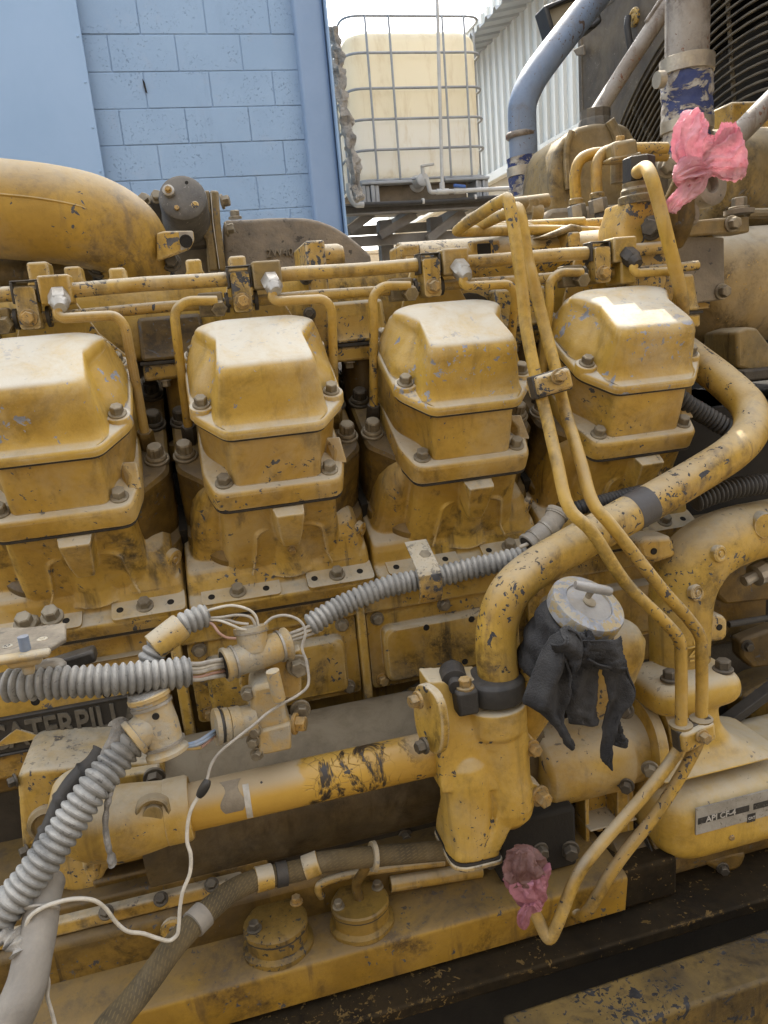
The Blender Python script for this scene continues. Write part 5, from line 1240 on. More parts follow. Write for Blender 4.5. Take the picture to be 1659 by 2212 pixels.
# ------------------------------------------------------------------ upper right: turbo body, pump, pipes
tb = P(4, 1560, 180, 1.36)
TBm = MB().lathe((P(4, 1195, 250, 1.36).x, 1.40, tb.z), (1, 0, 0), [(.05, 0), (.09, .006), (.112, .03), (.118, .07), (.118, .6)], 44)
to_ = ob('aftercooler_drum', TBm, paint('drum_paint', base=(.42, .30, .13), dark=(.26, .19, .09), dust=.8, chips=.6, grime=.6, edge=0, dustcol=(.50, .45, .36), chipcol=(.36, .22, .05), seed=41), EN, smooth=60)
q = [P(4, x, y, 1.245) for x, y in ((1480, 450), (1540, 425), (1600, 430), (1700, 560), (1700, 720), (1550, 680), (1485, 660))]
ob('drum_foot', MB().plate(q, (0, .10, 0)), M['yellow_grey'], EN, bevel=.006)
ob('drum_foot_base', MB().box((P(4, 1460, 690, 1.25).x, 1.22, P(4, 1500, 735, 1.25).z), (P(4, 1900, 690, 1.25).x, 1.4, P(4, 1500, 670, 1.25).z)), M['dark_iron'], EN, bevel=.004)
q = [P(16, x, y, 1.235) for x, y in ((1090, 300), (1428, 318), (1432, 640), (1400, 655), (1120, 690))]
gp_ = ob('grey_cover_plate', MB().plate(q, (0, .012, 0)), M['cast'], EN, bevel=.003); bolt(gp_, P(16, 1412, 608, 1.234), (0, -1, 0), .0155, HEX)
q = [P(16, x, y, 1.225) for x, y in ((1195, 235), (1420, 212), (1565, 205), (1565, 292), (1420, 300), (1190, 318))]
yb_ = ob('support_bar', MB().plate(q, (0, .05, 0)), M['yellow_grey'], EN, bevel=.004)
bolt(yb_, P(16, 1465, 246, 1.224), (0, -1, 0), .0155, HEX)
b5 = P(16, 1505, 195, 1.24); ob('bar_washer', MB().lathe(b5, (0, 0, 1), [(.026, 0), (.026, .008), (.018, .009)], 20), M['cast'], yb_); bolt(yb_, b5 + Vector((0, 0, .009)), (0, 0, 1), .019, HEX)
ob('tie_bar', MB().tube([P(16, 1550, 190, 1.25), P(16, 1900, 185, 1.25)], .009, 10), M['yellow_grey'], EN)
# pump tower and its over-pipe
tw0 = P(16, 918, 480, 1.17); tw1 = P(16, 1060, 480, 1.17); twz1 = P(16, 980, 118, 1.17).z; twz0 = P(16, 1000, 610, 1.17).z
tm_ = MB(); cx_ = (tw0.x + tw1.x) / 2 + .012; hw = (tw1.x - tw0.x) / 2 + .012
tm_.loft([[Vector((cx_ + p[0] * s, 1.205 + p[1], z)) for p in rpoly([(-hw, -.035), (hw, -.035), (hw, .05), (-hw, .05)], .014, 4)] for s, z in ((.55, twz0 - .03), (.9, twz0), (1.35, twz0 + .03), (1.35, twz0 + .11), (1.0, twz0 + .14), (1.0, twz1 - .004), (.94, twz1))])
tw = ob('transfer_pump', tm_, M['yellow_chip'], EN, smooth=45)
tt = Vector((P(3, 910, 1150, 1.19).x, 1.19, twz1)); 
ob('pump_neck', MB().lathe(tt - Vector((0, 0, .004)), (0, 0, 1), [(.034, 0), (.034, .012), (.030, .014), (.030, .022), (.027, .026), (.027, .034)], 20), M['yellow_grey'], tw, smooth=30)
ob('pump_nut', hexa(tt + Vector((0, 0, .030)), tt + Vector((0, 0, .070)), .026), M['dark_iron'], tw)
bolt(tw, P(3, 985, 1325, 1.165), (-.7, -.7, 0), .021, HEXD)
ovp = [tt + Vector((0, 0, .05)), P(3, 905, 1000, 1.16), P(3, 950, 975, 1.12), P(3, 985, 1040, 1.09), P(3, 1030, 1200, 1.085), P(3, 1080, 1400, 1.08), P(3, 1130, 1600, 1.085), P(4, 1165, 300, 1.10), P(4, 1150, 450, 1.16)]
ob('over_pipe', MB().tube(spline(ovp, 6), .0105, 14), M['yellow_pipe'], EN, smooth=60)
# neck that the bag is tied over
nk0 = P(16, 1190, 330, 1.19); nk1 = P(16, 1172, 150, 1.15)
ob('open_neck', MB().tube([P(16, 1150, 360, 1.2), P(16, 1162, 290, 1.19), P(16, 1172, 205, 1.17), P(16, 1190, 110, 1.16), P(16, 1235, 0, 1.15)], lambda t, k: (.018, .026, .030, .024, .022)[k], 20), M['yellow_oily_shade'], EN, smooth=40)
ob('side_port', MB().lathe(P(3, 1215, 1240, 1.18), (.4, -1, .1), [(.022, -.03), (.022, .0), (.018, .004), (.012, .002), (.012, .008), (.002, .008)], 20), M['cast'], EN, smooth=30)
ob('ring_lug', MB().lathe(P(3, 1320, 1075, 1.22), (.2, -1, .1), [(.036, -.02), (.036, .006), (.030, .008), (.016, .006), (.015, -.01), (.001, -.01)], 22), M['cast'], EN, smooth=30)
ob('lug_arm', MB().plate([P(3, x, y, 1.23) for x, y in ((1230, 1120), (1290, 1130), (1370, 1120), (1350, 1165), (1290, 1170), (1240, 1240), (1190, 1260))], (0, .02, 0)), M['cast'], EN, bevel=.005)
# horizontal yellow drum above
ob('exhaust_drum', MB().lathe((P(3, 1235, 1020, 1.5).x, 1.52, P(3, 1400, 1030, 1.45).z), (1, 0, 0), [(.03, 0), (.085, .004), (.105, .03), (.108, .08), (.108, .6)], 40), M['yellow_grey'], EN, smooth=60)
ob('manifold_box', MB().box((P(3, 1410, 700, 1.6).x, 1.58, P(3, 1410, 760, 1.6).z), (P(3, 1640, 700, 1.6).x, 1.75, P(3, 1410, 605, 1.6).z)), M['yellow'], EN, bevel=.006)
ob('drum_body', MB().box((P(3, 1330, 800, 1.65).x, 1.66, P(3, 1400, 860, 1.6).z), (1.45, 1.75, P(3, 1400, 745, 1.6).z)), M['dark_iron'], EN, bevel=.01)
s_ = thing('pale_strut', 'pale rusty strut leaning over the pink bag at the right edge', 'strut', P(3, 1450, 800, 1.36))
ob('strut_tube', MB().tube([P(3, 1420, 850, 1.36), P(3, 1659, 610, 1.36), P(3, 1900, 370, 1.36)], .021, 18), M['rust_pipe'], s_, smooth=60)

# domed casting with the two bent lines
dmY = 1.62
dpts = [P(3, x, y, dmY) for x, y in ((395, 1180), (405, 1000), (425, 880), (470, 800), (520, 765), (560, 735), (640, 715), (720, 705), (800, 712), (850, 730), (885, 790), (920, 850), (1000, 860), (1040, 900), (1050, 1330), (300, 1330), (310, 1230))]
dm = ob('domed_casting', MB().plate(dpts, (0, .16, 0)), M['yellow_grey'], EN, bevel=.03, seg=5, smooth=60)
rb_ = spline([P(3, x, y, dmY - .004) for x, y in ((740, 700), (770, 760), (800, 850), (810, 960))], 5); ob('dome_rib', MB().tube(rb_, .011, 8), M['yellow_grey'], dm, smooth=60)
rb_ = spline([P(3, x, y, dmY - .004) for x, y in ((520, 765), (492, 850), (490, 960), (500, 1100))], 5); ob('dome_rib', MB().tube(rb_, .008, 8), M['yellow_grey'], dm, smooth=60)
ob('dome_filler', MB().lathe(P(3, 655, 705, dmY + .04), (0, 0, 1), [(.038, -.02), (.036, .0), (.034, .004), (.034, .022), (.026, .024)], 12), M['bolt_dark'], dm, smooth=25)
ob('casting_lower', MB().plate([P(3, x, y, 1.60) for x, y in ((850, 955), (1060, 930), (1150, 960), (1150, 1420), (330, 1420), (330, 1280), (400, 1210), (850, 1180))], (0, .1, 0)), M['cast'], EN, bevel=.01)
for y, x in ((975, 1075),): bolt(EN, P(3, x, y, 1.50), (-.3, -1, .1), .024, HEX)
ob('hanging_bar', MB().tube([P(3, 790, 950, 1.49), P(3, 790, 1065, 1.49)], .016, 12), M['yellow_grey'], EN, smooth=60)
for pts, nx, ny in ((((1070, 860), (920, 862), (760, 872), (700, 895), (665, 960), (663, 1050), (668, 1150)), 668, 1190), (((1070, 905), (900, 905), (720, 890), (640, 895), (570, 930), (540, 1010), (540, 1100), (545, 1170)), 545, 1225)):
    yy = 1.44 if nx > 600 else 1.47
    ln = ob('bent_line', MB().tube(spline([P(3, x, y, yy) for x, y in pts], 6), .0112, 16), M['yellow_pipe'], EN, smooth=60)
    n0 = P(3, nx, ny - 35, yy); n1 = P(3, nx, ny + 45, yy); n1 = Vector((n0.x + .004, yy, n1.z)); ob('line_nut', hexa(n1, n0, .0185), M['zinc'], ln)
    ob('nut_collar', MB().lathe(n0, (0, 0, 1), [(.0145, 0), (.0145, .010), (.0115, .012)], 18), M['yellow_grey'], ln)
    ob('lower_fitting', MB().lathe(n1 + Vector((.004, 0, 0)), (.12, -.1, -1), [(.014, 0), (.015, .012), (.019, .013), (.019, .035), (.014, .036), (.014, .06)], 8), M['dark_iron'], ln, smooth=20)
cc = P(3, 805, 885, 1.42)
lc = ob('line_clamp', MB().obox(cc, Vector((.027, 0, .003)), Vector((0, .02, 0)), Vector((-.002, 0, .019))), M['yellow_grey'], EN, bevel=.008); bolt(lc, P(3, 800, 830, 1.42), (0, -.1, 1), .012, HEXY)
ob('clamp_strap', MB().obox(cc + Vector((0, 0, -.012)), Vector((.034, 0, .004)), Vector((0, .021, 0)), Vector((0, 0, .004))), M['yellow_grey'], lc, bevel=.004)
# angle arm and horizontal line under the dome
ob('cross_line', MB().tube([P(3, -60, 1320, 1.30), P(3, 300, 1308, 1.30), P(3, 590, 1290, 1.30)], .0088, 14), M['yellow_pipe'], EN, smooth=60)
ob('angle_arm', MB().plate([P(3, x, y, 1.22) for x, y in ((340, 1375), (480, 1320), (520, 1300), (580, 1310), (590, 1345), (500, 1352), (400, 1385))], (0, .04, 0)), M['yellow_grey'], EN, bevel=.004)
ob('arm_post', MB().box((P(3, 495, 1400, 1.22).x, 1.215, P(3, 500, 1440, 1.22).z), (P(3, 565, 1400, 1.22).x, 1.26, P(3, 500, 1350, 1.22).z)), M['yellow_chip'], EN, bevel=.004)
ob('rail_end_block', MB().box((P(16, 860, 450, 1.15).x, 1.14, P(16, 880, 570, 1.15).z), (P(16, 940, 450, 1.15).x, 1.19, P(16, 880, 345, 1.15).z)), M['yellow'], EN, bevel=.003)
ob('small_tee', MB().cyl(P(3, 180, 1190, 1.5), P(3, 380, 1165, 1.5), .014).cyl(P(3, 285, 1165, 1.5), P(3, 285, 1240, 1.5), .017).cyl(P(3, 270, 1240, 1.5), P(3, 335, 1245, 1.5), .02), M['yellow_grey'], EN)

# ------------------------------------------------------------------ blue coolant pipes with hoses
def hose_joint(par, c0, c1, r, mat, wob=.0): 
    n = 14; pts = [c0.lerp(c1, k / n) for k in range(n + 1)]
    return ob('hose', MB().tube(pts, lambda t, k: r * (1 + wob * sin(k * 1.9) * .6 + wob * .6 * sin(k * .9)), 28), mat, par, smooth=70)
byl = 1.85
lp_ = [P(3, x, y, d) for x, y, d in ((243, 1000, byl), (238, 850, byl), (232, 720, byl), (236, 600, byl + .0), (290, 470, byl + .01), (380, 340, byl + .03), (520, 160, byl + .06), (720, -95, byl + .1), (900, -330, byl + .14))]
bp1 = thing('coolant_pipe', 'long blue grey coolant pipe bending up to the right beside the water tank', 'pipe', P(3, 245, 1170, byl), 'blue coolant pipes')
ob('pipe_tube', MB().tube(spline(lp_, 8), .0345, 32), M['blue_pipe'], bp1, smooth=60)
ob('pipe_bead', MB().lathe(P(3, 224, 790, byl), (.0, 0, 1), [(.034, -.006), (.037, -.003), (.037, .004), (.034, .008)], 32), M['rust_pipe'], bp1, smooth=60)
c0 = P(3, 240, 915, byl); c1 = P(3, 246, 1170, byl); c1.x = c0.x + .004
hose_joint(bp1, c1, c0, .0415, M['blue_hose'], .02)
ob('hose_clamp', MB().lathe(c0.lerp(c1, .22), (0, 0, -1), [(.0415, 0), (.0435, .001), (.0435, .022), (.0415, .023)], 32), M['steel_strap'], bp1, smooth=40)
ob('clamp_screw', MB().cyl(P(3, 315, 960, byl - .04), P(3, 345, 955, byl - .04), .014), M['steel_strap'], bp1)
ob('hose_clamp', MB().lathe(c1 + Vector((0, 0, .012)), (0, 0, -1), [(.0415, 0), (.0435, .001), (.0435, .016), (.0415, .017)], 32), M['steel_strap'], bp1, smooth=40)
ob('pipe_stub', MB().cyl(c1, c1 - Vector((0, 0, .10)), .037, None, 28), M['blue_hose'], bp1)
vy_ = 1.50
bp2 = thing('coolant_pipe', 'upright rusty grey coolant pipe with cracked blue hose above the pink bag', 'pipe', P(3, 1190, 850, vy_), 'blue coolant pipes')
p_t = P(3, 1192, -60, vy_); p_b = P(3, 1188, 420, vy_); p_t.x = p_b.x; 
ob('pipe_tube', MB().tube([p_b, p_t, p_t + Vector((0, 0, .6))], .0435, 36), M['rust_pipe'], bp2, smooth=60)
h1 = P(3, 1188, 720, vy_); h1.x = p_b.x + .002; h0 = P(3, 1188, 395, vy_); h0.x = p_b.x
hose_joint(bp2, h1, h0, .0515, M['blue_hose'], .035)
ob('hose_clamp', MB().lathe(h0 + Vector((0, 0, .018)), (0, 0, -1), [(.052, 0), (.0545, .001), (.0545, .030), (.052, .031)], 36), M['steel_strap'], bp2, smooth=40)
ob('clamp_screw', MB().cyl(P(3, 1012, 465, vy_ - .03), P(3, 1050, 462, vy_ - .03), .016), M['steel_strap'], bp2)
ob('hose_clamp', MB().lathe(h1 + Vector((0, 0, .006)), (0, 0, -1), [(.0515, 0), (.0535, .001), (.0535, .022), (.0515, .023)], 36), M['steel_strap'], bp2, smooth=40)
ob('pipe_stub', MB().lathe(h1, (0, 0, -1), [(.048, 0), (.048, .05), (.052, .052), (.052, .075), (.04, .085)], 30), M['blue_hose'], bp2, smooth=40)

# ------------------------------------------------------------------ radiator with fan guard
RXp = 1.50
RD = thing('radiator_unit', 'black dusty radiator shroud with concentric rod fan guard at upper right', 'radiator', (RXp, 1.8, GROUND))
cy_, cz_ = 1.82, -.05
R0 = .885
# shroud plate with a round opening
ang = [radians(a) for a in range(0, 181, 4)]
inner = [Vector((RXp, cy_ + R0 * cos(a), cz_ + R0 * sin(a))) for a in ang]
outer = []
for a in ang:
    dx, dz = cos(a), sin(a); k = min(.90 / abs(dx) if abs(dx) > 1e-6 else 99, 1.02 / abs(dz) if abs(dz) > 1e-6 else 99); k = max(k, R0 + .004)
    outer.append(Vector((RXp, cy_ + dx * k, cz_ + dz * k)))
sm = MB()
for d in (0, .012):
    pass
n = len(ang)
vs = [p for p in inner] + [p for p in outer] + [p + Vector((.012, 0, 0)) for p in inner] + [p + Vector((.012, 0, 0)) for p in outer]
fs = []
for i in range(n - 1):
    fs += [(i, i + 1, n + i + 1, n + i), (2*n + i, 3*n + i, 3*n + i + 1, 2*n + i + 1), (i, 2*n + i, 2*n + i + 1, i + 1), (n + i, n + i + 1, 3*n + i + 1, 3*n + i)]
sm.add(vs, fs); ob('shroud_plate', sm, M['black_panel'], RD, smooth=30)
ob('side_plate', MB().box((RXp - .004, cy_ + .88, -1.2), (RXp + .5, cy_ + .905, 1.0)), M['black_panel'], RD, bevel=.003)
ob('top_tank', MB().box((RXp + .02, .6, .98), (RXp + .5, cy_ + .90, 1.25)), M['black_panel'], RD, bevel=.01)
ob('radiator_core', MB().box((RXp + .42, .9, -1.0), (RXp + .5, cy_ + .87, .97)), M['void'], RD)
rid = 0
for k in range(32):
    r = R0 + .01 - k * .0215
    pts = [Vector((RXp - .006, cy_ + r * cos(radians(a)), cz_ + r * sin(radians(a)))) for a in range(-8, 189, 4)]
    ob('guard_rod', MB().tube(pts, .0042, 6), M['rod'], RD, smooth=60)
for a in (18, 50, 82, 114):
    d = Vector((0, cos(radians(a)), sin(radians(a)))); c = Vector((RXp + .004, cy_, cz_))
    ob('guard_spoke', MB().tube([c + d * .15, c + d * (R0 + .03)], .006, 6), M['rod'], RD)
for k in range(7):
    a = k * 2 * pi / 7 + .35; d = Vector((0, cos(a), sin(a))); t = Vector((.35, -sin(a), cos(a))).normalized(); c = Vector((RXp + .16, cy_, cz_))
    pl = [c + d * .18 - t * .05, c + d * .45 - t * .11, c + d * .80 - t * .13, c + d * .82 + t * .10, c + d * .45 + t * .09, c + d * .18 + t * .05]
    ob('fan_blade', MB().plate(pl, d.cross(t) * .006), M['void'], RD)
ob('fan_hub', MB().lathe((RXp + .1, cy_, cz_), (1, 0, 0), [(.02, 0), (.16, .005), (.19, .03), (.19, .1)], 30), M['void'], RD)
p = PX(3, 880, 100, RXp - .004); bolt(RD, p, (-1, 0, 0), .022, PLUG, 'handle_rose', 0)
ob('latch_handle', MB().tube([p + Vector((-.02, 0, 0)), p + Vector((-.03, -.01, -.03)), p + Vector((-.02, -.015, -.10))], .011, 10), M['black'], RD, smooth=60)
ob('corner_bracket', MB().plate([PX(3, x, y, RXp - .02) for x, y in ((540, 290), (600, 260), (606, 320), (560, 325))], (-.01, 0, 0)), M['cast'], RD, bevel=.003)
# leaning struts in front of it
sg = thing('radiator_strut', 'thin dusty stay tube sloping up between the two coolant pipes', 'strut', P(3, 640, 700, 1.9))
s0 = P(3, 590, 780, 1.80); s1 = P(3, 850, 370, 1.80); s2 = P(3, 1010, 130, 1.80); s3 = P(3, 1075, 15, 1.80)
dd_ = (s2 - s1).normalized()
ob('strut_tube', MB().tube([s0, s1, s2, s2 + dd_ * .05], .0195, 18), M['rust_pipe'], sg, smooth=60)
ob('flattened_end', MB().obox(s3, dd_ * .07, Vector((0, .006, 0)), dd_.cross(Vector((0, 1, 0))) * .022), M['rust_pipe'], sg, bevel=.003)
# square work lamp above
wl = thing('work_lamp', 'black framed square work lamp behind the blue coolant pipe', 'lamp', P(3, 480, 120, 2.3))
fo = [P(3, x, y, 2.3) for x, y in ((358, 32), (480, -15), (640, -60), (700, 120), (660, 160), (420, 232))]
fi = [P(3, x, y, 2.3) for x, y in ((392, 52), (490, 8), (620, -30), (670, 105), (640, 130), (432, 196))]
fm = MB(); n = 6; vs = fo + fi + [p + Vector((0, .07, 0)) for p in fo] + [p + Vector((0, .07, 0)) for p in fi]; fs = []
for i in range(n):
    j = (i + 1) % n; fs += [(i, j, n + j, n + i), (2*n + i, 3*n + i, 3*n + j, 2*n + j), (i, 2*n + i, 2*n + j, j), (n + i, n + j, 3*n + j, 3*n + i)]
fm.add(vs, fs); ob('lamp_frame', fm, M['black_clean'], wl, bevel=.008)
ob('lamp_lens', MB().plate([p + Vector((0, .02, 0)) for p in fi], (0, .01, 0)), M['lamp_glass'], wl)
ob('lamp_back', MB().plate([p + Vector((0, .06, 0)) for p in fi], (0, .03, 0)), M['black_clean'], wl)

# ------------------------------------------------------------------ loose things: conduits, fittings, wires, hoses, rag, bags
def conduit(name, pts, r, label, ring_step=.0088, mat=None, per=8, group=None, depth=.12):
    path = resample(spline(pts, per), ring_step / 6)
    def rad(t, k):
        ph = (k % 6) / 6.0
        return r * (1 + depth * (-1.15, -.1, .75, 1.0, .75, -.1)[k % 6]) * (1 + .02 * sin(k * .21))
    o = ob(name, MB().tube(path, rad, 22), mat or M['conduit'], smooth=25)
    return tag(o, label, 'conduit', group)
CG = 'grey corrugated conduits'
CY = .86
conduit('corrugated_conduit', [P(8, x, y, d) for x, y, d in ((30, 595, .855), (150, 592, .85), (300, 580, .848), (450, 575, .846), (600, 565, .846), (750, 550, .85), (880, 538, .855), (995, 520, .86))], .0172, 'grey ribbed conduit lying level over the black name plate', group=CG)
conduit('corrugated_conduit', [P(8, x, y, d) for x, y, d in ((725, 860, .845), (660, 920, .835), (590, 1010, .825), (500, 1120, .81), (420, 1230, .80), (340, 1350, .79), (250, 1480, .78), (130, 1640, .77), (60, 1720, .765), (-40, 1850, .76))], .0178, 'thick grey ribbed conduit slanting down to the left edge', .0096, group=CG, depth=.12)
conduit('corrugated_conduit', [P(9, x, y, d) for x, y, d in ((300, 365, .98), (400, 300, .985), (500, 245, .99), (620, 190, .99), (740, 148, .99), (880, 118, .99), (1000, 98, .985), (1150, 60, .98), (1330, 20, .97), (1500, -18, .965))], .0146, 'grey ribbed conduit clamped below the third cylinder', .0085, group=CG)
k1 = conduit('corrugated_conduit', [P(8, x, y, d) for x, y, d in ((770, 545, .90), (785, 465, .905), (830, 385, .91), (880, 330, .915), (960, 275, .92), (1085, 225, .93))], .0142, 'short grey ribbed conduit standing up through a yellow sleeve', .0085, group=CG)
# yellow sleeve round it
a = P(8, 812, 375, .91); b = P(8, 915, 325, .916); d = (b - a)
sl_ = MB().lathe(P(8, 800, 400, .908), P(8, 915, 310, .918) - P(8, 800, 400, .908), [(.0165, 0), (.0178, .001), (.0178, .042), (.0165, .044), (.0145, .044)], 28)
tag(ob('conduit_sleeve', sl_, M['yellow'], smooth=40), 'plain yellow sleeve round the short upright conduit', 'sleeve')
# clamp strap on the third conduit
sc_ = P(9, 935, 110, .985)
sm = MB(); sm.loft([[sc_ + Vector((x, -.028 + dy, z)) for x in (-.017, .017)] + [sc_ + Vector((x, -.024 + dy, z)) for x in (.017, -.017)] for z, dy in ((-.030, .012), (-.016, .002), (0, -.001), (.014, .002), (.024, .012), (.034, .035), (.048, .065))])
stp = tag(ob('conduit_clamp', sm, M['yellow_chip'], bevel=.001), 'flat bolted strap holding the ribbed conduit to the engine deck', 'clamp')
bolt(stp, P(9, 930, 8, 1.0), BU, .0135)

# cast conduit tees
def tee(name, label, a, b, r, br=None, mat=None, ends=.0035, group=None):
    t = thing(name, label, 'conduit fitting', a, group); ax = (b - a); L = ax.length; ax.normalize()
    ob('body', MB().lathe(a, ax, [(r * 1.06, 0), (r * 1.12, .001), (r * 1.12, .005), (r * 1.0, .008), (r * .98, .014), (r * 1.0, L * .3), (r * 1.04, L * .5), (r * 1.0, L * .7), (r * .98, L - .014), (r, L - .008), (r * 1.12, L - .005), (r * 1.12, L - .001), (r * 1.05, L)], 30), mat or M['fitting'], t, smooth=40)
    for o_ in (.012, L - .015): ob('clip_ring', MB().lathe(a + ax * o_, ax, [(r * 1.0, 0), (r * 1.09, .0005), (r * 1.09, .0035), (r * 1.0, .004)], 30), M['zinc'], t, smooth=30)
    ob('open_bore', MB().lathe(a - ax * .0003, ax, [(r * .9, 0), (r * .85, -.0003 + .0006), (.001, .0006)], 24), M['void'], t)
    if br:
        c, d, rr = br; dl = (d - c)
        ob('branch', MB().lathe(c, dl, [(rr * .95, 0), (rr, dl.length * .4), (rr, dl.length - .008), (rr * 1.14, dl.length - .007), (rr * 1.14, dl.length - .001), (rr * .9, dl.length)], 28), mat or M['fitting'], t, smooth=40)
        ob('clip_ring', MB().lathe(c + dl * .72, dl, [(rr, 0), (rr * 1.1, .0005), (rr * 1.1, .003), (rr, .0035)], 28), M['zinc'], t, smooth=30)
    return t
TG = 'conduit fittings'
tee('conduit_tee', 'dusty cast conduit tee with wires spilling out, right of the name plate', P(8, 1170, 490, .905), P(8, 1510, 375, .93), .0200, (P(8, 1330, 420, .915), P(8, 1310, 285, .925), .0200), group=TG)
t2 = tee('conduit_tee', 'cast conduit tee with drilled holes hanging below the name plate', P(8, 880, 955, .83), P(8, 775, 640, .845), .0225, (P(8, 800, 790, .835), P(8, 690, 880, .825), .0195), group=TG)
for x, y in ((815, 758), (868, 882)): bolt(t2, P(8, x, y, .815), (0, -1, 0), .0042, HOLE, 'drilled_hole', 0)
# tape wrap over the second tee
tw_ = MB().tube([P(8, x, y, .845) for x, y in ((770, 622), (778, 660), (790, 700), (800, 735))], lambda t, k: .0225 + .0018 * sin(k * 2.1), 26)
tag(ob('tape_wrap', tw_, M['tape'], smooth=60), 'crumpled grey tape wrapped round the top of the hanging tee', 'tape')
t3 = tee('conduit_tee', 'open ended grey conduit elbow at the end of the ribbed conduit by the twin lines', P(7, 1290, 1490, .955), P(7, 1450, 1360, .965), .0160, (P(7, 1420, 1400, .963), P(7, 1495, 1265, .975), .0155), mat=plain('grey_cast_fitting', (.34, .32, .28), (.26, .25, .23), 24, .6, .2, .3, .5, spot=.15, spotcol=(.1, .1, .1)), group=TG)
# sensor box
sb = thing('sensor_box', 'yellow grey bolted electrical box with a round side socket hanging on the cooler', 'sensor box', P(8, 1430, 960, .90))
sy = .905
q = [P(8, x, y, sy) for x, y in ((1258, 545), (1330, 545), (1590, 450), (1595, 680), (1540, 720), (1300, 720), (1260, 650))]
bkp = ob('back_plate', MB().plate([p_ + Vector((0, .03, 0)) for p_ in q], (0, .02, 0)), M['yellow_body'], sb, bevel=.003)
bolt(bkp, P(8, 1557, 490, .93), (0, -1, 0), .0165, HEX); bolt(bkp, P(8, 1570, 720, .93), (0, -1, 0), .015, HEX)
q = [P(8, x, y, sy - .02) for x, y in ((1315, 610), (1400, 590), (1480, 600), (1500, 760), (1525, 800), (1528, 930), (1340, 965), (1325, 880), (1310, 780))]
ob('box_body', MB().plate(q, (0, .07, 0)), M['fitting'], sb, bevel=.006)
q = [P(8, x, y, sy - .026) for x, y in ((1355, 838), (1520, 795), (1526, 930), (1350, 968))]
ob('box_cover', MB().plate(q, (0, .012, 0)), M['fitting'], sb, bevel=.003)
for x, y in ((1335, 828), (1345, 950), (1325, 885)): bolt(sb, P(8, x, y, sy - .022), (-.3, -1, 0), .0095, HEX)
bolt(sb, P(8, 1540, 795, sy + .0), (1, -.5, 0), .015, HEXY); bolt(sb, P(8, 1300, 632, sy - .01), (-.3, -1, 0), .011, HEX)
ob('post', MB().tube([P(8, 1425, 520, sy - .045), P(8, 1460, 668, sy - .045)], .0085, 18), M['fitting'], sb, smooth=50)
ob('post_end', MB().cyl(P(8, 1459, 662, sy - .046), P(8, 1463, 680, sy - .046), .0062), M['zinc'], sb)
sk0 = P(8, 1330, 770, sy - .01); sk1 = P(8, 1120, 815, sy - .02); dl = sk1 - sk0; L = dl.length
ob('socket', MB().lathe(sk0, dl, [(.0195, 0), (.0195, L * .35), (.0210, L * .36), (.0210, L * .62), (.0195, L * .63), (.020, L * .64), (.0220, L * .65), (.0220, L * .78), (.020, L * .79), (.020, L * .86), (.0235, L * .87), (.0235, L * .98), (.021, L)], 32), M['fitting'], sb, smooth=30)
ob('socket_seal', MB().lathe(sk0 + dl * .792, dl, [(.0202, 0), (.0215, .0008), (.0215, .005), (.0202, .006)], 28), M['black'], sb, smooth=30)
# bracket plate with switch at the left edge
lb_ = thing('switch_bracket', 'dusty grey bracket plate carrying a small switch at the left edge', 'bracket', P(8, 130, 450, .92))
pa_ = [PZ(8, x, y, P(8, 200, 380, .81).z) for x, y in ((-60, 290), (150, 290), (345, 265), (345, 345), (265, 395), (-60, 445))]
ob('plate', MB().plate(pa_, (0, 0, -.006)), M['cast'], lb_, bevel=.002)
q = P(8, 130, 385, .80)
ob('bolt_stub', MB().cyl(q + Vector((0, 0, -.01)), q + Vector((0, 0, .010)), .0055), M['blue_pipe'], lb_)
zs = [P(8, 130, y, .80).z for y in (412, 445, 450, 490, 495, 552)]; xs = P(8, 130, 450, .80).x
sw = MB().loft([[Vector((xs + a_ * w, .805 + b_ * w * .7, z)) for a_, b_ in ((-1, -1), (1, -1), (1, 1), (-1, 1))] for w, z in zip((.028, .028, .018, .016, .007, .0055), zs)])
ob('switch_body', sw, M['fitting'], lb_, bevel=.003)
for x, y in ((135, 275), (275, 240)): bolt(lb_, P(8, x, y, .97), BU, .0150, HEX)
for x, y in ((222, 354), (40, 392)): bolt(lb_, PZ(8, x, y, P(8, 200, 380, .81).z) , (0, 0, 1), .0045, PLUG, 'rivet', 0)
tb_ = tag(ob('crimped_lug', MB().tube(spline([P(8, 150, 540, .86), P(8, 200, 510, .86), P(8, 255, 492, .86), P(8, 300, 490, .86), P(8, 318, 500, .862)], 5), .0085, 12), M['zinc'], smooth=50), 'silver crimped cable lug under the switch bracket', 'cable lug')
tag(ob('clamp_bar', MB().obox(P(8, 190, 520, .90), Vector((.07, 0, .010)), Vector((0, .012, 0)), Vector((-.001, 0, .008))), M['dark_iron'], bevel=.004), 'dark clamp bar behind the level conduit at the left edge', 'clamp')

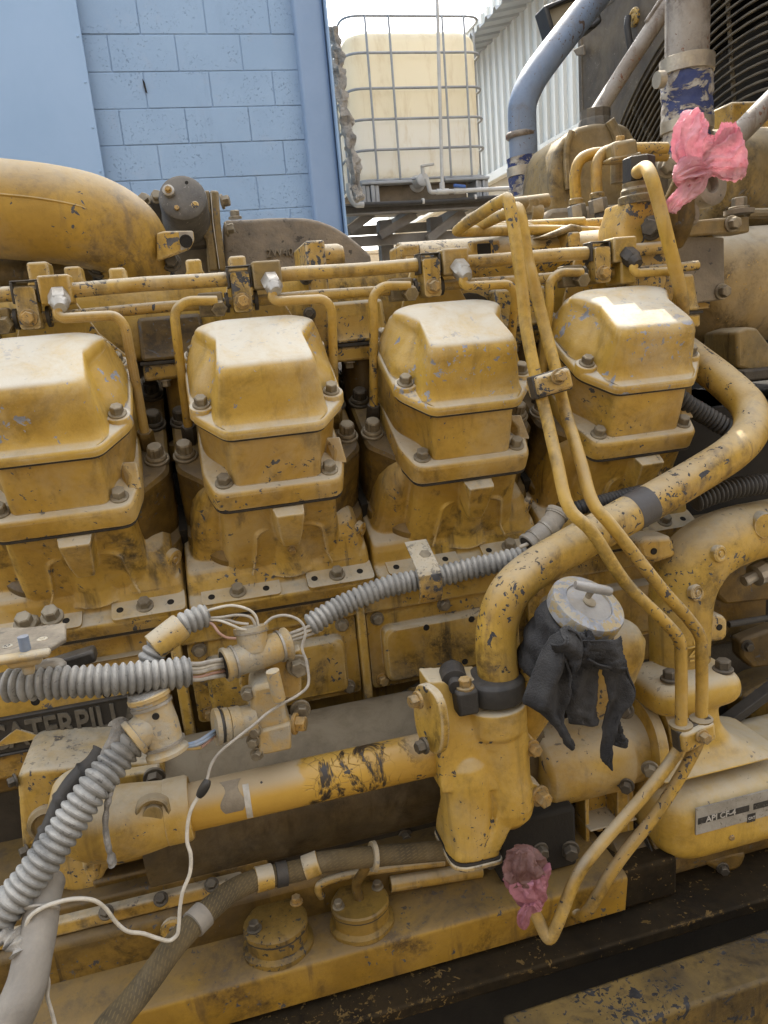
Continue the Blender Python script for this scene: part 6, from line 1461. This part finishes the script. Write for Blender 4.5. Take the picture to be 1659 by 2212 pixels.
# wires
def wire(pts, r, mat, label, per=8, view=8, grp='loose wires'):
    o = ob('loose_wire', MB().tube(spline(pts, per), r, 8), mat, smooth=60); return tag(o, label, 'wire', grp)
W8 = lambda *q: [P(8, x, y, d) for x, y, d in q]
wire(W8((1040, 222, .925), (1120, 195, .92), (1210, 178, .915), (1290, 195, .91), (1335, 230, .91), (1352, 290, .91)), .0019, M['wire_pale'], 'pale wire arching highest from the upright conduit into the tee')
wire(W8((1040, 245, .925), (1150, 240, .915), (1240, 228, .91), (1310, 240, .908), (1340, 290, .908)), .0018, M['wire'], 'grey wire in the middle of the bundle over the tee')
wire(W8((1060, 252, .925), (1140, 255, .915), (1200, 275, .908), (1260, 300, .905), (1300, 305, .905)), .0018, M['wire_pale'], 'pale wire sagging lowest into the tee mouth')
wire(W8((1060, 258, .925), (1110, 275, .915), (1145, 320, .905), (1185, 345, .905), (1235, 350, .905)), .0018, M['wire_pink'], 'dull pink wire looping under the bundle to the tee')
wire(W8((1070, 262, .925), (1170, 250, .915), (1240, 268, .908), (1300, 275, .906)), .0018, M['wire'], 'grey wire lying close under the arched ones')
for k, (ya, yb, lab, mt) in enumerate(((478, 458, 'topmost wire between level conduit and tee', 'wire'), (500, 475, 'second wire between level conduit and tee', 'wire_pale'), (518, 490, 'third wire between level conduit and tee', 'wire'), (545, 515, 'fourth wire between level conduit and tee', 'wire_pink'), (558, 540, 'lowest wire between level conduit and tee', 'wire'))):
    wire(W8((960, ya + 5, .855), (1040, ya + 6, .865), (1110, (ya + yb) / 2 + 2, .885), (1190, yb, .91)), .0022 if k % 2 else .003, M[mt], lab)
for k, (ya, yb, lab) in enumerate(((335, 290, 'upper wire from tee to the clamped conduit'), (352, 312, 'middle wire from tee to the clamped conduit'), (368, 335, 'lower wire from tee to the clamped conduit'))):
    wire(W8((1490, ya, .93), (1550, (ya + yb) / 2, .95), (1620, yb - 5, .97), (1680, yb - 30, .98  )), .0024, M['wire_pale' if k == 1 else 'wire'], lab)
wire(W8((1385, 275, .905), (1430, 240, .90), (1500, 230, .895), (1570, 260, .89), (1598, 320, .885), (1580, 400, .885), (1605, 480, .88), (1612, 590, .875), (1560, 645, .87), (1480, 690, .865), (1400, 740, .86), (1330, 800, .855), (1240, 870, .85), (1150, 945, .845), (1105, 1010, .84), (1085, 1080, .835), (1070, 1110, .83)), .0019, M['wire'], 'thin grey wire looping from the tee down across the sensor box')
W11 = lambda *q: [P(11, x, y, d) for x, y, d in q]
wire(W11((1035, 118, .832), (1005, 165, .83), (965, 230, .825), (945, 310, .82), (942, 400, .815), (960, 470, .81), (955, 560, .805), (920, 650, .80), (905, 740, .795), (900, 820, .79), (890, 870, .787), (850, 898, .785), (790, 885, .78), (720, 862, .775), (640, 850, .77), (580, 800, .77), (530, 735, .765), (470, 695, .76), (380, 688, .755), (290, 705, .75), (210, 735, .748), (150, 780, .745), (130, 840, .745)), .0024, M['wire_pale'], 'long white wire drooping from the pipe collar to the grey hose')
tag(ob('wire_splice', MB().tube(spline(W11((1045, 90, .83), (1035, 115, .828), (1015, 150, .828), (1000, 172, .828)), 4), lambda t, k: .0042 + .002 * sin(pi * t), 12), M['black_clean'], smooth=60), 'black taped splice on the white wire', 'tape')
wire(W8((950, 905, .845), (1000, 900, .85), (1050, 880, .86), (1125, 830, .88)), .0023, M['wire_blue'], 'upper pale blue wire between hanging tee and box socket')
wire(W8((950, 915, .845), (1010, 910, .85), (1060, 890, .86), (1125, 845, .88)), .0023, M['wire_blue'], 'lower pale blue wire between hanging tee and box socket')
wire(W8((940, 925, .845), (1000, 925, .85), (1050, 920, .858)), .0024, M['yellow'], 'short yellow wire end by the hanging tee')
wire(W8((1050, 918, .858), (1075, 900, .865), (1125, 855, .88)), .0023, M['wire_pink'], 'red pink wire end below the box socket')
wire(W11((235, 1060, .72), (245, 1110, .72), (240, 1180, .718), (262, 1260, .715), (285, 1350, .71)), .0021, M['wire'], 'thin wire hanging beside the grey hose at the bottom')
wire([P(7, x, y, d) for x, y, d in ((1240, 1500, .95), (1290, 1480, .952), (1330, 1460, .955))], .003, M['wire_pale'], 'pale wire stub inside the open grey elbow')
wire([P(7, x, y, d) for x, y, d in ((1440, 1270, .97), (1480, 1255, .965), (1530, 1270, .965), (1540, 1290, .97), (1490, 1290, .97))], .003, M['wire'], 'wire curl in the top mouth of the grey elbow')
# tape tail below the thick conduit and black cable
tt_ = W8((590, 1110, .81), (578, 1160, .808), (560, 1230, .806), (552, 1320, .806), (560, 1400, .806), (575, 1470, .806), (590, 1526, .806))
tag(ob('tape_tail', MB().tube(spline(tt_, 6), lambda t, k: .006 + .0035 * noise.noise(Vector((k * .35, 0, 0))) + .004 * max(0, t - .85) * 6, 10, True, .55), M['tape'], smooth=60), 'torn grey tape tail hanging below the slanting conduit', 'tape')
tag(ob('tape_end', MB().tube(spline(W8((610, 785, .85), (630, 800, .84), (600, 880, .83), (560, 940, .828), (540, 985, .83)), 5), lambda t, k: .011 - .006 * t, 10, True, .4), M['tape'], smooth=60), 'frayed dark tape end left of the hanging tee', 'tape')
tag(ob('black_cable', MB().tube(spline(W8((540, 940, .88), (490, 1010, .87), (430, 1060, .865), (370, 1130, .86), (320, 1220, .855), (280, 1320, .85), (240, 1400, .85), (210, 1480, .85)), 6), lambda t, k: .0125 + .002 * (k % 11 == 0), 16), M['black'], smooth=60), 'thick black cable dropping behind the slanting conduit', 'cable')

# hoses
def uv_tube(name, path, r, mat, n=24, rep=14, vstep=.0125):
    path = [Vector(p) for p in path]; mb = MB().tube(path, r, n); me = mesh_from(name, mb, mat, 60, fix=False)
    uv = me.uv_layers.new(name='UVMap'); L = [0]
    for a_, b_ in zip(path, path[1:]): L.append(L[-1] + (b_ - a_).length)
    for pl in me.polygons:
        idx = [me.loops[l].vertex_index for l in pl.loop_indices]
        if len(idx) > 4: continue
        us = [v % n for v in idx]
        wrap = max(us) - min(us) > n / 2
        for l, v in zip(pl.loop_indices, idx):
            u_ = v % n
            if wrap and u_ == 0: u_ = n
            uv.data[l].uv = (u_ / n * rep, L[v // n] / vstep)
    return link(name, me)
h1_ = resample(spline([P(11, x, y, d) for x, y, d in ((480, 1420, .72), (560, 1317, .735), (650, 1220, .755), (760, 1080, .78), (870, 930, .80), (1000, 790, .825), (1100, 700, .85), (1180, 640, .87))] + [P(11, 1300, 590, .885), P(11, 1500, 545, .89), P(12, 100, 545, .89), P(12, 400, 512, .893), P(12, 800, 480, .90), P(12, 1000, 470, .905)], 8), .006)
o = uv_tube('braided_hose', h1_, lambda t, k: .0142 + .0015 * max(0, 1 - t * 2.2), M['hose']); tag(o, 'brown braided hose curving from the bottom edge along the crankcase', 'hose')
for x, y, d, w_, m_ in ((1335, 595, .886, .012, 'yellow_chip'), (1575, 525, .89, .011, 'yellow_chip'), (1405, 570, .888, .008, 'black'), (1010, 800, .826, .010, 'hose_grey')):
    c = P(11, x, y, d); k = min(range(2, len(h1_) - 2), key=lambda j: (h1_[j] - c).length); dr_ = (h1_[k + 1] - h1_[k - 1]).normalized()
    rr = .0142 + .0015 * max(0, 1 - k / len(h1_) * 2.2)
    ob('hose_band', MB().lathe(h1_[k] - dr_ * w_, dr_, [(rr, 0), (rr + .0022, .0006), (rr + .0022, 2 * w_ - .0006), (rr, 2 * w_)], 24), M[m_], o, smooth=40)
c = P(12, 378, 512, .893); k = min(range(2, len(h1_) - 2), key=lambda j: (h1_[j] - c).length); dr_ = (h1_[k + 1] - h1_[k - 1]).normalized()
ob('hose_band', MB().lathe(h1_[k] - dr_ * .005, dr_, [(.0142, 0), (.020, .0006), (.021, .0064), (.0142, .007)], 24), M['fitting'], o, smooth=40)
h2_ = resample(spline([P(11, x, y, d) for x, y, d in ((250, 600, .80), (232, 650, .785), (215, 720, .77), (195, 850, .75), (165, 980, .73), (140, 1100, .715), (95, 1220, .70), (40, 1330, .69), (0, 1420, .68))], 8), .006)
o = uv_tube('grey_hose', h2_, lambda t, k: .0175 + .0045 * t, M['hose_grey']); tag(o, 'thick dusty grey hose bending down at the lower left corner', 'hose')
k = 6; dr_ = (h2_[k + 1] - h2_[k - 1]).normalized()
ob('wire_tie', MB().lathe(P(11, 205, 735, .765), dr_, [(.0185, 0), (.0205, .001), (.0205, .003), (.0185, .004)], 24), M['wire'], o, smooth=40)
tag(ob('tape_rag', MB().tube(spline([P(11, 10, 870, .745), P(11, 60, 880, .74), P(11, 95, 905, .735), P(11, 115, 960, .725)], 5), lambda t, k: .012 + .004 * sin(k * 1.3), 10, True, .5), M['tape'], smooth=60), 'scrap of grey tape beside the grey hose', 'tape')

# black corrugated sleeves behind the crossover pipe
conduit('corrugated_sleeve', [P(4, x, y, d) for x, y, d in ((1130, 830, 1.08), (1200, 880, 1.075), (1300, 940, 1.07), (1420, 1010, 1.06), (1520, 1050, 1.06))], .0148, 'black ribbed cable sleeve right of the sunlit valve cover', .0075, M['ribbed_black'], group='black cable sleeves', depth=.10)
conduit('corrugated_sleeve', [P(4, x, y, d) for x, y, d in ((520, 1490, 1.0), (600, 1465, 1.0), (720, 1435, 1.005), (850, 1400, 1.01), (980, 1375, 1.02))], .0108, 'black ribbed cable sleeve coming out below the sunlit valve cover', .0062, M['ribbed_black'], group='black cable sleeves', depth=.10)
conduit('corrugated_sleeve', [P(4, x, y, d) for x, y, d in ((1230, 1440, 1.0), (1330, 1400, 1.0), (1450, 1365, 1.0), (1560, 1345, 1.0), (1700, 1335, 1.0), (1850, 1330, 1.0))], .0158, 'black ribbed cable sleeve passing behind the crossover pipe to the right edge', .0078, M['ribbed_black'], group='black cable sleeves', depth=.10)

# black rag tied round the filler neck: wound band plus hanging tails
RG = thing('black_rag', 'black cotton rag knotted round the oil filler neck with hanging tails', 'rag', P(10, 660, 900, .80))
rg = MB(); rings = []
for k in range(15):
    t = k / 14; c = fcn - fn * (.024 + .098 * t)
    rr = []
    for i in range(48):
        a_ = 2 * pi * i / 48; d = u_ * cos(a_) + v_ * sin(a_)
        w_ = .0025 * sin(a_ * 2 + k * 1.1) + .0035 * noise.noise(Vector((cos(a_) * 2, sin(a_) * 2, t * 9 + a_ * .4))) + .003 * abs(sin(k * 1.25 + a_))
        rr.append(c + d * (fr * .93 + .004 * sin(pi * t) + w_))
    rings.append(rr)
rg.loft(rings, False, False)
o = ob('wound_band', rg, M['cloth'], RG, smooth=80); q_ = o.modifiers.new('t', 'SOLIDIFY'); q_.thickness = .003
def cloth_tail(left, right, Yf, folds=3, amp=.008, n=26, m=30, name='tail', seed=0):
    """ruled cloth between two edge curves given in view 10, with deep folds"""
    L_ = spline([P(10, x, y, Yf) for x, y in left], 8); R_ = spline([P(10, x, y, Yf) for x, y in right], 8)
    L_ = resample(L_, 1e-6) if False else L_
    def pick(c, t):
        f_ = t * (len(c) - 1); j = min(int(f_), len(c) - 2); return c[j].lerp(c[j + 1], f_ - j)
    vs = []; fs = []
    for i in range(m + 1):
        t = i / m; a_ = pick(L_, t); b_ = pick(R_, t)
        for j in range(n + 1):
            s = j / n; p_ = a_.lerp(b_, s)
            w_ = sin(s * pi * folds * 2 + seed + t * 2.2) * amp * 1.2 * (.35 + .65 * sin(pi * min(1, t * 1.1 + .1))) + .006 * noise.noise(p_ * 30 + Vector((seed, 0, 0))) + .003 * noise.noise(p_ * 90)
            bulge = -.012 * sin(pi * s)
            e_ = .002 * noise.noise(Vector((t * 40, s * 3, seed)))
            vs.append(p_ + Vector((e_, w_ + bulge, e_)))
    for i in range(m):
        for j in range(n):
            k = i * (n + 1) + j; fs.append((k, k + 1, k + n + 2, k + n + 1))
    o = ob(name, MB().add(vs, fs), M['cloth'], RG, smooth=80); q = o.modifiers.new('t', 'SOLIDIFY'); q.thickness = .0018
    return o
def hem(pts, Yf, r=.0017):
    ob('hem', MB().tube(spline([P(10, x, y, Yf) for x, y in pts], 8), r, 6), M['cloth'], RG, smooth=60)
cloth_tail([(575, 650), (505, 700), (450, 800), (410, 920), (362, 1030), (430, 1085), (505, 1140), (545, 1200), (592, 1272)], [(655, 690), (655, 740), (610, 800), (590, 900), (600, 980), (570, 1060), (555, 1130), (580, 1190), (615, 1248)], .772, 1.3, .0075, seed=1)
cloth_tail([(560, 660), (600, 640), (645, 680), (655, 720), (640, 760)], [(500, 720), (520, 760), (560, 800), (590, 850), (598, 930)], .758, .8, .005, seed=2, name='folded_loop')
hem([(590, 645), (640, 670), (658, 715), (610, 745), (570, 780), (585, 830), (605, 890), (600, 960)], .752)
cloth_tail([(630, 770), (605, 880), (590, 980), (580, 1060), (592, 1138)], [(745, 790), (735, 900), (728, 1000), (735, 1080), (752, 1142)], .785, 1.1, .006, seed=3)
cloth_tail([(765, 790), (775, 900), (790, 1000), (780, 1100), (768, 1220), (772, 1340), (800, 1378)], [(890, 780), (915, 880), (950, 985), (905, 1050), (858, 1130), (825, 1230), (813, 1378)], .78, 1.2, .006, seed=4)
hem([(890, 800), (915, 890), (948, 985), (905, 1048), (858, 1130), (828, 1230), (814, 1370)], .772)
cloth_tail([(660, 700), (690, 770), (710, 815), (740, 845)], [(870, 680), (885, 760), (908, 850), (902, 864)], .768, 1.2, .004, seed=5, name='cross_fold')
hem([(700, 808), (760, 838), (830, 852), (905, 858)], .756)
cloth_tail([(830, 1120), (835, 1190), (822, 1258)], [(850, 1130), (880, 1210), (912, 1245)], .80, .8, .003, seed=6)
kn = MB(); kc = P(10, 690, 760, .772)
vs = []; 
for i in range(17):
    for j in range(24):
        th = pi * i / 16; ph = 2 * pi * j / 24; d = Vector((sin(th) * cos(ph), sin(th) * sin(ph) * .7, cos(th) * 1.3)); r_ = .017 * (1 + .35 * noise.noise(d * 2.2) + .12 * sin(ph * 5 + th * 4)); vs.append(kc + d * r_)
kn.add(vs, [(i * 24 + j, i * 24 + (j + 1) % 24, (i + 1) * 24 + (j + 1) % 24, (i + 1) * 24 + j) for i in range(16) for j in range(24)])
ob('knot', kn, M['cloth'], RG, smooth=80)

# pink plastic bags
def bag(name, label, prof, Yc, mat, flat=.55, pleats=9, amp=.16, n=120, seed=0, view=3, extra=None, cat='plastic bag', neckpl=.25):
    """prof: (x, y, half width) along the bag's axis in a view; a gathered crumpled skin"""
    pts = [(P(view, x, y, Yc), abs((P(view, x + w, y, Yc) - P(view, x - w, y, Yc)).x) / 2) for x, y, w in prof]
    cs = spline([q[0] for q in pts], 12); ws = [q[1] for q in pts]; rings = []
    for k, c in enumerate(cs):
        t = k / (len(cs) - 1) * (len(ws) - 1); j = min(int(t), len(ws) - 2); w = ws[j] + (ws[j + 1] - ws[j]) * (t - j)
        a0 = cs[max(0, k - 1)]; a1 = cs[min(len(cs) - 1, k + 1)]; tn = (a1 - a0).normalized(); yv = Vector((0, 1, 0)); xv = yv.cross(tn).normalized(); yv = tn.cross(xv).normalized()
        rr = []
        for i in range(n):
            a_ = 2 * pi * i / n
            ph_ = a_ * pleats * .5 + 1.1 * sin(k * .08 + seed) + 1.4 * noise.noise(Vector((cos(a_) * 2, sin(a_) * 2, k * .05 + seed)))
            f_ = 1 + amp * 1.7 * (1 - 2 * abs(sin(ph_)) ** 1.2) * (.45 + .55 * abs(sin(k * .065 + seed))) + .16 * noise.noise(Vector((cos(a_) * 1.6 + seed, sin(a_) * 1.6, k * .08))) + .09 * noise.noise(Vector((cos(a_) * 5, sin(a_) * 5 + seed, k * .2))) + .05 * (.5 - abs(noise.noise(Vector((cos(a_) * 9 + seed, sin(a_) * 9, k * .33))))) + .015 * noise.noise(Vector((cos(a_) * 20 + seed, sin(a_) * 20, k * .7)))
            rr.append(c + (xv * cos(a_) + yv * sin(a_) * flat) * w * f_)
        rings.append(rr)
    return MB().loft(rings, True, True)
B1 = thing('pink_bag', 'crumpled pink plastic bag tied over an open pipe neck at upper right', 'plastic bag', P(3, 1150, 1220, 1.13), 'pink bags over openings')
ob('main_bulge', bag('b', '', [(1270, 1000, 39), (1245, 940, 69), (1225, 880, 96), (1220, 820, 103), (1225, 765, 96), (1245, 725, 77), (1275, 705, 53), (1280, 700, 26)], 1.12, M['pink'], .6, 9, .13, seed=1), M['pink'], B1, smooth=60)
ob('right_flare', bag('b', '', [(1270, 1000, 34), (1320, 950, 60), (1380, 920, 90), (1430, 895, 108), (1470, 880, 110), (1500, 868, 103), (1515, 862, 77)], 1.11, M['pink'], .28, 11, .2, seed=2), M['pink'], B1, smooth=60)
ob('gathered_neck', bag('b', '', [(1290, 985, 41), (1245, 1000, 57), (1190, 1010, 67), (1150, 1020, 52), (1120, 1030, 26)], 1.105, M['pink'], .8, 12, .2, seed=3), M['pink'], B1, smooth=60)
ob('twist', bag('b', '', [(1270, 1010, 38), (1245, 1060, 45), (1205, 1100, 47), (1165, 1135, 40), (1130, 1165, 38), (1105, 1200, 34), (1095, 1232, 26)], 1.10, M['pink'], .45, 8, .18, seed=4), M['pink'], B1, smooth=60)
B2 = thing('pink_bag', 'dirty pink and clear plastic bag tied over a low pipe end near the oil pan', 'plastic bag', P(13, 150, 1260, .82), 'pink bags over openings')
ob('main_bulge', bag('b', '', [(175, 1255, 45), (160, 1210, 75), (145, 1140, 105), (125, 1080, 122), (115, 1030, 125)], .815, M['pink_dirty'], .7, 8, .12, seed=5, view=13), M['pink_dirty'], B2, smooth=60)
ob('clear_top', bag('b', '', [(115, 1045, 126), (105, 1000, 125), (95, 950, 112), (95, 910, 90), (96, 880, 60), (98, 870, 25)], .817, M['film_grey'], .7, 7, .12, seed=6, view=13), M['film_grey'], B2, smooth=60)
ob('loose_tail', bag('b', '', [(135, 1240, 26), (110, 1290, 38), (100, 1330, 36), (110, 1375, 24), (118, 1390, 8)], .80, M['pink_dirty'], .4, 6, .18, seed=7, view=13), M['pink_dirty'], B2, smooth=60)
ob('tie_end', bag('b', '', [(160, 1220, 30), (190, 1250, 30), (215, 1245, 22)], .80, M['pink_dirty'], .6, 6, .2, seed=8, view=13), M['pink_dirty'], B2, smooth=60)
